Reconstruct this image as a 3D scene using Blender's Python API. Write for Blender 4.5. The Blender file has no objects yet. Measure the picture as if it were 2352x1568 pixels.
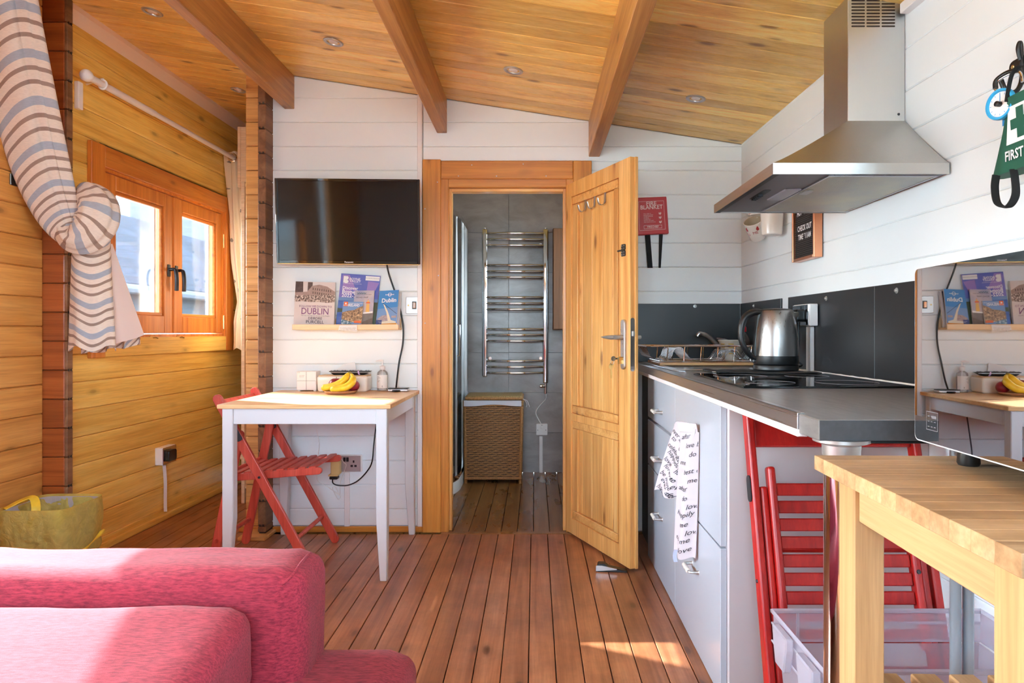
import bpy, bmesh, math, random
from mathutils import Vector, Matrix, noise
random.seed(7)
SC = bpy.context.scene
COL = SC.collection
R = math.radians

# ------------------------------------------------------------------ camera, world, sun, exposure
F, CX, CY, H = 1568.0, 1228.0, 763.0, 1.052      # focal length and axis of the 2352x1568 frame, eye height
cam_d = bpy.data.cameras.new('camera')
cam = bpy.data.objects.new('camera', cam_d)
COL.objects.link(cam)
cam.location = (0, 0, H)
cam.rotation_euler = (R(90), 0, 0)
cam_d.sensor_width = 36.0
cam_d.lens = 36.0 * F / 2352
cam_d.shift_x = -(CX - 1176) / 2352
cam_d.shift_y = -(784 - CY) / 2352
cam_d.clip_start = 0.05
SC.camera = cam

SUN = Vector((1.0, -0.5, -0.6 * math.hypot(1, .5))).normalized()
world = bpy.data.worlds.new('world')
SC.world = world
world.use_nodes = True
nt = world.node_tree
nt.nodes.clear()
sky = nt.nodes.new('ShaderNodeTexSky')
sky.sky_type = 'NISHITA'
sky.sun_disc = False
sky.sun_elevation = R(31)
sky.sun_rotation = math.atan2(-SUN.x, -SUN.y)
sky.air_density = 1.0
sky.dust_density = 2.5
sky.ozone_density = 1.0
bg = nt.nodes.new('ShaderNodeBackground')
bg.inputs['Strength'].default_value = 3.1
wo = nt.nodes.new('ShaderNodeOutputWorld')
mixs = nt.nodes.new('ShaderNodeMix'); mixs.data_type = 'RGBA'
mixs.inputs['Factor'].default_value = 0.86
mixs.inputs['B'].default_value = (1.26, 1.70, 2.02, 1)     # bright thin cloud over the blue
nt.links.new(sky.outputs[0], mixs.inputs['A'])
nt.links.new(mixs.outputs['Result'], bg.inputs['Color'])
nt.links.new(bg.outputs[0], wo.inputs['Surface'])

sun_d = bpy.data.lights.new('sun', 'SUN')
sun_d.energy = 7.0
sun_d.angle = R(0.6)
sun_d.color = (1.0, 1.0, 0.96)
sun = bpy.data.objects.new('sun', sun_d)
COL.objects.link(sun)
sun.rotation_euler = SUN.to_track_quat('-Z', 'Y').to_euler()
sun.location = (-6, 6, 6)

vs = SC.view_settings
vs.view_transform = 'Standard'
vs.look = 'None'
vs.gamma = 1.0
vs.use_curve_mapping = False
vs.exposure = 2.0
SC.display_settings.display_device = 'sRGB'
cy = SC.cycles
cy.use_denoising = True
cy.max_bounces = 14
cy.diffuse_bounces = 8
cy.glossy_bounces = 5
cy.transmission_bounces = 8
cy.transparent_max_bounces = 16
cy.sample_clamp_indirect = 8.0
cy.caustics_reflective = False
cy.caustics_refractive = False

# ------------------------------------------------------------------ small geometry helpers
def P(px, py, Y):
    return Vector(((px - CX) / F * Y, Y, H - (py - CY) / F * Y))
def PX(px, Y): return (px - CX) / F * Y
def PZ(py, Y): return H - (py - CY) / F * Y

YW = 3.605                                   # far wall, face of the white boards
def ZC(x): return 2.045 - .153 * (x - 1.092) # underside of the sloping ceiling
def XR(y): return 1.092 + (YW - y) * .0175   # right wall
def XL(y): return -2.10 + .0164 * (y - 3.295)# left wall of the alcove

class MB:
    """collects faces; build() links them as one mesh object"""
    def __init__(s):
        s.v = []; s.f = []; s.uv = {}
    def add(s, vs_, fs_, uvs=None):
        o = len(s.v)
        s.v += [tuple(p) for p in vs_]
        s.f += [tuple(i + o for i in f) for f in fs_]
        if uvs:
            for i, u in enumerate(uvs): s.uv[o + i] = u
        return s
    def box(s, x0, x1, y0, y1, z0, z1):
        return s.add([(x0,y0,z0),(x1,y0,z0),(x1,y1,z0),(x0,y1,z0),(x0,y0,z1),(x1,y0,z1),(x1,y1,z1),(x0,y1,z1)],
                     [(0,3,2,1),(4,5,6,7),(0,1,5,4),(1,2,6,5),(2,3,7,6),(3,0,4,7)])
    def prism(s, poly, axis, a, b):
        n = len(poly)
        def m(p, t):
            if axis == 'y': return (p[0], t, p[1])
            if axis == 'x': return (t, p[0], p[1])
            return (p[0], p[1], t)
        return s.add([m(p, a) for p in poly] + [m(p, b) for p in poly],
                     [tuple(range(n)), tuple(range(2*n-1, n-1, -1))] +
                     [(i, (i+1) % n, n+(i+1) % n, n+i) for i in range(n)])
    def beam(s, p0, p1, w, h, up=(0,0,1)):
        """box from p0 to p1, w across, h along up"""
        p0, p1 = Vector(p0), Vector(p1)
        d = (p1 - p0).normalized()
        u = Vector(up); u = (u - d * u.dot(d)).normalized()
        r = d.cross(u)
        vs_ = []
        for p in (p0, p1):
            for a, b in ((-1,-1),(1,-1),(1,1),(-1,1)):
                vs_.append(p + r * (a*w/2) + u * (b*h/2))
        return s.add(vs_, [(0,1,2,3),(7,6,5,4),(0,4,5,1),(1,5,6,2),(2,6,7,3),(3,7,4,0)])
    def frame_box(s, o, ax, ay, az, x0, x1, y0, y1, z0, z1):
        """box in a frame with origin o and axes ax, ay, az"""
        o = Vector(o); ax, ay, az = Vector(ax), Vector(ay), Vector(az)
        vs_ = [o + ax*x + ay*y + az*z for z in (z0, z1) for x, y in ((x0,y0),(x1,y0),(x1,y1),(x0,y1))]
        return s.add(vs_, [(0,3,2,1),(4,5,6,7),(0,1,5,4),(1,2,6,5),(2,3,7,6),(3,0,4,7)])
    def tube(s, pts, r, n=10, caps=True, closed=False, ry=None, up=None):
        pts = [Vector(p) for p in pts]
        m = len(pts)
        rr = r if isinstance(r, (list, tuple)) else [r]*m
        rv = ry if isinstance(ry, (list, tuple)) else ([ry]*m if ry else rr)
        vs_ = []; uvs = []
        t0 = None; nrm = None; L = 0
        for i in range(m):
            if closed: t = (pts[(i+1) % m] - pts[i-1]).normalized()
            elif i == 0: t = (pts[1]-pts[0]).normalized()
            elif i == m-1: t = (pts[-1]-pts[-2]).normalized()
            else: t = (pts[i+1]-pts[i-1]).normalized()
            if i: L += (pts[i]-pts[i-1]).length
            if nrm is None:
                a = Vector(up) if up else (Vector((0,0,1)) if abs(t.z) < .9 else Vector((0,1,0)))
                nrm = (a - t*a.dot(t)).normalized()
            else:
                nrm = (nrm - t*nrm.dot(t)).normalized()
            b = t.cross(nrm)
            for k in range(n):
                an = 2*math.pi*k/n
                vs_.append(pts[i] + nrm*(math.cos(an)*rr[i]) + b*(math.sin(an)*rv[i]))
                uvs.append((k/n, L))
        fs_ = []
        for i in range(m if closed else m-1):
            j = (i+1) % m
            for k in range(n):
                fs_.append((i*n+k, i*n+(k+1) % n, j*n+(k+1) % n, j*n+k))
        if caps and not closed:
            fs_.append(tuple(range(n-1, -1, -1)))
            fs_.append(tuple((m-1)*n+k for k in range(n)))
        return s.add(vs_, fs_, uvs)
    def lathe(s, prof, o=(0,0,0), axis=(0,0,1), n=28, caps=True, sx=1, sy=1):
        az = Vector(axis).normalized()
        a = Vector((1,0,0)) if abs(az.x) < .9 else Vector((0,1,0))
        ax = (a - az*a.dot(az)).normalized(); ay = az.cross(ax)
        o = Vector(o)
        vs_ = []
        for r_, z_ in prof:
            for k in range(n):
                t = 2*math.pi*k/n
                vs_.append(o + ax*(r_*math.cos(t)*sx) + ay*(r_*math.sin(t)*sy) + az*z_)
        fs_ = []
        for i in range(len(prof)-1):
            for k in range(n):
                fs_.append((i*n+k, i*n+(k+1) % n, (i+1)*n+(k+1) % n, (i+1)*n+k))
        if caps:
            fs_.append(tuple(range(n-1, -1, -1)))
            fs_.append(tuple((len(prof)-1)*n+k for k in range(n)))
        return s.add(vs_, fs_)
    def ball(s, c, r, nu=20, nv=12):
        rx, ry, rz = (r, r, r) if not isinstance(r, (tuple, list)) else r
        vs_ = [(c[0], c[1], c[2]-rz)]
        for j in range(1, nv):
            ph = -math.pi/2 + math.pi*j/nv
            for k in range(nu):
                t = 2*math.pi*k/nu
                vs_.append((c[0]+rx*math.cos(ph)*math.cos(t), c[1]+ry*math.cos(ph)*math.sin(t), c[2]+rz*math.sin(ph)))
        vs_.append((c[0], c[1], c[2]+rz))
        fs_ = [(0, 1+(k+1) % nu, 1+k) for k in range(nu)]
        for j in range(nv-2):
            for k in range(nu):
                a = 1+j*nu
                fs_.append((a+k, a+(k+1) % nu, a+nu+(k+1) % nu, a+nu+k))
        e = len(vs_)-1; a = 1+(nv-2)*nu
        fs_ += [(a+k, a+(k+1) % nu, e) for k in range(nu)]
        return s.add(vs_, fs_)
    def grid(s, fn, nu, nv, thick=0):
        """fn(u,v)->Vector, u,v in 0..1; uv = (u,v); thick adds a back side"""
        pts = [[Vector(fn(i/nu, j/nv)) for i in range(nu+1)] for j in range(nv+1)]
        vs_ = [p for row in pts for p in row]
        uvs = [(i/nu, j/nv) for j in range(nv+1) for i in range(nu+1)]
        w = nu+1
        fs_ = [(j*w+i, j*w+i+1, (j+1)*w+i+1, (j+1)*w+i) for j in range(nv) for i in range(nu)]
        if thick:
            nn = []
            for j in range(nv+1):
                for i in range(nu+1):
                    a = pts[j][min(i+1, nu)] - pts[j][max(i-1, 0)]
                    b = pts[min(j+1, nv)][i] - pts[max(j-1, 0)][i]
                    q = a.cross(b)
                    nn.append(q.normalized() if q.length > 1e-12 else Vector((0,0,1)))
            m = len(vs_)
            vs_ = vs_ + [p - q*thick for p, q in zip(vs_, nn)]
            uvs = uvs + uvs
            fs_ += [tuple(i+m for i in reversed(f)) for f in fs_]
            rim = [i for i in range(w)] + [j*w+nu for j in range(1, nv+1)] + [nv*w+i for i in range(nu-1, -1, -1)] + [j*w for j in range(nv-1, 0, -1)]
            for a, b in zip(rim, rim[1:]+rim[:1]):
                fs_.append((b, a, a+m, b+m))
        return s.add(vs_, fs_, uvs)
    def plate(s, o, ax, ay, az, w, h, r, d0, d1, n=4):
        """rounded rectangle in the plane ax/ay centred on o, from d0 to d1 along az"""
        o = Vector(o); ax, ay, az = Vector(ax), Vector(ay), Vector(az)
        pl = []
        for cx_, cy_, a0 in ((w/2-r, h/2-r, 0), (-w/2+r, h/2-r, 90), (-w/2+r, -h/2+r, 180), (w/2-r, -h/2+r, 270)):
            for k in range(n+1):
                t = R(a0 + 90*k/n)
                pl.append((cx_ + r*math.cos(t), cy_ + r*math.sin(t)))
        m = len(pl)
        return s.add([o+ax*a+ay*b+az*d0 for a, b in pl] + [o+ax*a+ay*b+az*d1 for a, b in pl],
                     [tuple(range(m-1, -1, -1)), tuple(range(m, 2*m))] +
                     [(i, (i+1) % m, m+(i+1) % m, m+i) for i in range(m)])
    def move(s, M):
        s.v = [tuple(M @ Vector(p)) for p in s.v]
        return s
    def mesh(s, name, mat, bevel=0, seg=1, smooth=None, weld=False):
        me = bpy.data.meshes.new(name)
        me.from_pydata(s.v, [], s.f)
        if s.uv:
            ul = me.uv_layers.new(name='uv')
            for lp in me.loops:
                ul.data[lp.index].uv = s.uv.get(lp.vertex_index, (0, 0))
        bm = bmesh.new(); bm.from_mesh(me)
        if weld: bmesh.ops.remove_doubles(bm, verts=bm.verts, dist=1e-5)
        bmesh.ops.recalc_face_normals(bm, faces=bm.faces)
        if bevel:
            es = [e for e in bm.edges if len(e.link_faces) == 2 and e.calc_face_angle(0) > .5]
            bmesh.ops.bevel(bm, geom=es, offset=bevel, segments=seg, profile=.5, affect='EDGES', clamp_overlap=True)
        bm.to_mesh(me); bm.free()
        if smooth is not None:
            me.shade_smooth()
            me.set_sharp_from_angle(angle=R(smooth))
        if mat: me.materials.append(mat)
        return me

def link(name, me, parent=None, loc=None):
    o = bpy.data.objects.new(name, me)
    COL.objects.link(o)
    if parent: o.parent = parent
    if loc is not None: o.location = loc
    return o

def tag(o, label=None, cat=None, group=None, kind=None):
    if label: o['label'] = label
    if cat: o['category'] = cat
    if group: o['group'] = group
    if kind: o['kind'] = kind
    return o

def thing(name, label, cat, loc=(0,0,0), rz=0, group=None, kind=None):
    o = bpy.data.objects.new(name, None)
    COL.objects.link(o)
    o.empty_display_size = .05
    o.location = loc
    o.rotation_euler = (0, 0, rz)
    return tag(o, label, cat, group, kind)

def inv(root):
    return (Matrix.Translation(root.location) @ root.rotation_euler.to_matrix().to_4x4()).inverted()

def part(root, name, mb, mat, bevel=0, seg=1, smooth=None, label=None, world=True, stuff=False, weld=False, parent=None):
    """mesh part of a thing; mb is given in world coordinates unless world=False. parent = part for sub-parts"""
    if world: mb.move(inv(root))
    o = link(name, mb.mesh(name, mat, bevel, seg, smooth, weld), parent or root)
    if label: o['label'] = label
    if stuff: o['kind'] = 'stuff'
    return o

def single(name, label, cat, mb, mat, loc, bevel=0, seg=1, smooth=None, group=None, kind=None, weld=False):
    """a thing that is one mesh; mb in world coordinates, origin at loc"""
    mb.move(Matrix.Translation(-Vector(loc)))
    o = link(name, mb.mesh(name, mat, bevel, seg, smooth, weld), None, loc)
    return tag(o, label, cat, group, kind)

def crv(pts, n=6):
    """Catmull-Rom through pts"""
    pts = [Vector(p) for p in pts]
    out = []
    for i in range(len(pts)-1):
        p0 = pts[max(i-1, 0)]; p1 = pts[i]; p2 = pts[i+1]; p3 = pts[min(i+2, len(pts)-1)]
        for k in range(n):
            t = k/n
            out.append(.5*((2*p1) + (p2-p0)*t + (2*p0-5*p1+4*p2-p3)*t*t + (3*p1-p0-3*p2+p3)*t**3))
    out.append(pts[-1])
    return out

def clip(poly, a, b, c):
    """keep the side a*x+b*y<=c of a 2-D polygon"""
    out = []
    for i in range(len(poly)):
        p, q = poly[i], poly[(i+1) % len(poly)]
        dp, dq = a*p[0]+b*p[1]-c, a*q[0]+b*q[1]-c
        if dp <= 1e-9: out.append(p)
        if (dp < -1e-9 and dq > 1e-9) or (dp > 1e-9 and dq < -1e-9):
            t = dp/(dp-dq)
            out.append((p[0]+(q[0]-p[0])*t, p[1]+(q[1]-p[1])*t))
    return out

_tc = {}
def text_mb(s, size=1.0, align='CENTER', shear=0, bold=0):
    """flat lettering in the XY plane as (verts, faces)"""
    key = (s, align, shear, bold)
    if key not in _tc:
        cu = bpy.data.curves.new('lettering', 'FONT')
        cu.body = s; cu.align_x = align; cu.align_y = 'CENTER'; cu.size = 1; cu.shear = shear
        cu.offset = bold; cu.resolution_u = 2
        ob = bpy.data.objects.new('lettering', cu)
        COL.objects.link(ob)
        dg = bpy.context.evaluated_depsgraph_get()
        me = bpy.data.meshes.new_from_object(ob.evaluated_get(dg))
        _tc[key] = ([v.co.copy() for v in me.vertices], [tuple(p.vertices) for p in me.polygons])
        bpy.data.objects.remove(ob); bpy.data.curves.remove(cu); bpy.data.meshes.remove(me)
    v, f = _tc[key]
    return [p*size for p in v], f

def text_on(mb, s, o, ax, ay, size, align='CENTER', shear=0, bold=0, sx=1):
    v, f = text_mb(s, size, align, shear, bold)
    o, ax, ay = Vector(o), Vector(ax), Vector(ay)
    mb.add([o + ax*(p.x*sx) + ay*p.y for p in v], f)
    return mb

def copy_tree(o, parent=None):
    c = o.copy(); COL.objects.link(c)
    if parent: c.parent = parent
    for ch in [x for x in o.children]: copy_tree(ch, c)
    return c

# ------------------------------------------------------------------ materials
def lin(c):
    def f(u):
        u /= 255
        return u/12.92 if u <= .04045 else ((u+.055)/1.055)**2.4
    return (f(c[0]), f(c[1]), f(c[2]), 1)

class N:
    """little node-tree writer"""
    def __init__(s, name):
        s.m = bpy.data.materials.new(name); s.m.use_nodes = True
        s.t = s.m.node_tree; s.t.nodes.clear()
        s.out = s.t.nodes.new('ShaderNodeOutputMaterial')
    def n(s, kind, **kw):
        x = s.t.nodes.new('ShaderNode'+kind)
        for k, v in kw.items():
            if k.startswith('i_'):
                x.inputs[int(k[2:]) if k[2:].isdigit() else k[2:].replace('_', ' ')].default_value = v
            else: setattr(x, k, v)
        return x
    def l(s, a, b): s.t.links.new(a, b)
    def ramp(s, src, stops, interp='LINEAR'):
        r = s.n('ValToRGB'); r.color_ramp.interpolation = interp
        e = r.color_ramp.elements
        while len(e) < len(stops): e.new(.5)
        for el, (p, c) in zip(e, stops):
            el.position = p; el.color = c if len(c) == 4 else (*c, 1)
        s.l(src, r.inputs[0]); return r.outputs[0]
    def mix(s, fac, a, b, blend='MIX'):
        x = s.n('Mix', data_type='RGBA', blend_type=blend)
        for sock, v in ((x.inputs[0], fac), (x.inputs[6], a), (x.inputs[7], b)):
            if hasattr(v, 'is_output'): s.l(v, sock)
            else: sock.default_value = v
        return x.outputs[2]
    def math(s, op, a, b=0, clampit=False):
        x = s.n('Math', operation=op, use_clamp=clampit)
        for i, v in enumerate((a, b)):
            if hasattr(v, 'is_output'): s.l(v, x.inputs[i])
            else: x.inputs[i].default_value = v
        return x.outputs[0]
    def coords(s, scale=(1,1,1), kind='Object', vary=True, rot=(0,0,0)):
        tc = s.n('TexCoord'); v = tc.outputs[kind]
        if vary:
            oi = s.n('ObjectInfo')
            vm = s.n('VectorMath', operation='SCALE'); vm.inputs[0].default_value = (17.3, 9.1, 23.7)
            s.l(oi.outputs['Random'], vm.inputs['Scale'])
            va = s.n('VectorMath', operation='ADD')
            s.l(v, va.inputs[0]); s.l(vm.outputs[0], va.inputs[1]); v = va.outputs[0]
        mp = s.n('Mapping'); mp.inputs['Scale'].default_value = scale; mp.inputs['Rotation'].default_value = rot
        s.l(v, mp.inputs['Vector']); return mp.outputs[0]
    def bsdf(s, color, rough=.5, metal=0, bump=None, bstr=.2, bdist=.002, **kw):
        b = s.n('BsdfPrincipled')
        for sock, v in (('Base Color', color), ('Roughness', rough), ('Metallic', metal)):
            if hasattr(v, 'is_output'): s.l(v, b.inputs[sock])
            else: b.inputs[sock].default_value = v
        for k, v in kw.items(): b.inputs[k.replace('_', ' ')].default_value = v
        if bump is not None:
            bp = s.n('Bump'); bp.inputs['Strength'].default_value = bstr; bp.inputs['Distance'].default_value = bdist
            s.l(bump, bp.inputs['Height']); s.l(bp.outputs[0], b.inputs['Normal'])
        s.l(b.outputs[0], s.out.inputs['Surface'])
        return b

def plain(name, rgb, rough=.5, metal=0, nz=0, nscale=20, var=0, **kw):
    k = N(name); c = lin(rgb)
    col = c; bump = None
    if var or nz:
        t = k.n('TexNoise', i_Scale=nscale, i_Detail=4.0)
        k.l(k.coords(), t.inputs['Vector'])
        if var:
            d = tuple(x*(1-var) for x in c[:3])+(1,); e = tuple(min(1, x*(1+var)) for x in c[:3])+(1,)
            col = k.ramp(t.outputs[0], [(.3, d), (.7, e)])
        if nz: bump = t.outputs[0]
    k.bsdf(col, rough, metal, bump, nz, **kw)
    return k.m

def wood(name, dark, mid, light, axis='X', rough=.4, knots=1.0, vary=.14, grain=1.0, bump=.12, coat=0, knotcol=None, kscale=1.0, soil=0):
    """planed softwood: long grain along axis, knots, a tone of its own for every board"""
    k = N(name)
    def sc(al, ac): return {'X': (al, ac, ac), 'Y': (ac, al, ac), 'Z': (ac, ac, al)}[axis]
    D, Mi, L = lin(dark), lin(mid), lin(light)
    t1 = k.n('TexNoise', i_Scale=1.0, i_Detail=5.0, i_Roughness=.55, i_Distortion=.6)
    k.l(k.coords(sc(1.1*grain, 26*grain)), t1.inputs['Vector'])
    t2 = k.n('TexNoise', i_Scale=1.0, i_Detail=3.0, i_Roughness=.6)
    k.l(k.coords(sc(6*grain, 170*grain)), t2.inputs['Vector'])
    t3 = k.n('TexNoise', i_Scale=1.0, i_Detail=2.0)
    k.l(k.coords(sc(1.5, 4)), t3.inputs['Vector'])
    base = k.ramp(t1.outputs[0], [(.28, D), (.5, Mi), (.72, L)])
    fine = k.ramp(t2.outputs[0], [(.35, (.86, .84, .80, 1)), (.6, (1.05, 1.05, 1.05, 1))])
    col = k.mix(.8, base, fine, 'MULTIPLY')
    big = k.ramp(t3.outputs[0], [(.3, (.86, .83, .80, 1)), (.7, (1.1, 1.1, 1.08, 1))])
    col = k.mix(.8, col, big, 'MULTIPLY')
    if knots:
        vo = k.n('TexVoronoi', i_Scale=1.0, i_Randomness=1.0)
        k.l(k.coords(sc(4.2*kscale, 11.0*kscale)), vo.inputs['Vector'])
        sep = k.n('SeparateColor'); k.l(vo.outputs['Color'], sep.inputs[0])
        pick = k.math('LESS_THAN', sep.outputs[0], .62*knots)
        spot = k.ramp(vo.outputs['Distance'], [(.05, (1,1,1,1)), (.12, (.75,.75,.75,1)), (.16, (.30,.30,.30,1)), (.27, (0,0,0,1))])
        rgbv = k.n('SeparateColor'); k.l(spot, rgbv.inputs[0])
        fac = k.math('MULTIPLY', pick, rgbv.outputs[0])
        fac = k.math('MULTIPLY', fac, .78)
        col = k.mix(fac, col, lin(knotcol) if knotcol else tuple(x*.42 for x in D[:3])+(1,))
    if vary:
        oi = k.n('ObjectInfo')
        tone = k.ramp(oi.outputs['Random'], [(0, (1-vary, 1-vary*1.2, 1-vary*1.4, 1)), (1, (1+vary*.7, 1+vary*.7, 1+vary*.6, 1))])
        col = k.mix(1.0, col, tone, 'MULTIPLY')
    if soil:
        t4 = k.n('TexNoise', i_Scale=5.0, i_Detail=6.0, i_Roughness=.7)
        k.l(k.coords((1,1,1), vary=False), t4.inputs['Vector'])
        sl = k.ramp(t4.outputs[0], [(.42, (1,1,1,1)), (.62, (1-soil, 1-soil, 1-soil*.9, 1))])
        col = k.mix(1.0, col, sl, 'MULTIPLY')
        t5 = k.n('TexNoise', i_Scale=9.0, i_Detail=5.0)
        k.l(k.coords((1,.3,1)), t5.inputs['Vector'])
        rr = k.n('MapRange'); rr.inputs['To Min'].default_value = rough*.75; rr.inputs['To Max'].default_value = rough*1.45
        k.l(t5.outputs[0], rr.inputs['Value']); rough = rr.outputs[0]
    kw = {}
    if coat: kw = dict(Coat_Weight=coat, Coat_Roughness=.18)
    k.bsdf(col, rough, 0, t2.outputs[0], bump, .0015, **kw)
    return k.m

def metal(name, rgb, rough=.2, brushed=0, axis='X'):
    k = N(name)
    if brushed:
        t = k.n('TexNoise', i_Scale=1.0, i_Detail=3.0)
        s_ = {'X': (2, 260, 260), 'Y': (260, 2, 260), 'Z': (260, 260, 2)}[axis]
        k.l(k.coords(s_), t.inputs['Vector'])
        rr = k.n('MapRange'); rr.inputs['To Min'].default_value = rough*.7; rr.inputs['To Max'].default_value = rough*1.35
        k.l(t.outputs[0], rr.inputs['Value'])
        k.bsdf(lin(rgb), rr.outputs[0], 1.0, t.outputs[0], brushed, .0006)
    else:
        k.bsdf(lin(rgb), rough, 1.0)
    return k.m

def pane(name, tint=(1,1,1), ior=1.45, rough=.02, milk=0, milkcol=(235,235,240), gloss=1.0):
    """thin clear sheet: see-through with Fresnel reflection, optional milkiness"""
    k = N(name)
    tr = k.n('BsdfTransparent'); tr.inputs[0].default_value = (*tint, 1)
    gl = k.n('BsdfGlossy'); gl.inputs['Roughness'].default_value = rough
    fr = k.n('Fresnel'); fr.inputs['IOR'].default_value = ior
    mx = k.n('MixShader')
    k.l(k.math('MULTIPLY', fr.outputs[0], gloss), mx.inputs[0]); k.l(tr.outputs[0], mx.inputs[1]); k.l(gl.outputs[0], mx.inputs[2])
    last = mx.outputs[0]
    if milk:
        df = k.n('BsdfDiffuse'); df.inputs[0].default_value = lin(milkcol)
        tl = k.n('BsdfTranslucent'); tl.inputs[0].default_value = lin(milkcol)
        m1 = k.n('MixShader'); m1.inputs[0].default_value = .45
        k.l(df.outputs[0], m1.inputs[1]); k.l(tl.outputs[0], m1.inputs[2])
        m2 = k.n('MixShader'); m2.inputs[0].default_value = milk
        k.l(last, m2.inputs[1]); k.l(m1.outputs[0], m2.inputs[2]); last = m2.outputs[0]
    k.l(last, k.out.inputs['Surface'])
    return k.m

M = {}
M['white_board'] = None
def paint(name, rgb, rough=.45, bump=.08, axis='X'):
    k = N(name); c = lin(rgb)
    t = k.n('TexNoise', i_Scale=1.0, i_Detail=4.0)
    s_ = {'X': (3, 60, 60), 'Y': (60, 3, 60), 'Z': (60, 60, 3)}[axis]
    k.l(k.coords(s_), t.inputs['Vector'])
    t2 = k.n('TexNoise', i_Scale=2.0, i_Detail=3.0)
    k.l(k.coords(), t2.inputs['Vector'])
    col = k.ramp(t2.outputs[0], [(.3, tuple(x*.95 for x in c[:3])+(1,)), (.7, c)])
    k.bsdf(col, rough, 0, t.outputs[0], bump, .001)
    return k.m
M['white_board'] = paint('white_board', (236, 242, 244))  # cool tint put into the white to offset warm bounce light
M['white_board_y'] = paint('white_board_along_y', (234, 240, 243), axis='Y')
M['white_trim'] = paint('white_trim', (238, 233, 232), axis='Z')
M['log'] = wood('honey_log', (226, 172, 76), (246, 204, 104), (250, 216, 126), 'Y', rough=.38, knots=1.0, vary=.10)
M['log_x'] = wood('honey_log_x', (190, 136, 76), (220, 168, 100), (232, 184, 120), 'X', rough=.42, knots=.8, vary=.10)
M['log_red'] = wood('red_stained_log', (130, 62, 26), (158, 82, 38), (172, 96, 48), 'X', rough=.35, knots=.4, vary=.14)  # unlit darkness of the corner logs put into the wood colour
M['log_red_y'] = wood('orange_log_y', (188, 122, 58), (214, 150, 76), (226, 166, 94), 'Y', rough=.40, knots=.8, vary=.12)
M['end_grain'] = wood('log_end_grain', (106, 70, 46), (136, 96, 66), (156, 116, 84), 'Y', rough=.6, knots=0, vary=.12, grain=.5)
M['ceil'] = wood('ceiling_board', (230, 178, 90), (248, 208, 118), (252, 222, 146), 'X', rough=.30, knots=1.0, vary=.20, knotcol=(110, 58, 22))
M['beam'] = wood('beam_timber', (150, 98, 50), (184, 130, 70), (202, 150, 88), 'Y', rough=.42, knots=.5, vary=.05)
M['pine_z'] = wood('varnished_pine_upright', (206, 142, 74), (228, 172, 100), (238, 192, 124), 'Z', rough=.30, knots=.8, vary=.09, knotcol=(110, 52, 18))
M['pine_x'] = wood('varnished_pine_rail', (206, 142, 74), (228, 172, 100), (238, 192, 124), 'X', rough=.30, knots=.6, vary=.09, knotcol=(110, 52, 18))
M['casing_z'] = wood('casing_pine_upright', (180, 110, 44), (208, 138, 58), (222, 156, 74), 'Z', rough=.32, knots=.6, vary=.06, knotcol=(105, 46, 16))
M['casing_x'] = wood('casing_pine_head', (180, 110, 44), (208, 138, 58), (222, 156, 74), 'X', rough=.32, knots=.6, vary=.06, knotcol=(105, 46, 16))
M['win_y'] = wood('window_pine_rail', (190, 106, 40), (216, 134, 58), (226, 150, 74), 'Y', rough=.34, knots=.35, vary=.06)
M['win_z'] = wood('window_pine_stile', (190, 106, 40), (216, 134, 58), (226, 150, 74), 'Z', rough=.34, knots=.35, vary=.06)
M['floor'] = wood('floor_board', (142, 86, 56), (172, 112, 76), (190, 132, 96), 'Y', rough=.30, knots=.8, vary=.13, soil=.26, knotcol=(62, 32, 18))
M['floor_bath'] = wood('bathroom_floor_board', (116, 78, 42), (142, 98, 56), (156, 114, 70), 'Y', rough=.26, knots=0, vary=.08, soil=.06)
M['table_top'] = wood('table_pine', (214, 166, 112), (230, 190, 140), (238, 204, 160), 'X', rough=.38, knots=.5, vary=.04, knotcol=(150, 96, 60), kscale=.6)
M['table_white'] = paint('table_white', (212, 213, 216), .42, .04, 'Z')
M['red_wood'] = wood('red_stained_chair', (176, 58, 44), (200, 76, 60), (212, 92, 74), 'Z', rough=.40, knots=0, vary=.04, bump=.06)  # sun-brightened salmon put into the chair's red
M['red_wood_deep'] = wood('deep_red_chair', (150, 16, 14), (182, 24, 20), (200, 40, 32), 'Z', rough=.36, knots=0, vary=.05, bump=.06)
M['birch_z'] = wood('birch_upright', (172, 134, 90), (192, 153, 106), (202, 166, 120), 'Z', rough=.42, knots=.25, vary=.04)
M['birch_y'] = wood('birch_rail', (174, 136, 92), (194, 156, 110), (204, 168, 124), 'Y', rough=.42, knots=.25, vary=.04)
M['birch_x'] = wood('birch_slat', (190, 146, 98), (208, 168, 120), (220, 184, 140), 'X', rough=.42, knots=.2, vary=.05)
M['birch_top'] = wood('butcher_block', (170, 134, 94), (200, 164, 120), (216, 184, 144), 'X', rough=.40, knots=.2, vary=.14, soil=.25)
M['shelf_pine'] = wood('pale_shelf_pine', (226, 192, 150), (238, 208, 170), (244, 220, 186), 'X', rough=.5, knots=.2, vary=.03)
M['plate_wood'] = wood('fruit_plate_wood', (150, 96, 58), (176, 122, 80), (196, 146, 104), 'X', rough=.5, knots=0, vary=.02)
M['chrome'] = metal('chrome', (226, 226, 230), .06)
M['steel'] = metal('brushed_steel', (206, 206, 204), .34, .10, 'Z')
M['steel_x'] = metal('brushed_steel_x', (196, 193, 188), .32, .10, 'Y')
M['steel_dark'] = metal('steel_shade', (120, 118, 116), .4)  # plain darker steel, one even tone
M['satin'] = plain('satin_nickel', (190, 188, 186), .3, .75)
M['alu'] = metal('aluminium_strip', (200, 200, 204), .30, .06, 'Y')
M['brass'] = metal('brass', (214, 176, 110), .3)
M['black'] = plain('black_plastic', (22, 22, 23), .38)
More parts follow.
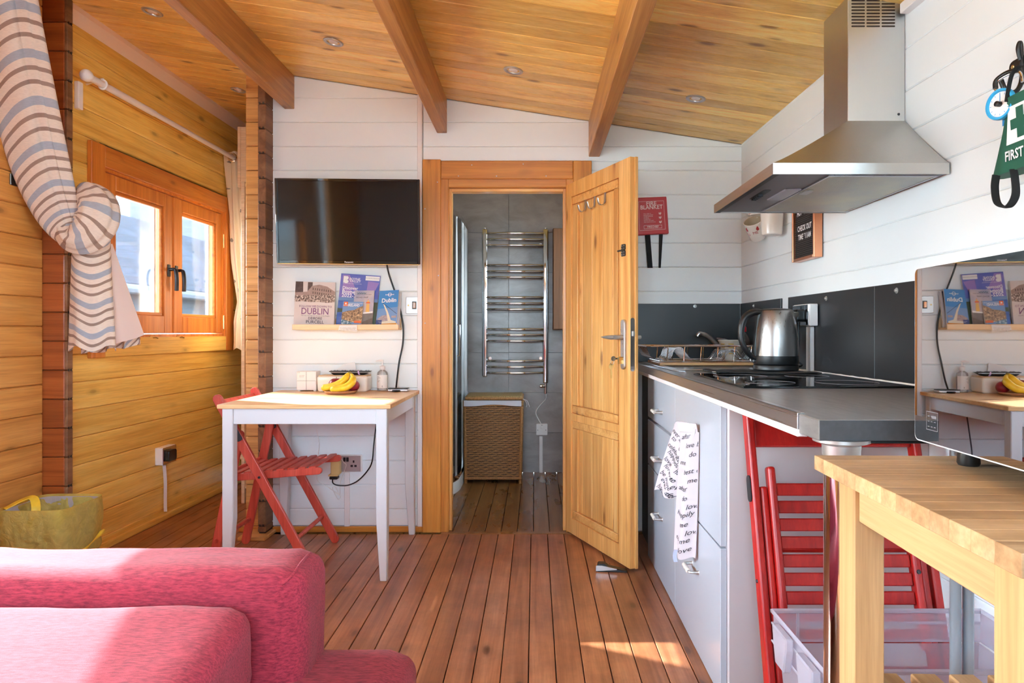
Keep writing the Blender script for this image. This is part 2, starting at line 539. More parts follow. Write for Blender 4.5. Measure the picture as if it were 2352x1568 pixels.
M['black_soft'] = plain('black_fabric', (20, 20, 22), .85, nz=.3, nscale=300)
M['dark_metal'] = plain('dark_metal', (60, 62, 66), .4, .7)
M['grey_metal'] = plain('grey_painted_metal', (150, 162, 172), .35, .3)
M['tv_screen'] = plain('tv_screen', (9, 12, 17), .06, nz=0, Specular_IOR_Level=.38)
M['black_gloss'] = plain('black_gloss', (8, 8, 9), .04, Specular_IOR_Level=.6)
M['panel_black'] = plain('black_panel', (36, 37, 40), .38, nz=.03, nscale=120)
M['white'] = plain('white_plastic', (236, 232, 230), .32)
M['white_matt'] = plain('white_matt', (238, 235, 232), .6)
M['ceramic'] = plain('glazed_ceramic', (238, 232, 222), .12)
M['ceramic_in'] = plain('mug_inside', (200, 184, 156), .2)
M['red_ink'] = plain('red_print', (170, 34, 40), .4)
M['text_white'] = plain('white_print', (240, 240, 240), .6)
M['text_grey'] = plain('grey_print', (120, 118, 124), .7)
M['text_dark'] = plain('dark_print', (48, 46, 56), .7)
M['text_purple'] = plain('purple_foil', (120, 62, 120), .35)
M['cab'] = plain('cabinet_grey_white', (184, 191, 200), .22)
M['cab_edge'] = plain('cabinet_side', (176, 162, 164), .4)
M['cab_panel'] = plain('cabinet_end_panel', (206, 198, 198), .42)
M['dark_gap'] = plain('dark_side', (52, 38, 30), .6)
def worktop_mat():
    k = N('grey_worktop')
    t = k.n('TexNoise', i_Scale=1.0, i_Detail=5.0, i_Roughness=.65)
    k.l(k.coords((60, 9, 40)), t.inputs['Vector'])
    col = k.ramp(t.outputs[0], [(.35, lin((106, 105, 105))), (.65, lin((130, 128, 127)))])
    k.bsdf(col, .30, 0, t.outputs[0], .04, .001)
    return k.m
M['worktop'] = worktop_mat()
M['worktop_end'] = plain('worktop_end', (66, 66, 68), .5, nz=.1, nscale=90, var=.12)
def tile_mat():
    k = N('grey_stone_tile')
    t = k.n('TexNoise', i_Scale=3.0, i_Detail=8.0, i_Roughness=.62, i_Distortion=.5)
    k.l(k.coords((1, 1, 2.2)), t.inputs['Vector'])
    col = k.ramp(t.outputs[0], [(.3, lin((126, 115, 110))), (.55, lin((156, 144, 139))), (.75, lin((172, 161, 155)))])
    k.bsdf(col, .30, 0, t.outputs[0], .05, .002)
    return k.m
M['tile'] = tile_mat()
M['grout'] = plain('grout', (150, 144, 142), .8)
def cloth_mat(name, a, b, scale=900, rough=.9, sheen=.08, slub=(7, 70), bstr=.35, axis='X'):
    """woven cloth with slubs running along axis"""
    k = N(name)
    t = k.n('TexNoise', i_Scale=1.0, i_Detail=4.0, i_Roughness=.65)
    s_ = {'X': (slub[0]*8, slub[1]*4, slub[1]*4), 'Y': (slub[1]*4, slub[0]*8, slub[1]*4)}[axis]
    k.l(k.coords(s_, vary=False), t.inputs['Vector'])
    t2 = k.n('TexNoise', i_Scale=scale, i_Detail=2.0)
    k.l(k.coords(vary=False), t2.inputs['Vector'])
    col = k.ramp(t.outputs[0], [(.36, lin(a)), (.64, lin(b))])
    k.bsdf(col, rough, 0, t2.outputs[0], bstr, .0015, Sheen_Weight=sheen, Sheen_Roughness=.5)
    return k.m
M['sofa'] = cloth_mat('crimson_sofa_cloth', (118, 18, 40), (166, 44, 62))
M['bag_green'] = plain('first_aid_green', (30, 92, 72), .7, nz=.15, nscale=500)
M['glass'] = pane('window_glass', (.97, .985, 1.0), gloss=.8)
M['shower_glass'] = pane('shower_glass', (.80, .88, .85), gloss=1.0)
M['clear_plastic'] = pane('clear_storage_plastic', (.93, .92, .97), rough=.12, milk=.38, milkcol=(232, 228, 242))
M['clear_rim'] = pane('clear_storage_rim', (.9, .9, .95), rough=.15, milk=.45, milkcol=(238, 236, 246))
M['bottle_clear'] = pane('clear_bottle', (.985, .985, .98), rough=.03, milk=.06, gloss=.7)
def bag_mat():
    k = N('yellow_bin_liner')
    t = k.n('TexNoise', i_Scale=20.0, i_Detail=5.0, i_Roughness=.6, i_Distortion=1.8)
    k.l(k.coords(vary=False), t.inputs['Vector'])
    b = k.n('BsdfPrincipled'); b.inputs['Base Color'].default_value = lin((248, 230, 128)); b.inputs['Roughness'].default_value = .28
    bp = k.n('Bump'); bp.inputs['Strength'].default_value = .9; bp.inputs['Distance'].default_value = .016
    k.l(t.outputs[0], bp.inputs['Height']); k.l(bp.outputs[0], b.inputs['Normal'])
    tl = k.n('BsdfTranslucent'); tl.inputs[0].default_value = lin((250, 236, 140))
    m1 = k.n('MixShader'); m1.inputs[0].default_value = .45
    k.l(b.outputs[0], m1.inputs[1]); k.l(tl.outputs[0], m1.inputs[2])
    tr = k.n('BsdfTransparent'); tr.inputs[0].default_value = (.96, .92, .62, 1)
    m2 = k.n('MixShader')
    fac = k.math('ADD', k.math('MULTIPLY', t.outputs[0], .5), .34)
    k.l(fac, m2.inputs[0]); k.l(tr.outputs[0], m2.inputs[1]); k.l(m1.outputs[0], m2.inputs[2])
    k.l(m2.outputs[0], k.out.inputs['Surface'])
    return k.m
M['bag'] = bag_mat()
M['bag_strap'] = plain('yellow_bag_strap', (236, 200, 60), .35, nz=.3, nscale=40, var=.1)
M['kettle'] = metal('kettle_steel', (158, 156, 154), .30, .10, 'Z')
M['bin'] = plain('grey_mesh_bin', (178, 174, 174), .55, nz=.4, nscale=260)
def stripes():
    """cream curtain: woven bands across the drop, v of the cloth in metres"""
    k = N('striped_curtain')
    tc = k.n('TexCoord'); sp = k.n('SeparateXYZ'); k.l(tc.outputs['UV'], sp.inputs[0])
    v = k.math('FRACT', k.math('DIVIDE', sp.outputs[1], .137))
    cream, brown, blue = lin((240, 226, 212)), lin((168, 144, 130)), lin((178, 186, 198))
    col = k.ramp(v, [(0, blue), (.19, cream), (.355, brown), (.45, cream), (.655, brown), (.75, cream)], 'CONSTANT')
    t = k.n('TexNoise', i_Scale=1.0, i_Detail=3.0)
    k.l(k.coords((70, 70, 500), vary=False), t.inputs['Vector'])
    col = k.mix(.6, col, k.ramp(t.outputs[0], [(.35, (.86,.86,.87,1)), (.62, (1.04,1.04,1.03,1))]), 'MULTIPLY')
    b = k.bsdf(col, .9, 0, t.outputs[0], .15, .001, Sheen_Weight=.2)
    tl = k.n('BsdfTranslucent'); k.l(col, tl.inputs[0])
    mx = k.n('MixShader'); mx.inputs[0].default_value = .25
    k.l(b.outputs[0], mx.inputs[1]); k.l(tl.outputs[0], mx.inputs[2]); k.l(mx.outputs[0], k.out.inputs['Surface'])
    return k.m
M['stripes'] = stripes()
def thin_cloth(name, rgb, trans=.3):
    k = N(name)
    t = k.n('TexNoise', i_Scale=400.0, i_Detail=2.0); k.l(k.coords(vary=False), t.inputs['Vector'])
    b = k.bsdf(lin(rgb), .85, 0, t.outputs[0], .15, .001)
    tl = k.n('BsdfTranslucent'); tl.inputs[0].default_value = lin(rgb)
    mx = k.n('MixShader'); mx.inputs[0].default_value = trans
    k.l(b.outputs[0], mx.inputs[1]); k.l(tl.outputs[0], mx.inputs[2]); k.l(mx.outputs[0], k.out.inputs['Surface'])
    return k.m
M['lining'] = thin_cloth('curtain_lining', (242, 230, 226), .35)
M['towel'] = thin_cloth('tea_towel_cloth', (214, 204, 207), .1)
M['linen'] = thin_cloth('white_cotton', (226, 220, 222), .15)
def print_curtain():
    k = N('leaf_print_curtain')
    tc = k.n('TexCoord'); mp = k.n('Mapping'); mp.inputs['Scale'].default_value = (3.2, 11, 1)
    k.l(tc.outputs['UV'], mp.inputs[0])
    vo = k.n('TexVoronoi', i_Scale=1.6); k.l(mp.outputs[0], vo.inputs['Vector'])
    no = k.n('TexNoise', i_Scale=3.0, i_Detail=4.0, i_Distortion=1.0); k.l(mp.outputs[0], no.inputs['Vector'])
    leaf = k.math('LESS_THAN', k.math('ADD', vo.outputs['Distance'], k.math('MULTIPLY', no.outputs[0], .35)), .37)
    sp = k.n('SeparateXYZ'); k.l(tc.outputs['UV'], sp.inputs[0])
    side = k.math('GREATER_THAN', sp.outputs[0], .5)
    col = k.mix(k.math('MULTIPLY', k.math('MULTIPLY', leaf, side), .8), lin((226, 204, 172)), lin((96, 90, 84)))
    b = k.bsdf(col, .9)
    return k.m
M['print_curtain'] = print_curtain()
def wicker():
    k = N('wicker_weave')
    tc = k.n('TexCoord')
    sp = k.n('SeparateXYZ'); k.l(tc.outputs['Object'], sp.inputs[0])
    hx = k.math('ADD', sp.outputs[0], sp.outputs[1])
    w = .036; h = .0145
    row = k.math('FLOOR', k.math('DIVIDE', sp.outputs[2], h))
    par = k.math('MULTIPLY', k.math('MODULO', k.math('ABSOLUTE', row), 2), .5)
    fx = k.math('FRACT', k.math('ADD', k.math('DIVIDE', hx, w), par))
    fz = k.math('FRACT', k.math('DIVIDE', sp.outputs[2], h))
    arch = k.math('SINE', k.math('MULTIPLY', fx, math.pi))
    rnd = k.math('SINE', k.math('MULTIPLY', fz, math.pi))
    hgt = k.math('MULTIPLY', arch, rnd)
    t = k.n('TexNoise', i_Scale=9.0, i_Detail=4.0); k.l(k.coords(vary=False), t.inputs['Vector'])
    tint = k.ramp(t.outputs[0], [(.3, lin((150, 94, 54))), (.7, lin((196, 142, 92)))])
    sh = k.ramp(hgt, [(.05, (.30, .26, .22, 1)), (.4, (.85, .83, .8, 1)), (.8, (1.1, 1.1, 1.1, 1))])  # shade of the weave hollows, multiplied into the tint
    col = k.mix(1.0, tint, sh, 'MULTIPLY')
    k.bsdf(col, .55, 0, hgt, 1.0, .004)
    return k.m
M['wicker'] = wicker()
M['wicker_dark'] = plain('wicker_edge', (168, 116, 66), .6, nz=.6, nscale=120, var=.3)
M['wicker_lid'] = plain('wicker_lid', (150, 118, 70), .6, nz=.8, nscale=140, var=.4)
M['wood_brown'] = wood('brown_cabinet', (110, 70, 42), (132, 88, 56), (146, 100, 66), 'Z', rough=.45, knots=0, vary=.02)
# ------------------------------------------------------------------ room shell
PITCH = .1276
ZROWS = [2.289 + PITCH*k for k in range(3, -19, -1)]          # board joints of the white walls

def struct(name, label, mb, mat, loc=(0,0,0), cat='wall', **kw):
    return single(name, label, cat, mb, mat, loc, kind='structure', **kw)

def boards(root, name, polys, axis, a, b, mat, bevel=.004):
    """one board object for every polygon, extruded from a to b along axis"""
    for pl in polys:
        if len(pl) < 3: continue
        part(root, name, MB().prism(pl, axis, a, b), mat, bevel=bevel)

def rows_xz(x0, x1, z0, z1, top=True):
    out = []
    for zt, zb in zip(ZROWS, ZROWS[1:]):
        lo, hi = max(zb, z0), min(zt, z1)
        if hi - lo < .004: continue
        pl = [(x0, lo), (x1, lo), (x1, hi), (x0, hi)]
        if top:
            pl = clip(pl, .153, 1, 2.045 + .153*1.092)
        if len(pl) >= 3: out.append([(px_, pz_ + (.0007 if abs(pz_-lo) < 1e-6 else 0)) for px_, pz_ in pl])
    return out

# floor: sub-floor slab and one board per plank
fl = struct('floor', 'varnished reddish brown plank floor of the room', MB().box(-2.3, 1.3, -1.7, 5.0, -.06, -.018), M['dark_gap'], cat='floor')
FP = .0855
x = -.019 - FP*27
while x < 1.2:
    y1 = 4.94 if x < -1.40 else 3.56
    part(fl, 'floorboard', MB().box(x+.0016, x+FP-.0016, -1.65, y1, -.02, 0), M['floor'], bevel=.0016)
    x += FP
part(fl, 'threshold_strip', MB().box(-.49, .22, 3.562, 3.60, -.02, .002), M['floor_bath'], bevel=.001)
fb = struct('floor_bathroom', 'darker plank floor seen through the doorway', MB().box(-1.35, 1.0, 3.60, 5.2, -.06, -.018), M['dark_gap'], cat='floor')
x = -.434 - FP*10
while x < .95:
    part(fb, 'floorboard', MB().box(x+.0014, x+FP-.0014, 3.602, 5.14, -.02, 0), M['floor_bath'], bevel=.0016)
    x += FP

# far wall
wf = MB()
wf.prism(clip([(-1.424, 0), (-.50, 0), (-.50, 3), (-1.424, 3)], .153, 1, 2.045+.153*1.092+.06), 'y', 3.625, 3.69)
wf.prism(clip([(-.50, 1.84), (.22, 1.84), (.22, 3), (-.50, 3)], .153, 1, 2.045+.153*1.092+.06), 'y', 3.625, 3.69)
wf.prism(clip([(.22, 0), (1.17, 0), (1.17, 3), (.22, 3)], .153, 1, 2.045+.153*1.092+.06), 'y', 3.625, 3.69)
wfar = struct('wall_far', 'white painted board wall with the television and the doorway', wf, M['white_trim'])
boards(wfar, 'wall_board', rows_xz(-1.415, -.617, .03, 2.6), 'y', YW, YW+.022, M['white_board'])
boards(wfar, 'wall_board', rows_xz(-.590, 1.10, 1.955, 2.6), 'y', YW, YW+.022, M['white_board'])
boards(wfar, 'wall_board', rows_xz(.298, 1.10, 1.0, 1.955, False), 'y', YW, YW+.022, M['white_board'])
boards(wfar, 'wall_board', rows_xz(.298, .55, .0, 1.0, False), 'y', YW, YW+.022, M['white_board'])
part(wfar, 'joint_strip', MB().prism(clip([(-.618, 0), (-.592, 0), (-.592, 3), (-.618, 3)], .153, 1, 2.045+.153*1.092), 'y', YW-.012, YW+.015), M['white_trim'], bevel=.003)
bb = struct('baseboard_far', 'thin orange pine skirting under the white wall', MB().box(-1.38, -.590, YW-.016, YW, 0, .030), M['casing_x'], cat='skirting', loc=(-1, YW, 0), bevel=.004)

# log crossing at the left end of the far wall
wp = struct('wall_partition', 'log partition with stepped interlocking log ends beside the television', MB().box(-1.418, -1.386, 3.515, 4.95, 0, 2.44).box(-1.52, -1.42, 3.612, 3.640, 0, 2.44), M['dark_gap'])
zk = ZROWS[0] - PITCH/2
while zk > -.1:
    lo, hi = max(zk-PITCH, .025), min(zk, ZC(-1.40))
    if hi - lo > .02:
        # end grain log, its T&G teeth and the two long faces
        e = MB().box(-1.422, -1.382, 3.506, 4.94, lo+.0012, hi-.0012)
        part(wp, 'log', e, M['end_grain'], bevel=.003)
        t = MB()
        for q in (-.010, .008):
            t.box(-1.402+q-.0042, -1.402+q+.0042, 3.5045, 3.512, lo-.001, lo+.010)
        if lo > .05: part(wp, 'tongue', t, M['dark_gap'])
    zk -= PITCH
for zt, zb in zip(ZROWS, ZROWS[1:]):
    lo, hi = max(zb, .03), min(zt, ZC(-1.52))
    if hi - lo > .02:
        part(wp, 'log_overrun', MB().box(-1.524, -1.4225, 3.60, 3.645, lo+.0012, hi-.0012), M['log_x'], bevel=.004)
st = struct('trim_1', 'small worn pine block at the foot of the log partition', MB().box(-1.50, -1.36, 3.44, 3.60, 0, .018), M['log_x'], loc=(-1.43, 3.52, 0), cat='trim', bevel=.003)
tb = tag(part(st, 'foot_strip', MB().box(-1.56, -1.44, 3.595, 3.64, 0, .030), M['casing_x'], bevel=.003))

# right wall (turned by one degree)
LRW = thing('wall_right', 'white painted board wall behind the cooker hood', 'wall', (1.092, YW, 0), .0175, kind='structure')
RY0, RY1, RZ0, RZ1 = -4.95, -2.42, 1.05, 1.95
part(LRW, 'wall_core', MB().box(.022, .09, RY1, .12, 0, 2.05).box(.022, .09, -5.3, RY0, 0, 2.05).box(.022, .09, RY0, RY1, 0, RZ0).box(.022, .09, RY0, RY1, RZ1, 2.05), M['white_trim'], world=False)
w5 = thing('window_4', 'white framed window in the right wall behind the viewer', 'window', (1.092, YW, 0), .0175, kind='structure')  # unseen window added to light the far wall and ceiling
part(w5, 'frame', MB().box(.0, .09, RY0, RY0+.05, RZ0, RZ1).box(.0, .09, RY1-.05, RY1, RZ0, RZ1).box(.0, .09, RY0+.05, RY1-.05, RZ0, RZ0+.05).box(.0, .09, RY0+.05, RY1-.05, RZ1-.05, RZ1), M['white_trim'], world=False)
part(w5, 'pane', MB().box(.05, .054, RY0+.05, RY1-.05, RZ0+.05, RZ1-.05), M['glass'], world=False)
for zt, zb in zip(ZROWS, ZROWS[1:]):
    lo, hi = max(zb, 0), min(zt, 2.05)
    if hi - lo > .01:
        part(LRW, 'wall_board', MB().box(0, .022, RY1 if (hi > RZ0 and lo < RZ1) else -5.2, .03, lo+.0006, hi), M['white_board_y'], bevel=.0035, world=False)

# left wall of the alcove, with a window hole
WY0, WY1, WZ0, WZ1 = 3.31, 4.55, 1.03, 1.85
LLW = thing('wall_left', 'honey coloured log wall of the alcove around the window', 'wall', (-2.10, 3.295, 0), -.0164, kind='structure')
def lw(y): return y - 3.295
core = MB()
core.box(-.07, -.03, lw(3.045), lw(WY0), 0, 2.56); core.box(-.07, -.03, lw(WY1), lw(5.0), 0, 2.56)
core.box(-.07, -.03, lw(WY0), lw(WY1), 0, WZ0); core.box(-.07, -.03, lw(WY0), lw(WY1), WZ1, 2.56)
part(LLW, 'wall_core', core, M['dark_gap'], world=False)
zk = .695 + PITCH*15
while zk > -.1:
    lo, hi = max(zk-PITCH, 0), min(zk, 2.545)
    if hi - lo > .01:
        segs = [(3.015, 4.96)] if (hi <= WZ0-.03 or lo >= WZ1+.03) else [(3.015, WY0-.01), (WY1+.01, 4.96)]
        for a, b in segs:
            part(LLW, 'log', MB().box(-.045, 0, lw(a), lw(b), lo+.0008, hi-.0008), M['log'], bevel=.0045, world=False)
    zk -= PITCH
# cornice, skirting
tr2 = thing('trim_2', 'pale pink painted cornice strip along the alcove ceiling', 'trim', (-2.10, 3.295, 0), -.0164, kind='structure')
part(tr2, 'cornice', MB().prism([(0, 2.46), (.006, 2.455), (.034, 2.505), (.036, 2.535), (0, 2.54)], 'y', lw(3.02), lw(4.95)), plain('peach_cornice', (240, 216, 192), .5), world=False)  # peach of the orange bounce light put into the base colour
tr3 = thing('baseboard_left', 'two step pine skirting along the alcove wall', 'skirting', (-2.10, 3.295, 0), -.0164, kind='structure')
part(tr3, 'upper_strip', MB().box(0, .010, lw(3.02), lw(4.95), .03, .062), M['log'], bevel=.002, world=False)
part(tr3, 'lower_strip', MB().box(0, .024, lw(3.02), lw(4.95), 0, .034), M['log'], bevel=.006, seg=2, world=False)

# log corner where the alcove begins, and the wall nearer than it (with its own window beyond the picture)
wn = thing('wall_corner', 'dark red stained log corner behind the striped curtain', 'wall', (-2.16, 3.02, 0), kind='structure')
part(wn, 'core', MB().box(-2.29, -2.075, 3.012, 3.030, 0, 2.53), M['dark_gap'])
for zt, zb in zip(ZROWS, ZROWS[1:]):
    lo, hi = max(zb, 0), min(zt, ZC(-2.1))
    if hi - lo > .01:
        part(wn, 'log_overrun', MB().box(-2.30, -2.067, 3.0, 3.04, lo+.0012, hi-.0012), M['log_red'], bevel=.004)
        e = MB().box(-2.0672, -2.055, 3.001, 3.039, lo+.002, hi-.002)
        part(wn, 'log_end', e, M['end_grain'], bevel=.002)
        t = MB()
        for q in (3.012, 3.028): t.box(-2.058, -2.0538, q-.004, q+.004, lo-.006, lo+.006)
        part(wn, 'tongue', t, M['dark_gap'])
NY0, NY1, NZ0, NZ1 = .55, 2.32, .80, 1.555
wl = thing('wall_near_left', 'orange log wall behind the waste bin', 'wall', (-2.16, 3.0, 0), kind='structure')
core = MB()
core.box(-2.24, -2.19, -1.7, -.40, 0, 2.56); core.box(-2.24, -2.19, -.08, NY0, 0, 2.56); core.box(-2.24, -2.19, NY1, 3.0, 0, 2.56)
core.box(-2.24, -2.19, -.40, -.08, 0, .75); core.box(-2.24, -2.19, -.40, -.08, 2.0, 2.56)
core.box(-2.24, -2.19, NY0, NY1, 0, NZ0); core.box(-2.24, -2.19, NY0, NY1, NZ1, 2.56)
part(wl, 'wall_core', core, M['log_red_y'])
zk = .695 + PITCH*15
while zk > -.1:
    lo, hi = max(zk-PITCH, 0), min(zk, ZC(-2.16))
    if hi - lo > .01:
        part(wl, 'log', MB().box(-2.20, -2.16, 2.36, 2.999, lo+.0008, hi-.0008), M['log_red_y'], bevel=.0045)
    zk -= PITCH
w3 = thing('window_3', 'pine framed window in the orange log wall by the sofa', 'window', (-2.2, (NY0+NY1)/2, NZ0), kind='structure')
fr = MB()
fr.box(-2.24, -2.15, NY0-.05, NY0, NZ0-.05, NZ1+.05); fr.box(-2.24, -2.15, NY1, NY1+.05, NZ0-.05, NZ1+.05)
fr.box(-2.24, -2.15, NY0, NY1, NZ0-.05, NZ0); fr.box(-2.24, -2.15, NY0, NY1, NZ1, NZ1+.05)
part(w3, 'frame', fr, M['win_z'])
part(w3, 'pane', MB().box(-2.222, -2.218, NY0, NY1, NZ0, NZ1), M['glass'])
w6 = thing('window_5', 'tall narrow window in the log wall behind the viewer', 'window', (-2.2, -.24, .75), kind='structure')
part(w6, 'pane', MB().box(-2.222, -2.218, -.40, -.08, .75, 2.0), M['glass'])

# end of the alcove
wa = MB().box(-2.3, -1.36, 4.96, 5.04, 0, 2.62)
struct('wall_alcove', 'log end wall of the alcove', wa, M['log_x'])

# unseen wall behind the camera, white to bounce light, glazing added for fill
GX0, GX1, GZ0, GZ1 = -1.15, .75, .95, 2.02
wb = MB()
wb.box(-2.25, GX0, -1.70, -1.62, 0, 2.62); wb.box(GX1, 1.25, -1.70, -1.62, 0, 2.2)
wb.box(GX0, GX1, -1.70, -1.62, GZ1, 2.5); wb.box(GX0, GX1, -1.70, -1.62, 0, GZ0)
wbk = struct('wall_back', 'white wall behind the viewer', wb, M['white_board'])
w4 = thing('door_2', 'wide glazed garden doors behind the viewer', 'door', (0, -1.66, 0), kind='structure')
fr = MB()
for a in (GX0, -.53, .09, GX1-.07): fr.box(a, a+.07, -1.69, -1.63, GZ0, GZ1)
fr.box(GX0, GX1, -1.69, -1.63, GZ0, GZ0+.08); fr.box(GX0, GX1, -1.69, -1.63, GZ1-.08, GZ1)
part(w4, 'frame', fr, M['white_trim'])
for a, b in ((GX0+.07, -.53), (-.46, .09), (.16, GX1-.07)):
    part(w4, 'pane', MB().box(a, b, -1.662, -1.658, GZ0+.08, GZ1-.08), M['glass'])

# ceiling boards and the slab above
cl = struct('ceiling', 'sloping honey pine board ceiling', MB().prism([(-2.35, ZC(-2.35)+.022), (1.35, ZC(1.35)+.022), (1.35, ZC(1.35)+.12), (-2.35, ZC(-2.35)+.12)], 'y', -1.75, 5.1), M['ceil'], cat='ceiling')
CP = .092
y = YW - CP*27
while y < 4.95:
    x1 = 1.125 if y < YW-.001 else -1.40
    x0 = -2.25
    pl = [(x0, ZC(x0)), (x1, ZC(x1)), (x1, ZC(x1)+.018), (x0, ZC(x0)+.018)]
    part(cl, 'ceiling_board', MB().prism(pl, 'y', y+.0008, y+CP-.0008), M['ceil'], bevel=.0026)
    y += CP
for xa, xb, zb, lab in ((-1.321, -1.268, 2.23, 'timber ceiling beam over the log partition, left of the television'),
                        (-.516, -.463, 2.103, 'timber ceiling beam ending above the pine doorway, between two downlights'),
                        (.285, .343, 1.978, 'timber ceiling beam ending above the open pine door')):
    pl = [(xa, zb), (xb, zb), (xb, ZC(xb)), (xa, ZC(xa))]
    b = single('ceiling_beam', lab, 'beam', MB().prism(pl, 'y', -1.6, YW), M['beam'], ((xa+xb)/2, 2.2, zb), bevel=.003, kind='structure')

# downlights
def downlight(x, y, lab):
    z = ZC(x)
    t = thing('downlight', lab, 'light', (x, y, z))
    n = Vector((-.153, 0, -1)).normalized()
    part(t, 'bezel', MB().lathe([(.044, 0), (.044, .003), (.040, .006), (.030, .004), (.027, -.004), (.027, -.006)], (x, y, z), n, 32, caps=False), M['satin'], smooth=40)
    part(t, 'reflector', MB().lathe([(.0275, -.001), (.022, -.004), (.002, -.005)], (x, y, z), n, 24, caps=False), M['dark_metal'], smooth=40)
    part(t, 'lamp', MB().lathe([(.021, -.003), (.020, .001), (.012, .003), (.001, .004)], (x, y, z), n, 24, caps=False), M['white'], smooth=50)
downlight(-1.693, 3.023, 'satin nickel downlight in the ceiling by the pale cornice, nearer the striped curtain')
downlight(-.899, 3.05, 'satin nickel ceiling downlight above the television')
downlight(-.0956, 3.06, 'satin nickel ceiling downlight above the pine doorway')
downlight(.723, 3.064, 'satin nickel ceiling downlight above the kitchen sink')
downlight(-1.745, 4.02, 'satin nickel ceiling downlight half hidden by the log partition')

# ------------------------------------------------------------------ alcove window
w1 = thing('window_1', 'two pane orange pine casement window of the alcove', 'window', (-2.10, 3.295, 0), -.0164, kind='structure')
W = lambda **k: None
part(w1, 'casing', MB().box(0, .023, lw(3.204), lw(3.305), .93, 1.956), M['win_z'], bevel=.003, world=False)
part(w1, 'casing', MB().box(0, .023, lw(4.555), lw(4.656), .93, 1.956), M['win_z'], bevel=.003, world=False)
part(w1, 'casing', MB().box(0, .022, lw(3.305), lw(4.555), 1.853, 1.955), M['win_y'], bevel=.003, world=False)
part(w1, 'casing', MB().box(0, .022, lw(3.305), lw(4.555), .932, 1.027), M['log'], bevel=.003, world=False)
lining = MB()
lining.box(-.07, .004, lw(WY0)-.006, lw(WY0)+.012, WZ0, WZ1); lining.box(-.07, .004, lw(WY1)-.012, lw(WY1)+.006, WZ0, WZ1)
lining.box(-.07, .004, lw(WY0), lw(WY1), WZ1-.010, WZ1+.008); lining.box(-.07, .004, lw(WY0), lw(WY1), WZ0-.008, WZ0+.012)
part(w1, 'lining', lining, M['win_z'], world=False)
def sash(y0, y1, hy):
    f = MB(); z0, z1 = 1.047, 1.838; s_ = .092; g = .085
    a, b = lw(y0), lw(y1)
    f.box(-.052, -.004, a, a+s_, z0, z1); f.box(-.052, -.004, b-s_+.03, b, z0, z1)
    f.box(-.052, -.004, a+s_, b-s_+.03, z1-.075, z1); f.box(-.052, -.004, a+s_, b-s_+.03, z0, z0+.098)
    o = part(w1, 'sash', f, M['win_z'], bevel=.004, world=False)
    m = MB(); q = .018
    A, B, C, D = a+s_, b-s_+.03, z0+.098, z1-.075
    for bx in ((A, A+q, C, D), (B-q, B, C, D), (A, B, C, C+q), (A, B, D-q, D)):
        m.box(-.03, -.014, *bx)
    part(w1, 'glazing_bead', m, M['win_y'], bevel=.003, world=False, parent=o)
    part(w1, 'pane', MB().box(-.034, -.031, A, B, C, D), M['glass'], world=False, parent=o)
    al = MB().box(-.05, -.036, B-q-.03, B-q-.012, C, D)
    part(w1, 'spacer_bar', al, M['white'], world=False, parent=o)
    hz = 1.40
    hm = MB().box(-.006, .002, lw(hy)-.014, lw(hy)+.014, hz-.03, hz+.04)
    part(w1, 'handle_plate', hm, M['dark_metal'], bevel=.003, world=False, parent=o)
    c = crv([(0, lw(hy), hz+.01), (.03, lw(hy), hz+.012), (.045, lw(hy)-.01, hz-.005), (.05, lw(hy)-.012, hz-.05), (.045, lw(hy)-.004, hz-.11)], 5)
    part(w1, 'handle', MB().tube(c, .0095, 10, ry=.012), M['dark_metal'], smooth=50, world=False, parent=o)
sash(3.335, 3.925, 3.905)
sash(3.962, 4.540, 3.985)
part(w1, 'mullion', MB().box(-.056, -.012, lw(3.922), lw(3.966), 1.047, 1.838), M['win_z'], bevel=.003, world=False)
for hz_, hy_ in ((1.70, 3.322), (1.12, 4.556), (1.66, 4.556)):
    part(w1, 'hinge', MB().tube([(.004, lw(hy_), hz_-.045), (.004, lw(hy_), hz_+.045)], .006, 8), M['brass'], smooth=40, world=False)
for hy_ in (3.72, 3.99):
    q = MB().box(.0, .012, lw(hy_)-.022, lw(hy_)+.022, 1.012, 1.030)
    q.tube([(.014, lw(hy_)-.02, 1.02), (.03, lw(hy_), 1.026), (.026, lw(hy_)+.028, 1.02)], .004, 6)
    part(w1, 'catch', q, M['brass'], bevel=.002, world=False)

# ------------------------------------------------------------------ doorway, its frame and the open leaf
d1 = thing('door_1', 'open pine panelled door with its orange pine casing', 'door', (.166, 3.585, 0), kind='structure')
q = YW-.022
cas = [MB().box(-.589, -.493, q, YW+.01, 0, 1.960), MB().box(.203, .300, q, YW+.01, 0, 1.953)]
part(d1, 'casing', cas[0], M['casing_z'], bevel=.003)
part(d1, 'casing', cas[1], M['casing_z'], bevel=.003)
part(d1, 'head_casing', MB().box(-.492, .202, q+.001, YW+.01, 1.857, 1.953), M['casing_x'], bevel=.003)
part(d1, 'jamb', MB().box(-.497, -.452, YW-.012, YW+.085, 0, 1.86), M['casing_z'], bevel=.003)
part(d1, 'jamb', MB().box(.165, .21, YW-.012, YW+.085, 0, 1.86), M['casing_z'], bevel=.003)
part(d1, 'head_jamb', MB().box(-.454, .167, YW-.012, YW+.085, 1.815, 1.86), M['casing_x'], bevel=.003)
part(d1, 'door_stop', MB().box(-.454, -.440, YW+.02, YW+.08, 0, 1.815), M['pine_z'], bevel=.002)
part(d1, 'door_stop', MB().box(.150, .167, YW+.02, YW+.08, 0, 1.815), M['pine_z'], bevel=.002)
part(d1, 'door_stop', MB().box(-.442, .152, YW+.02, YW+.08, 1.799, 1.815), M['pine_x'], bevel=.002)
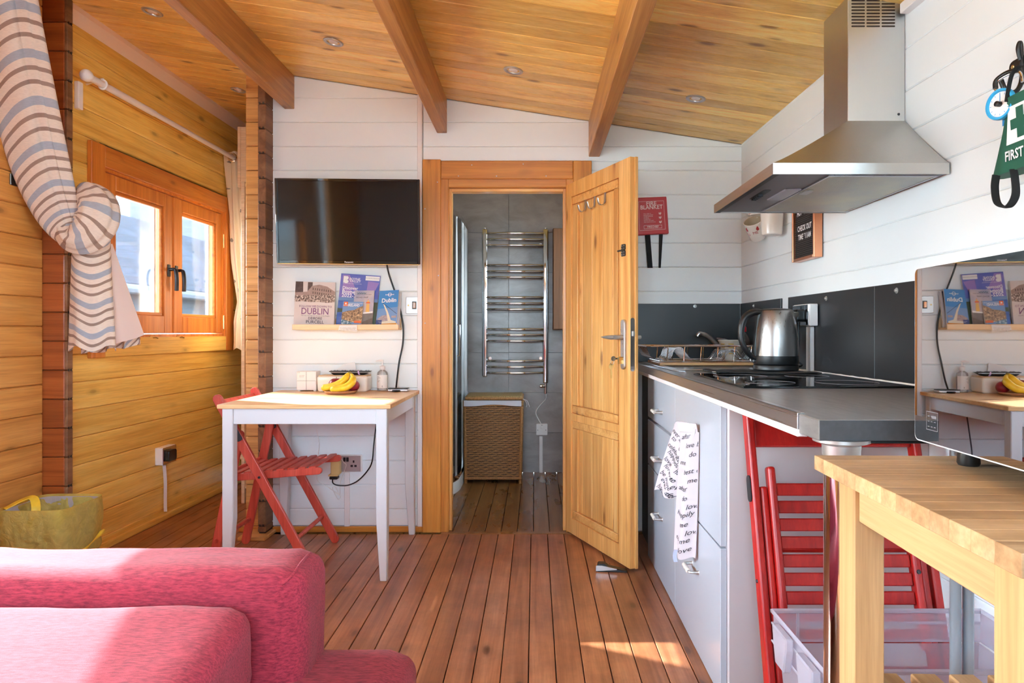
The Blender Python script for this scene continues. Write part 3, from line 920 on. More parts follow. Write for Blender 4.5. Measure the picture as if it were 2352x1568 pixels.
for nx, nz in ((-.33, 1.93), (-.06, 1.935), (-.40, 1.872), (-.20, 1.872), (.06, 1.872), (-.576, 1.70), (-.575, 1.10), (-.51, 1.84), (-.505, 1.35)):
    part(d1, 'nail_head', MB().lathe([(.0032, 0), (.0032, .0015), (.001, .002)], (nx, q, nz), (0,-1,0), 8), M['satin'])
H0 = Vector((.166, 3.585, 0)); U = Vector((.3953, -.9186, 0)).normalized(); NN = Vector((.9186, .3953, 0)).normalized(); UP = Vector((0,0,1))
def leaf(u0, u1, n0, n1, z0, z1): return MB().frame_box(H0, U, NN, UP, u0, u1, n0, n1, z0, z1)
ZT = 1.824
lf = MB()
for a in ((0, .056, 0, .036, .012, ZT), (.541, .640, 0, .036, .012, ZT), (.056, .541, 0, .036, 1.752, ZT), (.056, .541, 0, .036, .597, .634), (.056, .541, 0, .036, .012, .092), (.056, .541, .024, .034, .09, 1.755)):
    lf.frame_box(H0, U, NN, UP, *a)
LF = part(d1, 'leaf', lf, M['pine_z'], bevel=.0012)
part(d1, 'edge_lip', leaf(.636, .650, .022, .036, .012, ZT), M['pine_z'], bevel=.002, parent=LF)
for z0, z1 in ((.634, 1.752), (.092, .597)):
    for a in ((.056, .541, z1-.040, z1), (.056, .541, z0, z0+.040)):
        part(d1, 'panel_rail', leaf(a[0]+.0005, a[1]-.022, .006, .026, a[2]+.0005, a[3]-.0005), M['pine_x'], bevel=.003, parent=LF)
    for a in ((.0565, .116), (.483, .519)):
        part(d1, 'panel_stile', leaf(a[0], a[1], .007, .026, z0+.041, z1-.041), M['pine_z'], bevel=.003, parent=LF)
    ed = [.117, .152, .2557, .3592, .4605, .4825]
    for a, b in zip(ed, ed[1:]):
        part(d1, 'panel_board', leaf(a+.0010, b-.0010, .016, .0255, z0+.0405, z1-.0405), M['pine_z'], bevel=.0038, parent=LF)
def lp(u, n, z): return H0 + U*u + NN*n + UP*z
for u_, z_ in ((.1905, 1.690), (.2875, 1.690), (.392, 1.690)):
    c = crv([lp(u_, .014, z_+.03), lp(u_, .012, z_+.0), lp(u_, .010, z_-.025), lp(u_, -.006, z_-.036), lp(u_, -.020, z_-.030), lp(u_, -.028, z_-.005)], 4)
    part(d1, 'coat_hook', MB().tube(c, .0075, 8, ry=.0022, up=U), M['satin'], smooth=40, parent=LF)
part(d1, 'lock_plate', MB().plate(lp(.590, 0, .998), U, UP, -NN, .034, .222, .014, 0, .010), M['alu'], bevel=.002, parent=LF)
hd = MB().tube([lp(.590, -.008, 1.03), lp(.590, -.052, 1.03)], .0105, 14)
part(d1, 'handle_neck', hd, M['satin'], smooth=40, parent=LF)
c = [lp(.602, -.052, 1.03), lp(.575, -.052, 1.03), lp(.555, -.052, 1.03), lp(.50, -.05, 1.030), lp(.462, -.047, 1.031)]
part(d1, 'lever', MB().tube(c, [.010, .011, .0105, .006, .0012], 12), M['satin'], smooth=50, parent=LF)
part(d1, 'lever', MB().tube([lp(.59, .03, 1.03), lp(.59, .085, 1.03)], .009, 12), M['satin'], smooth=40, parent=LF, label='far side handle end showing past the door edge')
ck = MB().tube([lp(.590, -.008, .935), lp(.590, -.03, .935)], .0085, 12); ck.frame_box(H0, U, NN, UP, .585, .595, -.03, -.006, .912, .935)
part(d1, 'lock_cylinder', ck, M['brass'], smooth=40, parent=LF)
e = MB().plate(lp(.640, .012, .998), NN, UP, U, .020, .235, .009, 0, .002)
part(d1, 'edge_plate', e, M['steel_dark'], parent=LF)
part(d1, 'latch', MB().frame_box(H0, U, NN, UP, .642, .653, .006, .018, 1.034, 1.058), M['satin'], bevel=.002, parent=LF)
bl = MB().plate(lp(.586, 0, 1.432), U, UP, -NN, .034, .026, .006, 0, .004); bl.plate(lp(.586, 0, 1.404), U, UP, -NN, .034, .026, .006, 0, .004)
bl.frame_box(H0, U, NN, UP, .545, .60, -.010, -.004, 1.415, 1.421)
bo = part(d1, 'swing_latch', bl, M['black'], parent=LF)
sm = MB()
for a in (.577, .595):
    for b in (1.398, 1.410, 1.426, 1.438): sm.lathe([(.0032, 0), (.002, .002)], lp(a, -.004, b), -NN, 8)
# keys in the lock
ky = thing('key_ring', 'small brass keys hanging in the pine door lock', 'keys', lp(.585, -.04, .90))
kb = MB().plate(lp(.572, -.045, .935), NN, UP, U, .022, .022, .010, -.001, .001); kb.frame_box(H0, U, NN, UP, .571, .573, -.034, -.02, .931, .938)
part(ky, 'key', kb, M['steel_dark'])
kb = MB().plate(lp(.562, -.050, .900), NN, UP, U, .024, .026, .010, -.001, .001); kb.frame_box(H0, U, NN, UP, .561, .563, -.054, -.046, .848, .890)
part(ky, 'key', kb, M['brass'])
part(ky, 'ring', MB().tube([lp(.567, -.048+.009*math.cos(t*.6283), .919+.011*math.sin(t*.6283)) for t in range(10)], .0011, 6, closed=True), M['satin'], smooth=60)
# door wedge
ds = thing('door_stop', 'black rubber door wedge with a steel cheek under the open door', 'door stop', (PX(1390, 2.98), 2.98, 0))
def dw(a, b, z): return Vector((PX(1372, 3.0), 3.0, 0)) + Vector((1, -.10, 0)).normalized()*a + Vector((.10, 1, 0)).normalized()*b + Vector((0, 0, z))
pr = [(0, 0), (.13, 0), (.13, .006), (.05, .022), (.03, .036), (.006, .036), (0, .03)]
mb = MB(); mb.add([dw(a, b, z) for b in (0, .036) for a, z in pr], [tuple(range(7)), tuple(range(13, 6, -1))]+[(i, (i+1) % 7, 7+(i+1) % 7, 7+i) for i in range(7)])
part(ds, 'wedge', mb, M['black'], bevel=.002)
pr = [(-.003, .004), (.085, .012), (.085, .016), (.02, .028), (-.003, .028)]
mb = MB(); mb.add([dw(a, b, z) for b in (-.003, 0) for a, z in pr], [tuple(range(5)), tuple(range(9, 4, -1))]+[(i, (i+1) % 5, 5+(i+1) % 5, 5+i) for i in range(5)])
mb.add([dw(-.003, b, z) for b in (-.003, .036) for z in (.004, .028)] + [dw(-.006, b, z) for b in (-.003, .036) for z in (.004, .028)], [(0,1,3,2),(4,6,7,5),(0,4,5,1),(2,3,7,6),(0,2,6,4),(1,5,7,3)])
part(ds, 'cheek', mb, M['satin'])
part(d1, 'screw', sm, M['satin'], parent=LF)
# ------------------------------------------------------------------ bathroom behind the doorway
YB = 5.13
wbt = struct('wall_bathroom', 'grey stone tiled bathroom wall behind the towel radiator', MB().box(-1.35, 1.0, YB+.004, YB+.07, 0, 2.5), M['grout'])
for c in range(-2, 2):
    for r in range(8):
        x0 = -.196 + .6*c; z0 = .3*r
        x1 = min(x0+.6, .98)
        part(wbt, 'tile', MB().box(x0+.0012, x1-.0012, YB-.004, YB+.006, z0+.0012, min(z0+.2988, 2.45)), M['tile'], bevel=.0008)
wbl = struct('wall_bathroom_left', 'grey tiled side wall inside the shower', MB().box(-1.40, -1.33, 3.7, 5.2, 0, 2.5), M['tile'])
wr = MB()
wr.box(.95, 1.02, 3.7, 4.05, 0, 2.5); wr.box(.95, 1.02, 4.75, 5.2, 0, 2.5); wr.box(.95, 1.02, 4.05, 4.75, 0, 1.0); wr.box(.95, 1.02, 4.05, 4.75, 1.9, 2.5)
struct('wall_bathroom_right', 'grey tiled bathroom wall beyond the open door', wr, M['tile'])
wb2 = thing('window_2', 'bathroom window beyond the open door', 'window', (.98, 4.4, 1.0), kind='structure')
part(wb2, 'pane', MB().box(.98, .984, 4.05, 4.75, 1.0, 1.9), M['glass'])
fr = MB(); fr.box(.94, 1.0, 4.05, 4.09, 1.0, 1.9); fr.box(.94, 1.0, 4.71, 4.75, 1.0, 1.9); fr.box(.94, 1.0, 4.09, 4.71, 1.0, 1.04); fr.box(.94, 1.0, 4.09, 4.71, 1.86, 1.9)
part(wb2, 'frame', fr, M['white'])
struct('ceiling_bathroom', 'pine ceiling of the bathroom', MB().box(-1.4, 1.02, 3.70, 5.2, 2.25, 2.32), M['ceil'], cat='ceiling')

# towel radiator
YT = 5.045
rad = thing('towel_radiator', 'chrome ladder towel radiator on the grey tiled wall', 'radiator', (-.145, YT, .72))
sR = F/YT
for px0, pyb in ((1113.5, 865), (1253, 880)):
    xx = PX(px0, YT)
    part(rad, 'post', MB().box(xx-.020, xx+.020, YT-.015, YT+.025, PZ(pyb, YT), PZ(526, YT)), M['chrome'], bevel=.010, seg=4, smooth=40)
    part(rad, 'cap', MB().ball((xx, YT+.005, PZ(524, YT)), (.012, .012, .008), 12, 8), M['chrome'], smooth=60)
for py in (537, 550.7, 564.5, 610, 624, 637.5, 683.4, 697, 710.5, 756, 769, 783, 828.6, 842, 855.7):
    z_ = PZ(py, YT)
    xa, xb = PX(1117, YT), PX(1250, YT)
    pts = [(xa+(xb-xa)*t/14, YT-.004-.035*math.sin(math.pi*t/14)**.8, z_) for t in range(15)]
    part(rad, 'rung', MB().tube(pts, .0095, 10), M['chrome'], smooth=60)
for a in (-.33, .045):
    for z_ in (1.70, .86):
        part(rad, 'bracket', MB().tube([(a, YT+.01, z_), (a, YB-.006, z_)], .012, 10), M['chrome'], smooth=40)
xv = PX(1253, YT)
vv = MB().tube([(xv, YT+.005, .70), (xv, YT+.005, .60)], .010, 10); vv.lathe([(.013, -.02), (.015, 0), (.015, .02), (.010, .025)], (xv-.02, YT+.005, .655), (-1, 0, 0), 12)
part(rad, 'valve', vv, M['chrome'], smooth=40)
xs = PX(1244.5, YB)
cb = crv([(xv, YT+.005, .61), (xv, YT+.02, .56), (xs-.02, YB-.03, .50), (xs-.045, YB-.02, .45), (xs-.02, YB-.02, .39), (xs, YB-.012, .355), (xs, YB-.012, .33)], 5)
single('radiator_flex', 'thin white flex from the towel radiator to the white wall switch', 'cable', MB().tube(cb, .0045, 8), M['white'], (xs, YB-.01, .33), smooth=60)
fs = thing('fused_switch', 'square white fused switch on the grey tiles', 'switch', (xs, YB, PZ(985, YB)))
part(fs, 'box', MB().plate((xs, YB-.004, PZ(985, YB)), (1,0,0), (0,0,1), (0,-1,0), .086, .086, .006, 0, .022), M['white'], bevel=.003)
part(fs, 'rocker', MB().box(xs-.009, xs+.009, YB-.032, YB-.026, PZ(985, YB)+.006, PZ(985, YB)+.028), M['white_matt'], bevel=.002)
sc_ = MB()
for a in (-.03, .03): part(fs, 'screw', MB().lathe([(.003, 0), (.003, .001)], (xs+a, YB-.0262, PZ(985, YB)-.004), (0,-1,0), 8), M['dark_metal'])
sc_.box(xs-.005, xs+.005, YB-.0272, YB-.026, PZ(985, YB)+.031, PZ(985, YB)+.034)
part(fs, 'neon', sc_, M['dark_metal'])
single('cable_trunking', 'white plastic cable trunking down the grey bathroom tiles', 'trunking', MB().box(xs-.020, xs+.006, YB-.022, YB-.004, 0, .275), M['white'], (xs, YB, 0), bevel=.003)
# wooden wall cabinet
wc = thing('wall_cabinet', 'plain brown wooden wall cabinet on the bathroom tiles', 'cabinet', (.3, YB, PZ(757, 5.0)))
part(wc, 'body', MB().box(PX(1270, 5.0), .55, 5.0, YB-.004, PZ(757, 5.0), PZ(524, 5.0)), M['wood_brown'], bevel=.003)
part(wc, 'door', MB().box(PX(1270, 4.985)+.004, .55, 4.985, 4.999, PZ(757, 5.0)+.004, PZ(524, 5.0)-.004), M['wood_brown'], bevel=.003)

# shower enclosure
sh = thing('shower_enclosure', 'curved glass shower enclosure with chrome frame and white tray', 'shower', (-.9, 4.6, 0))
def arc(r_=.45, x0=-.97, y0=4.60, n=10, ext=True):
    pts = [(x0+r_, 5.12)] if ext else []
    pts += [(x0+r_*math.cos(R(-90*t/n)), y0+r_*math.sin(R(-90*t/n))) for t in range(n+1)]
    if ext: pts += [(-1.33, y0-r_)]
    return pts
def rail(z0, z1, w):
    mb = MB(); a = arc(.45+w); b = arc(.45-w)
    n = len(a)
    mb.add([(*p, z0) for p in a]+[(*p, z0) for p in b]+[(*p, z1) for p in a]+[(*p, z1) for p in b],
           [f for i in range(n-1) for f in ((i, i+1, n+i+1, n+i), (2*n+i, 3*n+i, 3*n+i+1, 2*n+i+1), (i, 2*n+i, 2*n+i+1, i+1), (n+i, n+i+1, 3*n+i+1, 3*n+i))])
    return mb
part(sh, 'top_rail', rail(1.815, 1.85, .02), M['chrome'], smooth=50)
part(sh, 'bottom_rail', rail(.075, .11, .018), M['chrome'], smooth=50)
part(sh, 'tray', rail(0, .075, .022), M['ceramic'], smooth=50)
tp = arc(.42)
mb = MB(); mb.add([(*p, .05) for p in tp]+[(-1.33, 5.12, .05)], [tuple(range(len(tp)+1))])
part(sh, 'tray_floor', mb, M['ceramic'])
gl = arc(.45)
def glass(i0, i1, off=0):
    mb = MB(); g = arc(.45+off)[i0:i1]
    mb.add([(*p, .11) for p in g]+[(*p, 1.815) for p in g], [(i, i+1, len(g)+i+1, len(g)+i) for i in range(len(g)-1)])
    return mb
part(sh, 'glass_panel', glass(0, 3), M['shower_glass'], smooth=60)
part(sh, 'glass_door', glass(2, 11, -.012), M['shower_glass'], smooth=60)
for (xa, ya, w_) in ((-.520, 5.105, .018), (-.520, 4.90, .008), (-.523, 4.55, .007)):
    part(sh, 'upright', MB().box(xa-w_, xa+w_, ya-w_, ya+w_, .08, 1.83), M['satin'], bevel=.003)
part(sh, 'door_handle', MB().tube([(-.50, 4.42, 1.10), (-.485, 4.415, 1.10), (-.485, 4.415, .90), (-.50, 4.42, .90)], .006, 8), M['chrome'], smooth=30)

# wicker laundry basket
bk = thing('laundry_basket', 'tall wicker laundry basket with lid and white cotton liner', 'basket', (-.285, 4.91, 0))
bx0, bx1, by0, by1 = -.490, -.094, 4.76, 5.06
def bwall(t):            # slight flare towards the top
    k_ = .010*t
    return bx0-k_+.006, bx1+k_-.004, by0-k_*.5, by1
wv = MB(); st_ = MB()
zb0, zb1 = .035, .545; nr = 40
for r in range(nr):
    z_ = zb0 + (zb1-zb0)*(r+.5)/nr
    a0, a1, b0, b1 = bwall((r+.5)/nr)
    for face in (0, 1):
        L_ = (a1-a0) if face == 0 else (b1-b0)
        ns = 11 if face == 0 else 8
        pts = []
        m_ = ns*4
        for t in range(m_+1):
            s_ = t/m_
            o_ = .0050*math.cos(math.pi*(s_*ns + r))
            if face == 0: pts.append((a0+.012+(L_-.024)*s_, b0-.001+o_, z_+random.uniform(-.0007, .0007)))
            else: pts.append((a1+.001-o_, b0+.012+(L_-.024)*s_, z_))
        wv.tube(pts, .0047, 5, caps=False, ry=.0034, up=(0,0,1))
part(bk, 'weave', wv, M['wicker_dark'], smooth=60, stuff=True, label='brown woven cane sides')
core = MB(); A0, A1, B0, B1 = bwall(0); C0, C1, D0, D1 = bwall(1)
core.add([(A0+.006, B0+.006, .03), (A1-.006, B0+.006, .03), (A1-.006, B1, .03), (A0+.006, B1, .03), (C0+.006, D0+.006, .54), (C1-.006, D0+.006, .54), (C1-.006, D1, .54), (C0+.006, D1, .54)],
         [(0,3,2,1),(4,5,6,7),(0,1,5,4),(1,2,6,5),(2,3,7,6),(3,0,4,7)])
part(bk, 'inner_box', core, M['dark_gap'])  # dark core stands in for the shade behind the weave
for a, b in ((A0+.004, B0+.004), (A1-.004, B0+.004), (A1-.004, B1), (A0+.004, B1)):
    part(bk, 'corner_post', MB().tube([(a, b, 0), (a + (-.01 if a < -.3 else .01), b, .575)], .011, 8), M['wicker_dark'], smooth=60)
for z_, t_ in ((.035, 0), (.545, 1)):
    a0, a1, b0, b1 = bwall(t_)
    part(bk, 'binding', MB().tube([(a0, b0, z_), (a1, b0, z_), (a1, b1, z_)], .011, 8), M['wicker_dark'], smooth=40)
part(bk, 'liner', MB().grid(lambda u, v: Vector((bx0-.002+(bx1-bx0+.004)*u, by0-.016-.003*math.sin(9*u)*v, .578-.034*v-.006*math.sin(7*u+1)*v)), 24, 4, thick=.002), M['linen'], smooth=60)
lid = MB().box(bx0+.006, bx1+.006, by0-.012, by1+.004, .582, .608)
part(bk, 'lid', lid, M['wicker_lid'], bevel=.006, seg=2, smooth=50)
part(bk, 'lid_binding', MB().tube([(bx0+.006, by0-.012, .590), (bx1+.006, by0-.012, .590), (bx1+.006, by1, .590)], .010, 8), M['wicker_dark'], smooth=40)
tie = MB()
for a in (0, .012): tie.tube(crv([(bx1+.012, by0+.02, .585), (bx1+.028+a, by0+.01, .575), (bx1+.04+a, by0+.01, .55), (bx1+.035+a*2, by0+.01, .53)], 4), .0022, 6)
tie.tube(crv([(bx0+.005, by0+.2, .61), (bx0-.006, by0+.2, .63), (bx0-.002, by0+.2, .60)], 4), .0022, 6)
part(bk, 'tie', tie, M['linen'], smooth=60)

# ------------------------------------------------------------------ alcove: curtain poles, cream curtain, socket, boards
pl_ = thing('curtain_pole', 'long white curtain pole with a ball end above the alcove window', 'curtain pole', (-2.02, 3.1, 2.21), -.0164)
d_ = .078
def lwp(y, d, z): return Vector((XL(y)+d, y, z))
part(pl_, 'rod', MB().tube([lwp(3.10, d_, 2.212), lwp(3.62, d_, 2.212)], .0165, 14), M['white'], smooth=40)
part(pl_, 'rod', MB().tube([lwp(3.62, d_, 2.212), lwp(4.70, d_, 2.210)], .0140, 14), M['white'], smooth=40)
part(pl_, 'finial', MB().ball(lwp(3.085, d_, 2.212), .028), M['white'], smooth=60)
for y_ in (3.20, 4.68):
    b_ = MB().tube([lwp(y_, 0, 2.215), lwp(y_, d_-.02, 2.235), lwp(y_, d_+.004, 2.237)], .006, 8)
    b_.tube([lwp(y_, d_+.019*math.cos(t), 2.212+.021*math.sin(t)) for t in [R(20*i) for i in range(-10, 6)]], .005, 8)
    part(pl_, 'bracket', b_, M['white'], smooth=40)
sg = single('bracket_strip', 'narrow white wooden strip on the log wall under the pole end', 'strip', MB().box(XL(3.13), XL(3.13)+.022, 3.115, 3.148, 2.075, 2.20), M['white'], (XL(3.13), 3.13, 2.075), bevel=.002)

cc = thing('print_curtain', 'cream curtain with black leaf print bunched at the far end of the white pole', 'curtain', (-1.98, 4.58, .95))
def ccf(u, v):
    # u around the bunch, v from top to bottom
    z_ = 2.255 - v*1.31
    keys = [(0, .075, .055), (.25, .062, .05), (.55, .050, .042), (.72, .030, .03), (.76, .026, .026), (.86, .050, .045), (1, .060, .05)]
    for (a, wa_, da_), (b, wb_, db_) in zip(keys, keys[1:]):
        if v <= b:
            t = (v-a)/(b-a); w_ = wa_+(wb_-wa_)*t; dd = da_+(db_-da_)*t; break
    an = 2*math.pi*u
    fold = 1 + .20*math.sin(an*7 + v*3) + .10*math.sin(an*12 - v*5)
    cx_ = -2.003 + .045*v; cy_ = 4.60
    return Vector((cx_ + w_*math.cos(an)*fold, cy_ + dd*math.sin(an)*fold, z_ + .012*math.sin(an*5)*(v > .95)))
part(cc, 'cloth', MB().grid(ccf, 84, 46), M['print_curtain'], smooth=70, weld=True)
part(cc, 'eyelet', MB().lathe([(.020, -.002), (.026, -.004), (.030, 0), (.026, .004), (.020, .002)], lwp(4.52, d_, 2.210), (.1, -1, 0), 24, caps=False), M['chrome'], smooth=50)

ls = thing('wall_socket', 'white backed socket with a black plug low on the log wall', 'socket', lwp(3.86, 0, .33), -.0164)
ly = 3.70
def wsy(px, d): 
    k_ = (px-CX)/F
    return (-2.154+d)/(k_-.0164)
ya, yb = wsy(374, .045), wsy(405.5, .045)
za, zb_ = PZ(1069, ya), PZ(1029, ya)
part(ls, 'back_box', MB().box(XL(ya), XL(ya)+.043, ya, yb, za, zb_), M['white'], bevel=.003)
part(ls, 'face_plate', MB().box(XL(ya)+.043, XL(ya)+.047, ya+.001, yb-.001, za+.001, zb_-.001), M['chrome'], bevel=.002)
pm = MB().plate((XL(ya)+.047, (ya+yb)/2-.012, (za+zb_)/2), (0,1,0), (0,0,1), (1,0,0), .085, .062, .014, 0, .024)
part(ls, 'plug', pm, M['black'], bevel=.004, seg=2)
yt = wsy(378, .02)
single('socket_trunking', 'bowed white trunking from the log wall socket to the skirting', 'trunking',
       MB().tube(crv([(XL(yt)+.012, yt+.01, za), (XL(yt)+.018, yt+.012, za-.10), (XL(yt)+.018, yt+.012, za-.2), (XL(yt)+.028, yt-.005, .050)], 5), .0085, 4, ry=.018, up=(1,0,0)), M['white'], (XL(yt), yt, .05))

# white shelf unit and the pencil marked board in the far corner of the alcove
su = thing('shelf_unit', 'narrow cream shelf unit in the corner of the alcove', 'shelf', (-1.7, 4.32, 0))
part(su, 'side', MB().box(-1.806, -1.785, 4.20, 4.45, 0, 1.98), M['shelf_pine'], bevel=.002)
part(su, 'side', MB().box(-1.47, -1.45, 4.20, 4.45, 0, 1.98), M['shelf_pine'], bevel=.002)
for z_ in (.1, .55, .95, 1.2, 1.6, 1.96):
    part(su, 'shelf', MB().box(-1.785, -1.47, 4.21, 4.45, z_-.01, z_+.01), M['shelf_pine'])
part(su, 'back', MB().box(-1.80, -1.45, 4.45, 4.455, 0, 1.98), M['shelf_pine'])
part(su, 'peg', MB().tube([(-1.80, 4.24, .275), (-1.845, 4.24, .278)], .013, 10), M['shelf_pine'], smooth=40)
single('timber_board', 'pale pencil marked board standing in the corner above the printed curtain', 'board',
       MB().box(-1.90, -1.50, 4.38, 4.40, 1.982, 2.37).box(-1.905, -1.885, 4.375, 4.40, 1.982, 2.37), M['shelf_pine'], (-1.7, 4.39, 1.982), bevel=.002)

# waste bin with yellow liner
wbn = thing('waste_bin', 'grey waste bin lined with a thin yellow bag, on the floor by the log corner', 'bin', (-1.995, 2.83, 0))
X0, X1, Y0, Y1, ZR = -2.13, -1.862, 2.688, 2.965, .345
def ringp(t, inset, z, r_=.03):
    """point on a rounded square"""
    w_ = (X1-X0)/2-inset; h_ = (Y1-Y0)/2-inset; cxx, cyy = (X0+X1)/2, (Y0+Y1)/2
    an = 2*math.pi*t
    c_, s_ = math.cos(an), math.sin(an)
    p_ = 6
    q = (abs(c_/w_)**p_ + abs(s_/h_)**p_)**(-1/p_)
    return Vector((cxx+q*c_, cyy+q*s_, z))
bn = MB().grid(lambda u, v: ringp(u, .004+.035*v, ZR-.003-(ZR-.006)*v), 64, 6, thick=.002)
part(wbn, 'body', bn, M['bin'], smooth=60)
bt = MB(); bt.add([ringp(i/64, .04, .004) for i in range(64)], [tuple(range(64))]); part(wbn, 'base', bt, M['bin'])
def bagf(u, v):
    # v 0 inside low, .4 rim, 1 outside skirt
    if v < .4:
        t = v/.4; z_ = .18 + (ZR+.006-.18)*t; ins = .028 - .026*t
    else:
        t = (v-.4)/.6; z_ = ZR+.006 - (.235+.045*math.sin(2*math.pi*u*2+1)+.02*math.sin(2*math.pi*u*7))*t; ins = -.004 + .014*t - .010*math.sin(math.pi*t)
    p_ = ringp(u, ins, z_)
    n_ = noise.noise(Vector((p_.x*22, p_.y*22, p_.z*16)))*.010 + noise.noise(Vector((p_.x*60, p_.y*60, p_.z*50)))*.004
    c_ = Vector(((X0+X1)/2, (Y0+Y1)/2, p_.z))
    k_ = 0 if abs(v-.4) < .03 else 1
    return p_ + (p_-c_).normalized()*n_*k_*(.3 + abs(t))
part(wbn, 'liner', MB().grid(bagf, 150, 40), M['bag'], smooth=70, label='thin yellow plastic bag')
hd = crv([(X0+.02, Y0+.03, ZR+.004), (X0+.05, Y0+.07, ZR+.026), (X0+.085, Y0+.09, ZR+.036), (X0+.115, Y0+.07, ZR+.008), (X0+.125, Y0+.05, ZR-.05)], 6)
part(wbn, 'bag_handle', MB().tube(hd, .003, 6, ry=.018), M['bag_strap'], smooth=60)
tw = crv([(X1+.004, Y1-.02, .20), (X1+.010, Y0+.10, .15), (X1-.01, Y0-.008, .10), (X0+.10, Y0-.012, .085), (X0+.02, Y0-.004, .13)], 8)
part(wbn, 'bag_twist', MB().tube(tw, [.006+.004*math.sin(i) for i in range(33)], 7), M['bag_strap'], smooth=60)

# ------------------------------------------------------------------ striped curtain
sc1 = thing('striped_curtain', 'cream curtain with brown and blue grey stripes, looped up over its hold back', 'curtain', P(215, 800, 3.1))
def drape():
    ctr = [(-8, -170, 2.62), (8, -60, 2.66), (26, 60, 2.70), (48, 180, 2.75), (72, 300, 2.80), (98, 400, 2.85), (126, 480, 2.90), (150, 530, 2.93), (172, 548, 2.95)]
    wid = [62, 64, 66, 66, 65, 60, 50, 36, 24]
    c3 = crv([P(a, b, c) for a, b, c in ctr], 8)
    ws = crv([(w_, 0, 0) for w_ in wid], 8)
    L = [0]
    for a, b in zip(c3, c3[1:]): L.append(L[-1]+(b-a).length)
    n = len(c3)
    def fn(u, v):
        i = min(int(v*(n-1)+1e-6), n-2); t = v*(n-1)-i
        p = c3[i].lerp(c3[i+1], t); w_ = (ws[i].x+(ws[i+1].x-ws[i].x)*t)/F*p.y
        tg = (c3[i+1]-c3[i]).normalized()
        side = Vector((1, .12, 0)); side = (side - tg*side.dot(tg)).normalized()
        front = tg.cross(side)
        if front.y > 0: front = -front
        an = 2*math.pi*u
        k_ = 1 + .05*math.sin(an*5+v*3)
        c_ = math.cos(an); s_ = math.sin(an)
        # one crease along the right-hand side
        cr = -.22*math.exp(-((an-.95)/.16)**2) - .10*math.exp(-((an-.50)/.10)**2)
        return p + side*(w_*c_*(k_+cr)) + front*(w_*.55*s_*(k_+cr))
    mb = MB().grid(fn, 72, 90)
    for i, (u, v) in list(mb.uv.items()):
        an = 2*math.pi*u
        sag = .055*math.cos(an)                       # bands dip across the fold
        mb.uv[i] = (u, L[-1]*v + sag - .03*abs(math.cos(an))**3 + .05*math.sin(an)*.3)
    return mb
part(sc1, 'upper_drape', drape(), M['stripes'], smooth=70, weld=True)
def knot():
    ctr = [(150, 520, 2.93), (170, 545, 2.92), (198, 540, 2.915), (222, 510, 2.92), (224, 475, 2.93), (206, 452, 2.95), (186, 448, 2.98)]
    wid = [26, 34, 42, 46, 44, 36, 22]
    c3 = crv([P(a, b, c) for a, b, c in ctr], 8)
    ws = crv([(w_, 0, 0) for w_ in wid], 8)
    n = len(c3)
    def fn(u, v):
        i = min(int(v*(n-1)+1e-6), n-2); t = v*(n-1)-i
        p = c3[i].lerp(c3[i+1], t); w_ = (ws[i].x+(ws[i+1].x-ws[i].x)*t)/F*p.y
        tg = (c3[i+1]-c3[i]).normalized()
        front = Vector((.2, -1, 0)); front = (front-tg*front.dot(tg)).normalized(); side = tg.cross(front)
        an = 2*math.pi*u
        k_ = 1 + .06*math.sin(an*6+v*4) + .04*math.sin(an*11)
        return p + side*(w_*math.cos(an)*k_*.95) + front*(w_*.8*math.sin(an)*k_)
    mb = MB().grid(fn, 64, 48)
    for i, (u, v) in list(mb.uv.items()):
        mb.uv[i] = (u, .46*v + .03*math.cos(2*math.pi*u))
    return mb
part(sc1, 'knot', knot(), M['stripes'], smooth=70, weld=True)
def hang():
    # three-quarter tube of cloth hanging below the loop, opening downwards
    def fn(u, v):
        y_px = 448 + 352*v
        wl = 36 + 12*v; cxp = 206 + 4*v
        an = math.pi*(1.12 - 1.24*u)
        Yc = 3.0
        w_ = wl/F*Yc
        c = P(cxp, y_px, Yc)
        fold = 1 + .05*math.sin(an*7+v*2)*v
        return c + Vector((w_*math.cos(an)*fold, -w_*.75*math.sin(an)*fold + .01, .012*math.sin(an*4)*v*v))
    mb = MB().grid(fn, 60, 60, thick=.0015)
    for i, (u, v) in list(mb.uv.items()):
        mb.uv[i] = (u, .70*v - .10*math.sin(math.pi*u)*(1-v*.35) + .03*math.cos(math.pi*u))
    return mb
part(sc1, 'lower_drape', hang(), M['stripes'], smooth=70)
def lin_f(u, v):
    a = P(246, 560+20*v, 3.02).lerp(P(250, 800, 3.03), v); b = P(258, 560, 3.05).lerp(P(331, 768, 3.18), v)
    p = a.lerp(b, u)
    return p + Vector((0, -.018*math.sin(math.pi*u)*v, .004*math.sin(6*u)*v))
part(sc1, 'lining', MB().grid(lin_f, 16, 24, thick=.001), M['lining'], smooth=70, label='plain pale lining')
def hem(u, v):
    a = P(186, 795, 3.06).lerp(P(322, 776, 3.20), u)
    return a + Vector((.0, .02*math.sin(u*22), -.035*v + .006*math.sin(u*15)))
mb = MB().grid(hem, 60, 4, thick=.001)
for i, (u, v) in list(mb.uv.items()): mb.uv[i] = (u, u*.5+v*.05)
part(sc1, 'hem', mb, M['stripes'], smooth=70)
hb = thing('curtain_hold_back', 'small white hold back behind the striped curtain', 'hold back', P(192, 470, 3.06))
part(hb, 'arm', MB().tube([P(176, 470, 3.10), P(196, 470, 3.0)], .008, 8), M['white'], smooth=40)
p2 = thing('near_curtain_pole', 'white pole end showing behind the top of the striped curtain', 'curtain pole', P(70, 25, 2.74))
part(p2, 'finial', MB().ball(P(74, 25, 2.76), .024), M['white'], smooth=60)
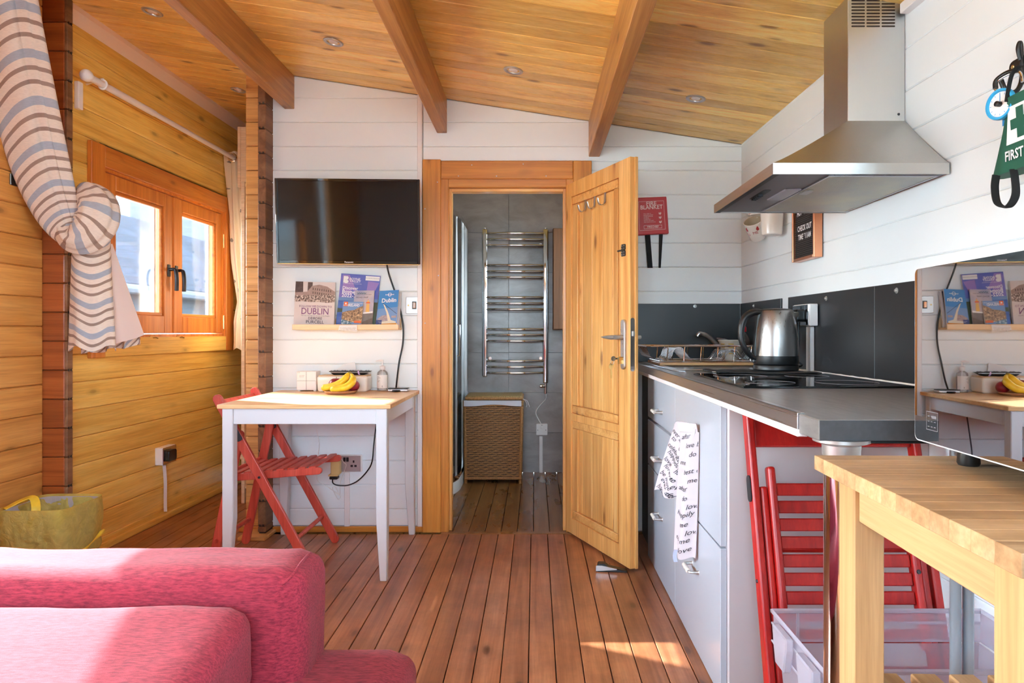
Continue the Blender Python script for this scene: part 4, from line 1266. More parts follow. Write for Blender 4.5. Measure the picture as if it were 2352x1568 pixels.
q0, q1 = P(74, 25, 2.76), P(74, 25, 2.76)+Vector((.01, -1.3, 0))
part(p2, 'rod', MB().tube([q0, q1], .014, 12), M['white'], smooth=40)
part(p2, 'bracket', MB().tube([q0+Vector((0, -.06, 0)), (-2.16, q0.y-.06, q0.z)], .007, 8), M['white'], smooth=40)
xs2 = -2.16
yS = xs2*F/(36-CX)
sp = thing('switch_plate', 'small metal plate on the orange logs behind the striped curtain', 'switch', (xs2, yS, PZ(415, yS)))
part(sp, 'plate', MB().box(xs2, xs2+.006, yS-.035, yS+.035, PZ(428, yS), PZ(402, yS)), M['steel_dark'], bevel=.002)
part(sp, 'rocker', MB().box(xs2+.006, xs2+.01, yS-.01, yS+.01, PZ(422, yS), PZ(408, yS)), M['white'], bevel=.002)
# ------------------------------------------------------------------ television
tv = thing('television', 'black flat screen television tilted down on the white board wall', 'television', (-.95, 3.5, 1.40))
BL, BR_, TL = P(636, 604, 3.49), P(965, 607, 3.49), P(631, 409, 3.45)
ax = (BR_-BL); TVW = ax.length; ax.normalize()
ay = (TL-BL); TVH = ay.length; ay = (ay-ax*ay.dot(ax)).normalized(); az = ax.cross(ay)     # towards the room
def tvb(x0, x1, y0, y1, z0, z1, mb=None):
    return (mb or MB()).frame_box(BL, ax, ay, az, x0, x1, y0, y1, z0, z1)
part(tv, 'back', tvb(.006, TVW-.006, .006, TVH-.006, -.045, -.010), M['black'], bevel=.008, seg=2)
bz = MB()
for a in ((0, .012, 0, TVH), (TVW-.012, TVW, 0, TVH), (.012, TVW-.012, 0, .016), (.012, TVW-.012, TVH-.012, TVH)):
    tvb(a[0], a[1], a[2], a[3], -.012, .004, bz)
part(tv, 'bezel', bz, M['black_gloss'], bevel=.0015)
part(tv, 'screen', tvb(.012, TVW-.012, .016, TVH-.012, -.010, 0), M['tv_screen'])
part(tv, 'chin', tvb(.004, TVW-.004, -.004, 0, -.01, .003), M['brass'], bevel=.001)
part(tv, 'logo', text_on(MB(), 'Panasonic', BL+ax*(TVW*.505)+ay*.008+az*.0046, ax, ay, .0115, bold=.01), M['text_white'])
part(tv, 'wall_bracket', MB().box(-1.05, -.85, 3.53, YW-.001, 1.50, 1.70), M['black'])
tc = crv([P(887, 600, 3.56), P(893, 628, 3.575), P(905, 664, 3.585), P(914, 690, 3.592), P(921, 720, 3.592), P(926, 752, 3.592), P(925, 790, 3.592), P(917, 830, 3.592), P(912, 870, 3.57), P(909.5, 893, 3.535)], 6)
single('television_cable', 'black cable running down the wall from the television to the table', 'cable', MB().tube(tc, .0045, 8), M['black'], tc[-1], smooth=60)

# light switch
ls2 = thing('light_switch', 'square brushed steel light switch beside the door casing', 'switch', (PX(952, YW), YW, PZ(701, YW)))
o = Vector((PX(952, YW), YW, PZ(701, YW)))
part(ls2, 'plate', MB().plate(o, (1,0,0), (0,0,1), (0,-1,0), .088, .088, .004, 0, .006), M['satin'], bevel=.0015)
part(ls2, 'surround', MB().box(o.x-.011, o.x+.011, YW-.008, YW-.006, o.z-.020, o.z+.020), M['black'])
part(ls2, 'rocker', MB().box(o.x-.008, o.x+.008, YW-.012, YW-.008, o.z-.016, o.z+.016), M['chrome'], bevel=.002)
for a in (-.031, .031):
    part(ls2, 'screw', MB().lathe([(.0045, 0), (.004, .001), (.001, .0014)], (o.x+a, YW-.006, o.z), (0,-1,0), 10), M['brass'])

# ------------------------------------------------------------------ picture ledge and what stands on it
LY = 3.515; LX0, LX1 = PX(671, LY), PX(915, LY)
lg = thing('picture_ledge', 'pale pine picture ledge holding guide books', 'shelf', ((LX0+LX1)/2, LY, 1.066))
part(lg, 'lip', MB().box(LX0, LX1, LY, LY+.011, 1.0655, 1.093), M['shelf_pine'], bevel=.0015)
part(lg, 'base', MB().box(LX0, LX1, LY+.011, YW-.012, 1.0655, 1.076), M['shelf_pine'], bevel=.001)
part(lg, 'back', MB().box(LX0, LX1, YW-.012, YW-.0005, 1.0655, 1.125), M['shelf_pine'], bevel=.001)
nt_ = thing('paper_note', 'small curled paper note taped under the ledge lip', 'note', P(798, 750, LY))
a_, b_, c_, d_2 = P(780, 747, LY-.002), P(820.5, 746, LY-.002), P(820, 762, LY-.006), P(777, 759, LY-.004)
part(nt_, 'sheet', MB().grid(lambda u, v: a_.lerp(b_, u).lerp(d_2.lerp(c_, u), v) + Vector((0, -.003*math.sin(math.pi*v), 0)), 10, 6, thick=.0004), M['white_matt'], smooth=60)
tx = MB()
for i, s in enumerate(('Free streaming channels available', 'YouTube, Netflix, Amazon etc.', 'Please logout of the account on exit')):
    text_on(tx, s, P(799, 753+i*3.0, LY-.0085), (1, 0, -.01), (0, 0, 1), .0062)
part(nt_, 'lettering', tx, M['text_grey'])

class Cover:
    """a book standing on the ledge; st coordinates 0..1 on its front"""
    def __init__(s, name, label, cat, tl, tr, br, bl, yt, yb, thick, page, spine=None, zbase=1.077):
        TLp, TRp, BRp, BLp = P(*tl, yt), P(*tr, yt), P(*br, yb), P(*bl, yb)
        def down(t_, b_):
            k_ = (t_.z-zbase)/(t_.z-b_.z)
            return t_ + (b_-t_)*k_
        s.vis = [(TLp.z-BLp.z)/(TLp.z-zbase)]
        BLp, BRp = down(TLp, BLp), down(TRp, BRp)
        s.c = (TLp, TRp, BRp, BLp)
        s.t = thing(name, label, cat, (BLp+BRp)/2)
        s.n = (TRp-TLp).cross(BLp-TLp).normalized()
        if s.n.y > 0: s.n = -s.n
        dv = Vector((0, thick, 0))
        mb = MB(); c = s.c
        mb.add(list(c)+[p+dv for p in c], [(0,1,2,3),(7,6,5,4),(0,4,5,1),(1,5,6,2),(2,6,7,3),(3,7,4,0)])
        part(s.t, 'pages', mb, M['white_matt'])
        mb = MB(); e = s.n*.0008
        mb.add([p+e for p in c]+[p+e*.05 for p in c], [(0,1,2,3),(7,6,5,4),(0,4,5,1),(1,5,6,2),(2,6,7,3),(3,7,4,0)])
        part(s.t, 'cover', mb, page)
        s.k = 1
    def at(s, u, v, lift=1):
        TLp, TRp, BRp, BLp = s.c
        return TLp.lerp(TRp, u).lerp(BLp.lerp(BRp, u), v) + s.n*(.0009+.00025*lift)
    def shape(s, mat, polys, lift=None, name='cover_print', sub=1):
        lift = lift if lift is not None else s.k
        mb = MB()
        for pl in polys: mb.add([s.at(u, v, lift) for u, v in pl], [tuple(range(len(pl)))])
        part(s.t, name, mb, mat); s.k += 1
    def rect(s, mat, u0, v0, u1, v1): s.shape(mat, [[(u0, v0), (u1, v0), (u1, v1), (u0, v1)]])
    def text(s, mat, rows, name='lettering'):
        mb = MB()
        TLp, TRp, BRp, BLp = s.c
        axu = (TRp-TLp).normalized(); ayu = (TLp-BLp).normalized()
        for st, u, v, size, al, *rest in rows:
            sx = rest[0] if rest else 1; bd = rest[1] if len(rest) > 1 else 0
            text_on(mb, st, s.at(u, v, s.k+1), axu, ayu, size, al, 0, bd, sx)
        part(s.t, name, mb, mat); s.k += 1

def photo(name, stops, scale=(20, 1, 20), detail=6, dist=.5):
    k = N(name)
    t = k.n('TexNoise', i_Scale=1.0, i_Detail=float(detail), i_Roughness=.62, i_Distortion=dist)
    k.l(k.coords(scale, vary=False), t.inputs['Vector'])
    k.bsdf(k.ramp(t.outputs[0], [(p, lin(c)) for p, c in stops]), .35)
    return k.m
ph_crowd = photo('sepia_crowd', [(.38, (60, 50, 48)), (.5, (150, 132, 124)), (.6, (222, 208, 198))], (130, 1, 90))
ph_sepia = plain('sepia_building', (168, 146, 138), .4, var=.12, nscale=60)
ph_sepia_d = plain('sepia_dark', (92, 78, 74), .4, var=.25, nscale=80)
ph_cream = plain('cover_cream', (222, 212, 208), .4)
ph_violet = photo('violet_sky', [(.3, (74, 92, 178)), (.55, (104, 116, 196)), (.75, (146, 124, 196))], (9, 1, 9), 2)
ph_lilac = plain('lilac_band', (158, 132, 198), .35)
ph_sea = photo('blue_water', [(.3, (44, 82, 160)), (.7, (86, 120, 190))], (12, 1, 40), 4)
ph_green = plain('dark_headland', (70, 84, 62), .4)
ph_rock = photo('cliff_rock', [(.35, (70, 58, 46)), (.5, (150, 118, 84)), (.62, (206, 176, 136))], (110, 1, 90), 7, 1.0)
ph_surf = photo('surf', [(.4, (64, 96, 116)), (.55, (120, 150, 166)), (.65, (220, 226, 230))], (90, 1, 130), 6, 1.0)
ph_skyb = plain('cover_sky_blue', (112, 148, 196), .35)
ph_sky2 = plain('guide_blue', (58, 134, 200), .3)
ph_haze = photo('hazy_sky', [(.3, (150, 152, 184)), (.7, (206, 192, 186))], (8, 1, 8), 2)
ph_road = plain('road_grey', (120, 110, 104), .45, var=.15, nscale=60)
ph_road2 = plain('field_brown', (104, 86, 72), .45, var=.2, nscale=60)
ph_orange = plain('orange_patch', (226, 104, 40), .4)
ph_yellow = plain('lighthouse_yellow', (224, 176, 90), .4)
ph_teal = plain('teal_wave', (52, 96, 108), .4)
ph_navy = plain('navy_patch', (36, 50, 112), .4)
ph_bridge = plain('bridge_white', (226, 214, 190), .4)
ph_city = plain('city_blocks', (168, 150, 150), .4, var=.3, nscale=120)
ph_amber = plain('amber_reflection', (214, 140, 40), .3)

b1 = Cover('hardback_book', 'large pale hardback with a sepia street photograph on the pine ledge', 'book', (679.5, 646), (770.5, 648.5), (767, 745), (674, 745), 3.585, 3.548, .014, ph_cream)
b1.shape(ph_sepia_d, [[(.0, .0), (.20, .0), (.20, .26), (.0, .26)], [(.31, .01), (.43, .01), (.43, .22), (.31, .22)]])
b1.shape(ph_cream, [[(.19, .0), (.31, .02), (.31, .2), (.2, .2)]])
b1.shape(ph_sepia, [[(.30, .22), (.42, .09), (.60, .06), (.80, .10), (1, .21), (1, .34), (.0, .34), (0, .24)]])
win = []
for i in range(9):
    for j in range(2):
        u = .44+.055*i; v = .13+.085*j+.006*i
        win.append([(u, v), (u+.020, v), (u+.020, v+.05), (u, v+.05)])
b1.shape(ph_sepia_d, win)
b1.shape(ph_crowd, [[(0, .30), (1, .28), (1, .44), (.8, .46), (.6, .44), (.4, .45), (.2, .43), (0, .44)]])
b1.text(M['text_purple'], [('FOLLOW ME DOWN TO', .53, .545, .0155, 'CENTER'), ('DUBLIN', .52, .655, .048, 'CENTER', .86)])
b1.text(M['text_grey'], [('The City Through the Voices of the People', .53, .745, .0085, 'CENTER')])
b1.text(M['text_dark'], [('DEIRDRE', .53, .805, .0185, 'CENTER'), ('PURCELL', .53, .885, .0235, 'CENTER')])

b2 = Cover('boyne_brochure', 'tall violet blue brochure leaning on the wall behind smaller guides', 'brochure', (784, 627.5), (874.5, 633.5), (862, 745), (771.5, 745), 3.592, 3.560, .006, ph_violet)
b2.shape(ph_lilac, [[(.05, .02), (.22, .02), (.42, .30), (.30, .42), (.08, .30)]])
b2.shape(ph_lilac, [[(.70, .12), (.98, .14), (.86, .38), (.68, .36)]])
b2.shape(ph_skyb, [[(0, .44), (1, .46), (1, .52), (0, .50)]])
b2.shape(ph_sea, [[(0, .50), (1, .52), (1, 1), (0, 1)]])
b2.shape(ph_green, [[(0, .64), (.30, .66), (.35, .70), (0, .72)]])
b2.shape(ph_green, [[(.88, .52), (1, .52), (1, .95), (.86, .95)]])
b2.rect(M['text_white'], .63, .02, .985, .105)
def blob(cu, cv, ru, rv, n=14): return [(cu+ru*math.cos(2*math.pi*i/n), cv+rv*math.sin(2*math.pi*i/n)) for i in range(n)]
b2.shape(M['text_white'], [[(.075, .045), (.13, .045), (.13, .165), (.075, .165)], blob(.155, .078, .046, .034), blob(.145, .145, .062, .034)])
b2.text(M['text_white'], [('BOYNE', .225, .095, .0175, 'LEFT', 1, .012), ('VALLEY', .235, .135, .0175, 'LEFT', 1, .012), ('To Newgrange, Ireland Ancient East', .07, .178, .0052, 'LEFT', 1.3),
                          ('Discover', .07, .265, .0225, 'LEFT', 1, .016), ('Boyne Valley', .07, .335, .0275, 'LEFT', 1, .018), ('2022-2023', .07, .405, .0270, 'LEFT', 1, .016)])
b2.text(M['text_grey'], [('FREE VISITOR GUIDE & MAP', .80, .062, .0060, 'CENTER')])

b3 = Cover('road_map', 'hazy grey road map with a yellow lighthouse, between the brochure and small guide', 'map', (816, 667), (860, 667), (855, 745), (805, 745), 3.560, 3.545, .006, ph_haze)
b3.shape(ph_road, [[(0, .62), (1, .60), (1, 1), (0, 1)]])
b3.shape(ph_road2, [[(.0, 1), (.3, .9), (1, .74), (1, 1)]])
b3.shape(M['text_white'], [[(.36, .61), (.98, .56), (.98, .61), (.36, .64)]])
b3.shape(ph_yellow, [[(.655, .36), (.80, .36), (.82, .58), (.64, .58)], [(.68, .27), (.78, .27), (.78, .32), (.68, .32)]])
b3.shape(ph_orange, [[(.63, .315), (.83, .315), (.83, .35), (.63, .35)], [(.69, .255), (.77, .255), (.73, .24)]])
wv_ = []
for i in range(8):
    u = .13+.058*i; d = .02 if i % 2 else 0
    wv_.append([(u, .055+d), (u+.058, .055+.02-d), (u+.058, .075+.02-d), (u, .075+d)])
b3.shape(ph_teal, wv_)
b3.text(M['text_dark'], [('WILD ATLANTIC WAY', .11, .112, .0070, 'LEFT', 1.1), ('ROAD MAP', .11, .19, .0115, 'LEFT', 1.05)])

b4 = Cover('ireland_guide', 'small guide book with brown cliffs and an orange badge, in front of the brochure', 'book', (788.5, 692), (835, 693), (830, 745), (783, 745), 3.545, 3.535, .006, ph_skyb)
b4.shape(ph_rock, [[(.0, .42), (.25, .36), (.6, .32), (.75, .24), (1, .16), (1, .86), (.6, .8), (.3, .76), (0, .70)]])
b4.shape(ph_surf, [[(0, .68), (.3, .74), (.55, .80), (.4, 1), (0, 1)]])
b4.rect(ph_orange, .05, .01, .245, .18)
b4.rect(ph_orange, .63, .74, .98, .83)
b4.shape(M['text_white'], [[(.10, .06), (.17, .04), (.19, .11), (.10, .11)]])
b4.text(M['text_white'], [('ROUGH', .148, .148, .0068, 'CENTER'), ('THE MINI ROUGH GUIDE TO', .28, .075, .0064, 'LEFT'), ('IRELAND', .26, .145, .0175, 'LEFT', .85, .016)])

b5 = Cover('dublin_guide', 'sky blue pocket guide with a white cable bridge, at the switch end of the ledge', 'book', (872, 668), (916.5, 665.5), (911, 745), (863, 745), 3.558, 3.542, .007, ph_sky2)
b5.shape(ph_skyb, [[(0, .5), (1, .45), (1, .86), (0, .86)]])
b5.shape(ph_city, [[(.05, .76), (.25, .68), (.55, .66), (.55, .84), (.05, .84)], [(.72, .69), (.95, .68), (.95, .74), (.72, .74)]])
b5.shape(ph_bridge, [[(.26, .36), (.34, .39), (.52, .56), (.70, .80), (.95, .84), (.95, .90), (.2, .90), (.2, .85), (.56, .82), (.46, .60)]])
b5.shape(ph_amber, [[(.2, .90), (1, .88), (1, 1), (.2, 1)]])
b5.shape(M['text_dark'], [[(.22, .335), (.235, .33), (.97, .63), (.95, .635)]])
b5.rect(ph_navy, 0, .80, .27, 1)
n_ = 20
b5.shape(M['text_white'], [[(.55+r_*.095*math.cos(t), .115+r_*.05*math.sin(t)) for r_, t in ((1, 2*math.pi*i/n_), (1, 2*math.pi*(i+1)/n_), (.8, 2*math.pi*(i+1)/n_), (.8, 2*math.pi*i/n_))] for i in range(n_)])
b5.text(M['text_white'], [('lonely planet', .55, .115, .0088, 'CENTER', 1, .02), ('Dublin', .54, .275, .0305, 'CENTER', .95, .02), ('Pull-out\nmap', .25, .86, .0050, 'RIGHT'), ('Offline\nnavigation', .25, .93, .0046, 'RIGHT')])
b6 = Cover('navy_book', 'thin navy book half hidden behind the sky blue pocket guide', 'book', (898, 671), (921.5, 671), (917, 745), (880, 745), 3.588, 3.562, .010, plain('navy_cover', (44, 52, 92), .35))
b6.rect(M['linen'], .80, 0, 1, 1)

# ------------------------------------------------------------------ dining table
TX0, TX1, TY0, TY1, TZ = -1.338, -.606, 2.872, 3.592, .748
tb_ = thing('dining_table', 'small white dining table with a pale pine top against the white wall', 'table', ((TX0+TX1)/2, (TY0+TY1)/2, 0))
part(tb_, 'tabletop', MB().box(TX0, TX1, TY0, TY1, TZ-.018, TZ), M['table_top'], bevel=.0025, seg=2)
ov = .018; lw_ = .046; lb = .030
def tleg(ix, iy):
    x0 = TX0+ov if ix == 0 else TX1-ov; y0 = TY0+ov-.008 if iy == 0 else TY1-ov
    sx_, sy_ = (1 if ix == 0 else -1), (1 if iy == 0 else -1)
    mb = MB(); rows = [(TZ-.018, lw_), (TZ-.12, lw_), (.26, lw_), (0, lb)]
    vs_ = []
    for z_, w_ in rows:
        vs_ += [(x0, y0, z_), (x0+sx_*w_, y0, z_), (x0+sx_*w_, y0+sy_*w_, z_), (x0, y0+sy_*w_, z_)]
    fs_ = [(0,1,2,3), (12,15,14,13)] + [(4*i+j, 4*i+(j+1) % 4, 4*i+4+(j+1) % 4, 4*i+4+j) for i in range(3) for j in range(4)]
    mb.add(vs_, fs_)
    part(tb_, 'leg', mb, M['table_white'], bevel=.003)
for i in (0, 1):
    for j in (0, 1): tleg(i, j)
a = ov+lw_; ap = TZ-.018; az0 = ap-.066
part(tb_, 'apron', MB().box(TX0+a, TX1-a, TY0+ov-.003, TY0+ov+.017, az0, ap), M['table_white'], bevel=.0015)
part(tb_, 'apron', MB().box(TX0+a, TX1-a, TY1-ov-.02, TY1-ov-.003, az0, ap), M['table_white'], bevel=.0015)
part(tb_, 'apron', MB().box(TX0+ov+.004, TX0+ov+.022, TY0+a, TY1-a, az0, ap), M['table_white'], bevel=.0015)
part(tb_, 'apron', MB().box(TX1-ov-.022, TX1-ov-.004, TY0+a, TY1-a, az0, ap), M['table_white'], bevel=.0015)

# things on the table
rt = thing('white_cube', 'white cube shaped wireless box on the pine table', 'box', (-1.178, 3.555, TZ))
part(rt, 'body', MB().box(-1.228, -1.127, 3.520, 3.590, TZ+.006, TZ+.103), M['white'], bevel=.003, seg=2)
part(rt, 'groove', MB().box(-1.1785, -1.1770, 3.5194, 3.521, TZ+.008, TZ+.101).box(-1.226, -1.129, 3.5194, 3.521, TZ+.053, TZ+.0542), M['text_grey'])
ft = MB()
for a_ in (-1.218, -1.137): ft.box(a_-.006, a_+.006, 3.53, 3.58, TZ, TZ+.006)
part(rt, 'foot', ft, M['white'])
lt = text_on(MB(), 'tenda', (-1.223, 3.5194, TZ+.097), (1,0,0), (0,0,1), .006, 'LEFT'); text_on(lt, 'nova home', (-1.214, 3.5194, TZ+.082), (1,0,0), (0,0,1), .006, 'LEFT'); text_on(lt, 'mesh wifi', (-1.214, 3.5194, TZ+.075), (1,0,0), (0,0,1), .006, 'LEFT')
part(rt, 'lettering', lt, M['text_grey'])
ob_ = thing('cable_box', 'off white lidded storage box with rounded corners on the pine table', 'box', (-.985, 3.54, TZ))
def tap(x0, x1, y0, y1, z0, z1, t):
    return MB().add([(x0+t, y0+t, z0), (x1-t, y0+t, z0), (x1-t, y1, z0), (x0+t, y1, z0), (x0, y0, z1), (x1, y0, z1), (x1, y1, z1), (x0, y1, z1)],
                    [(0,3,2,1),(4,5,6,7),(0,1,5,4),(1,2,6,5),(2,3,7,6),(3,0,4,7)])
part(ob_, 'box', tap(-1.112, -.852, 3.478, 3.592, TZ, TZ+.080, .004), M['ceramic'], bevel=.012, seg=4, smooth=40)
part(ob_, 'lid', MB().box(-1.106, -.858, 3.484, 3.588, TZ+.080, TZ+.084), M['shelf_pine'], bevel=.0015)
rm = thing('remote_control', 'large black remote control lying on the storage box lid', 'remote', (-.955, 3.535, TZ+.084))
rz0 = TZ+.0845
part(rm, 'body', MB().add([(-1.035, 3.512, rz0), (-.880, 3.512, rz0), (-.880, 3.556, rz0), (-1.035, 3.556, rz0), (-1.062, 3.508, rz0+.020), (-.845, 3.508, rz0+.020), (-.845, 3.560, rz0+.020), (-1.062, 3.560, rz0+.020)],
     [(0,3,2,1),(4,5,6,7),(0,1,5,4),(1,2,6,5),(2,3,7,6),(3,0,4,7)]), M['black'], bevel=.004, seg=2, smooth=40)
part(rm, 'trim_line', MB().box(-1.060, -.848, 3.5070, 3.5085, rz0+.0135, rz0+.0155), M['satin'])
bt = MB()
for i in range(15):
    bt.box(-1.052+i*.0135, -1.044+i*.0135, 3.514, 3.522, rz0+.019, rz0+.023)
    if i % 3: bt.box(-1.052+i*.0135, -1.044+i*.0135, 3.530, 3.538, rz0+.019, rz0+.024)
part(rm, 'buttons', bt, M['text_grey'], bevel=.0008, stuff=True)
part(rm, 'rubber_band', MB().tube(crv([(-.906, 3.506, rz0+.022), (-.904, 3.505, rz0+.010), (-.899, 3.508, rz0+.001)], 4), .0015, 6, ry=.004), plain('lilac_band_rubber', (196, 160, 206), .5), smooth=60)
cdp = P(772, 849, 3.585), P(818, 849, 3.585), P(815, 831, 3.590), P(788, 836, 3.590)
pc = thing('folded_paper', 'folded white paper standing behind the remote control', 'paper', (-1.0, 3.585, TZ+.085))
mb = MB(); e = Vector((0, .002, 0)); mb.add(list(cdp)+[p+e for p in cdp], [(0,1,2,3),(7,6,5,4),(0,4,5,1),(1,5,6,2),(2,6,7,3),(3,7,4,0)])
part(pc, 'sheet', mb, M['white_matt'])

pc2 = Vector((PX(783, 3.39), 3.39, TZ))
single('fruit_plate', 'round thick wooden plate under the bananas', 'plate', MB().lathe([(.050, 0), (.070, .002), (.079, .010), (.080, .016), (.076, .0165), (.070, .012), (.02, .0095), (.001, .0095)], pc2, (0,0,1), 48, caps=False), M['plate_wood'], pc2, smooth=35)
def banana(pts, lab, r=.0165):
    c = crv(pts, 7); n = len(c)
    rr = []
    for i in range(n):
        t = i/(n-1)
        rr.append(r*max(.16, min(1, (t/.10)**.55 if t < .10 else 1, ((1-t)/.30)**.7*1.0 if t > .70 else 1)) if t < .86 else r*max(.30, ((1-t)/.30)**.7))
    t = thing('banana', lab, 'banana', c[0])
    k_ = n-4
    part(t, 'fruit', MB().tube(c[:k_+1], rr[:k_+1], 6, ry=[q*1.02 for q in rr[:k_+1]]), BAN, smooth=75)
    part(t, 'stem', MB().tube(c[k_:], rr[k_:], 6), BANT, smooth=60)
def ban_mat():
    k = N('banana_skin')
    t = k.n('TexNoise', i_Scale=30.0, i_Detail=3.0); k.l(k.coords(), t.inputs['Vector'])
    k.bsdf(k.ramp(t.outputs[0], [(.3, lin((226, 178, 30))), (.65, lin((244, 206, 56))), (.8, lin((236, 196, 60)))]), .42)
    return k.m
BAN = ban_mat(); BANT = plain('banana_stem', (150, 132, 62), .6, var=.2)
YBn = 3.37
banana([P(738, 891, 3.375), P(752, 889.5, 3.37), P(772, 884, 3.365), P(790, 873, 3.37), P(798, 862, 3.385), P(802, 854.5, 3.395)], 'banana lying lower left on the wooden plate, touching the table side', .0180)
banana([P(758, 894, 3.335), P(775, 893, 3.33), P(795, 888, 3.33), P(808, 878, 3.345), P(811, 868, 3.37), P(804, 855, 3.395)], 'front banana curving up over the red apple', .0185)
APL = photo('apple_skin', [(.3, (110, 20, 34)), (.6, (158, 36, 50)), (.8, (178, 70, 70))], (18, 18, 9), 4)
def apple(c, r_, lab):
    t = thing('apple', lab, 'apple', (c[0], c[1], c[2]-r_))
    prof = [(r_*math.cos(a)*(1-.10*(a > 1.2)), r_*.92*math.sin(a) - (.18*r_*max(0, a-1.15)/.42)) for a in [-1.5+i*3.05/22 for i in range(23)]]
    part(t, 'flesh', MB().lathe(prof, c, (0,0,1), 24), APL, smooth=70)
    part(t, 'stalk', MB().tube([(c[0], c[1], c[2]+r_*.7), (c[0]+.004, c[1], c[2]+r_*1.05)], .0015, 6), BANT)
apple((PX(772, 3.43), 3.425, TZ+.0095+.033), .036, 'dark red apple behind the bananas')
apple((PX(811, 3.40), 3.405, TZ+.0095+.029), .031, 'dark red apple under the curve of the front banana')

sp_ = Vector((PX(878.5, 3.545), 3.545, TZ))
so = thing('sanitizer_bottle', 'clear pump bottle of hand sanitiser with a white label', 'bottle', sp_)
part(so, 'bottle', MB().lathe([(.024, 0), (.0275, .004), (.0275, .086), (.025, .098), (.016, .106), (.011, .110), (.011, .116)], sp_, (0,0,1), 28), M['bottle_clear'], smooth=40)
lab_ = MB().grid(lambda u, v: sp_+Vector((.0280*math.sin(R(-75+150*u)), -.0280*math.cos(R(-75+150*u)), .084-.068*v)), 20, 2)
part(so, 'label', lab_, M['white_matt'], smooth=60)
tx = MB()
def cyl_text(mb, s, ang, z_, size):
    v, f = text_mb(s, size, 'LEFT')
    mb.add([sp_+Vector((.0286*math.sin(R(ang)+p.x/.0286), -.0286*math.cos(R(ang)+p.x/.0286), z_+p.y)) for p in v], f)
for i, s in enumerate(('hand', 'sanitiser', 'gel')): cyl_text(tx, s, -48, .076-.006*i, .0062)
for i, s in enumerate(('kills 99.9%', 'bacteria', '500 ml')): cyl_text(tx, s, -48, .056-.004*i, .0042)
cyl_text(tx, 't', 5, .026, .016)
part(so, 'lettering', tx, M['text_dark'])
pm = MB().lathe([(.012, .110), (.014, .113), (.014, .128), (.006, .132), (.004, .134), (.004, .154)], sp_, (0,0,1), 18)
pm.tube([sp_+Vector((.004, 0, .156)), sp_+Vector((-.012, 0, .158)), sp_+Vector((-.034, -.002, .154))], [.005, .005, .003], 8)
part(so, 'pump', pm, M['white'], smooth=40)
part(so, 'dip_tube', MB().tube([sp_+Vector((0, 0, .11)), sp_+Vector((.004, 0, .01))], .0025, 8), M['white'], smooth=50)
hb_ = thing('aerial_box', 'flat silver and black aerial box with the cable end on the pine table', 'box', (-.70, 3.52, TZ))
part(hb_, 'body', MB().box(-.752, -.650, 3.492, 3.545, TZ+.002, TZ+.014), M['alu'], bevel=.002)
part(hb_, 'top', MB().box(-.752, -.650, 3.492, 3.545, TZ+.0142, TZ+.017), M['black'], bevel=.001)
part(hb_, 'base', MB().lathe([(.02, 0), (.022, .006), (.018, .010)], (-.708, 3.493, TZ), (0,0,1), 16), M['black'], smooth=40)

# ------------------------------------------------------------------ folding chair at the table
def rail2(mb, p0, p1, y, th, dp, rnd=True):
    """flat rail in the x-z plane, rounded ends, th thick along y"""
    d = Vector((p1[0]-p0[0], 0, p1[1]-p0[1])); L = d.length; d.normalize(); n = Vector((-d.z, 0, d.x))
    o = Vector((p0[0], y, p0[1]))
    pl = []
    for k in range(7):
        t = math.pi*(90+180*k/6)/180
        pl.append((dp/2+dp/2*math.cos(t), dp/2*math.sin(t)))
    for k in range(7):
        t = math.pi*(-90+180*k/6)/180
        pl.append((L-dp/2+dp/2*math.cos(t), dp/2*math.sin(t)))
    m = len(pl)
    mb.add([o+d*a+n*b+Vector((0, s*th/2, 0)) for s in (-1, 1) for a, b in pl],
           [tuple(range(m)), tuple(range(2*m-1, m-1, -1))]+[(i, (i+1) % m, m+(i+1) % m, m+i) for i in range(m)])
    return mb
fc = thing('folding_chair', 'red slatted folding chair opened beside the white table', 'chair', (-1.2, 3.22, 0))
yn, yf = 3.022, 3.420
RW_ = M['red_wood']
for y_ in (yn, yf):
    part(fc, 'back_rail', rail2(MB(), (-1.412, .775), (-.990, 0), y_, .020, .040), RW_, bevel=.003, seg=2)
for y_ in (yn+.024, yf-.024):
    part(fc, 'rear_leg', rail2(MB(), (-1.312, .615), (-1.440, 0), y_, .018, .040), RW_, bevel=.003, seg=2)
for y_ in (yn+.046, yf-.046):
    part(fc, 'seat_rail', rail2(MB(), (-1.385, .398), (-.955, .432), y_, .018, .032), RW_, bevel=.003, seg=2)
for i in range(8):
    t = (i+.5)/8
    x_ = -1.362+.39*t; z_ = .418+.031*t
    part(fc, 'seat_slat', MB().beam((x_, yn+.036, z_), (x_, yf-.036, z_), .034, .009, (-.079, 0, 1)), RW_, bevel=.0025)
part(fc, 'backrest', MB().beam((-1.388, yn+.010, .708), (-1.388, yf-.010, .708), .016, .090, (-.48, 0, .88)), RW_, bevel=.004, seg=2)
for (x_, z_) in ((-1.062, .132), (-1.416, .125), (-1.364, .425)):
    part(fc, 'crossbar', MB().tube([(x_, yn, z_), (x_, yf, z_)], .010, 12), RW_, smooth=40)
for y_, s in ((yn-.012, -1), (yf-.012, -1)):
    part(fc, 'bracket', MB().plate((-1.312, y_, .600), (.48, 0, -.88), (.88, 0, .48), (0, s, 0), .060, .028, .010, 0, .003), M['dark_metal'])
bl_ = MB()
for y_ in (yn-.010, yf-.010): bl_.lathe([(.006, 0), (.005, .003), (.001, .004)], (-1.216, y_, .412), (0, -1, 0), 12)
part(fc, 'bolt', bl_, M['dark_metal'], smooth=40)

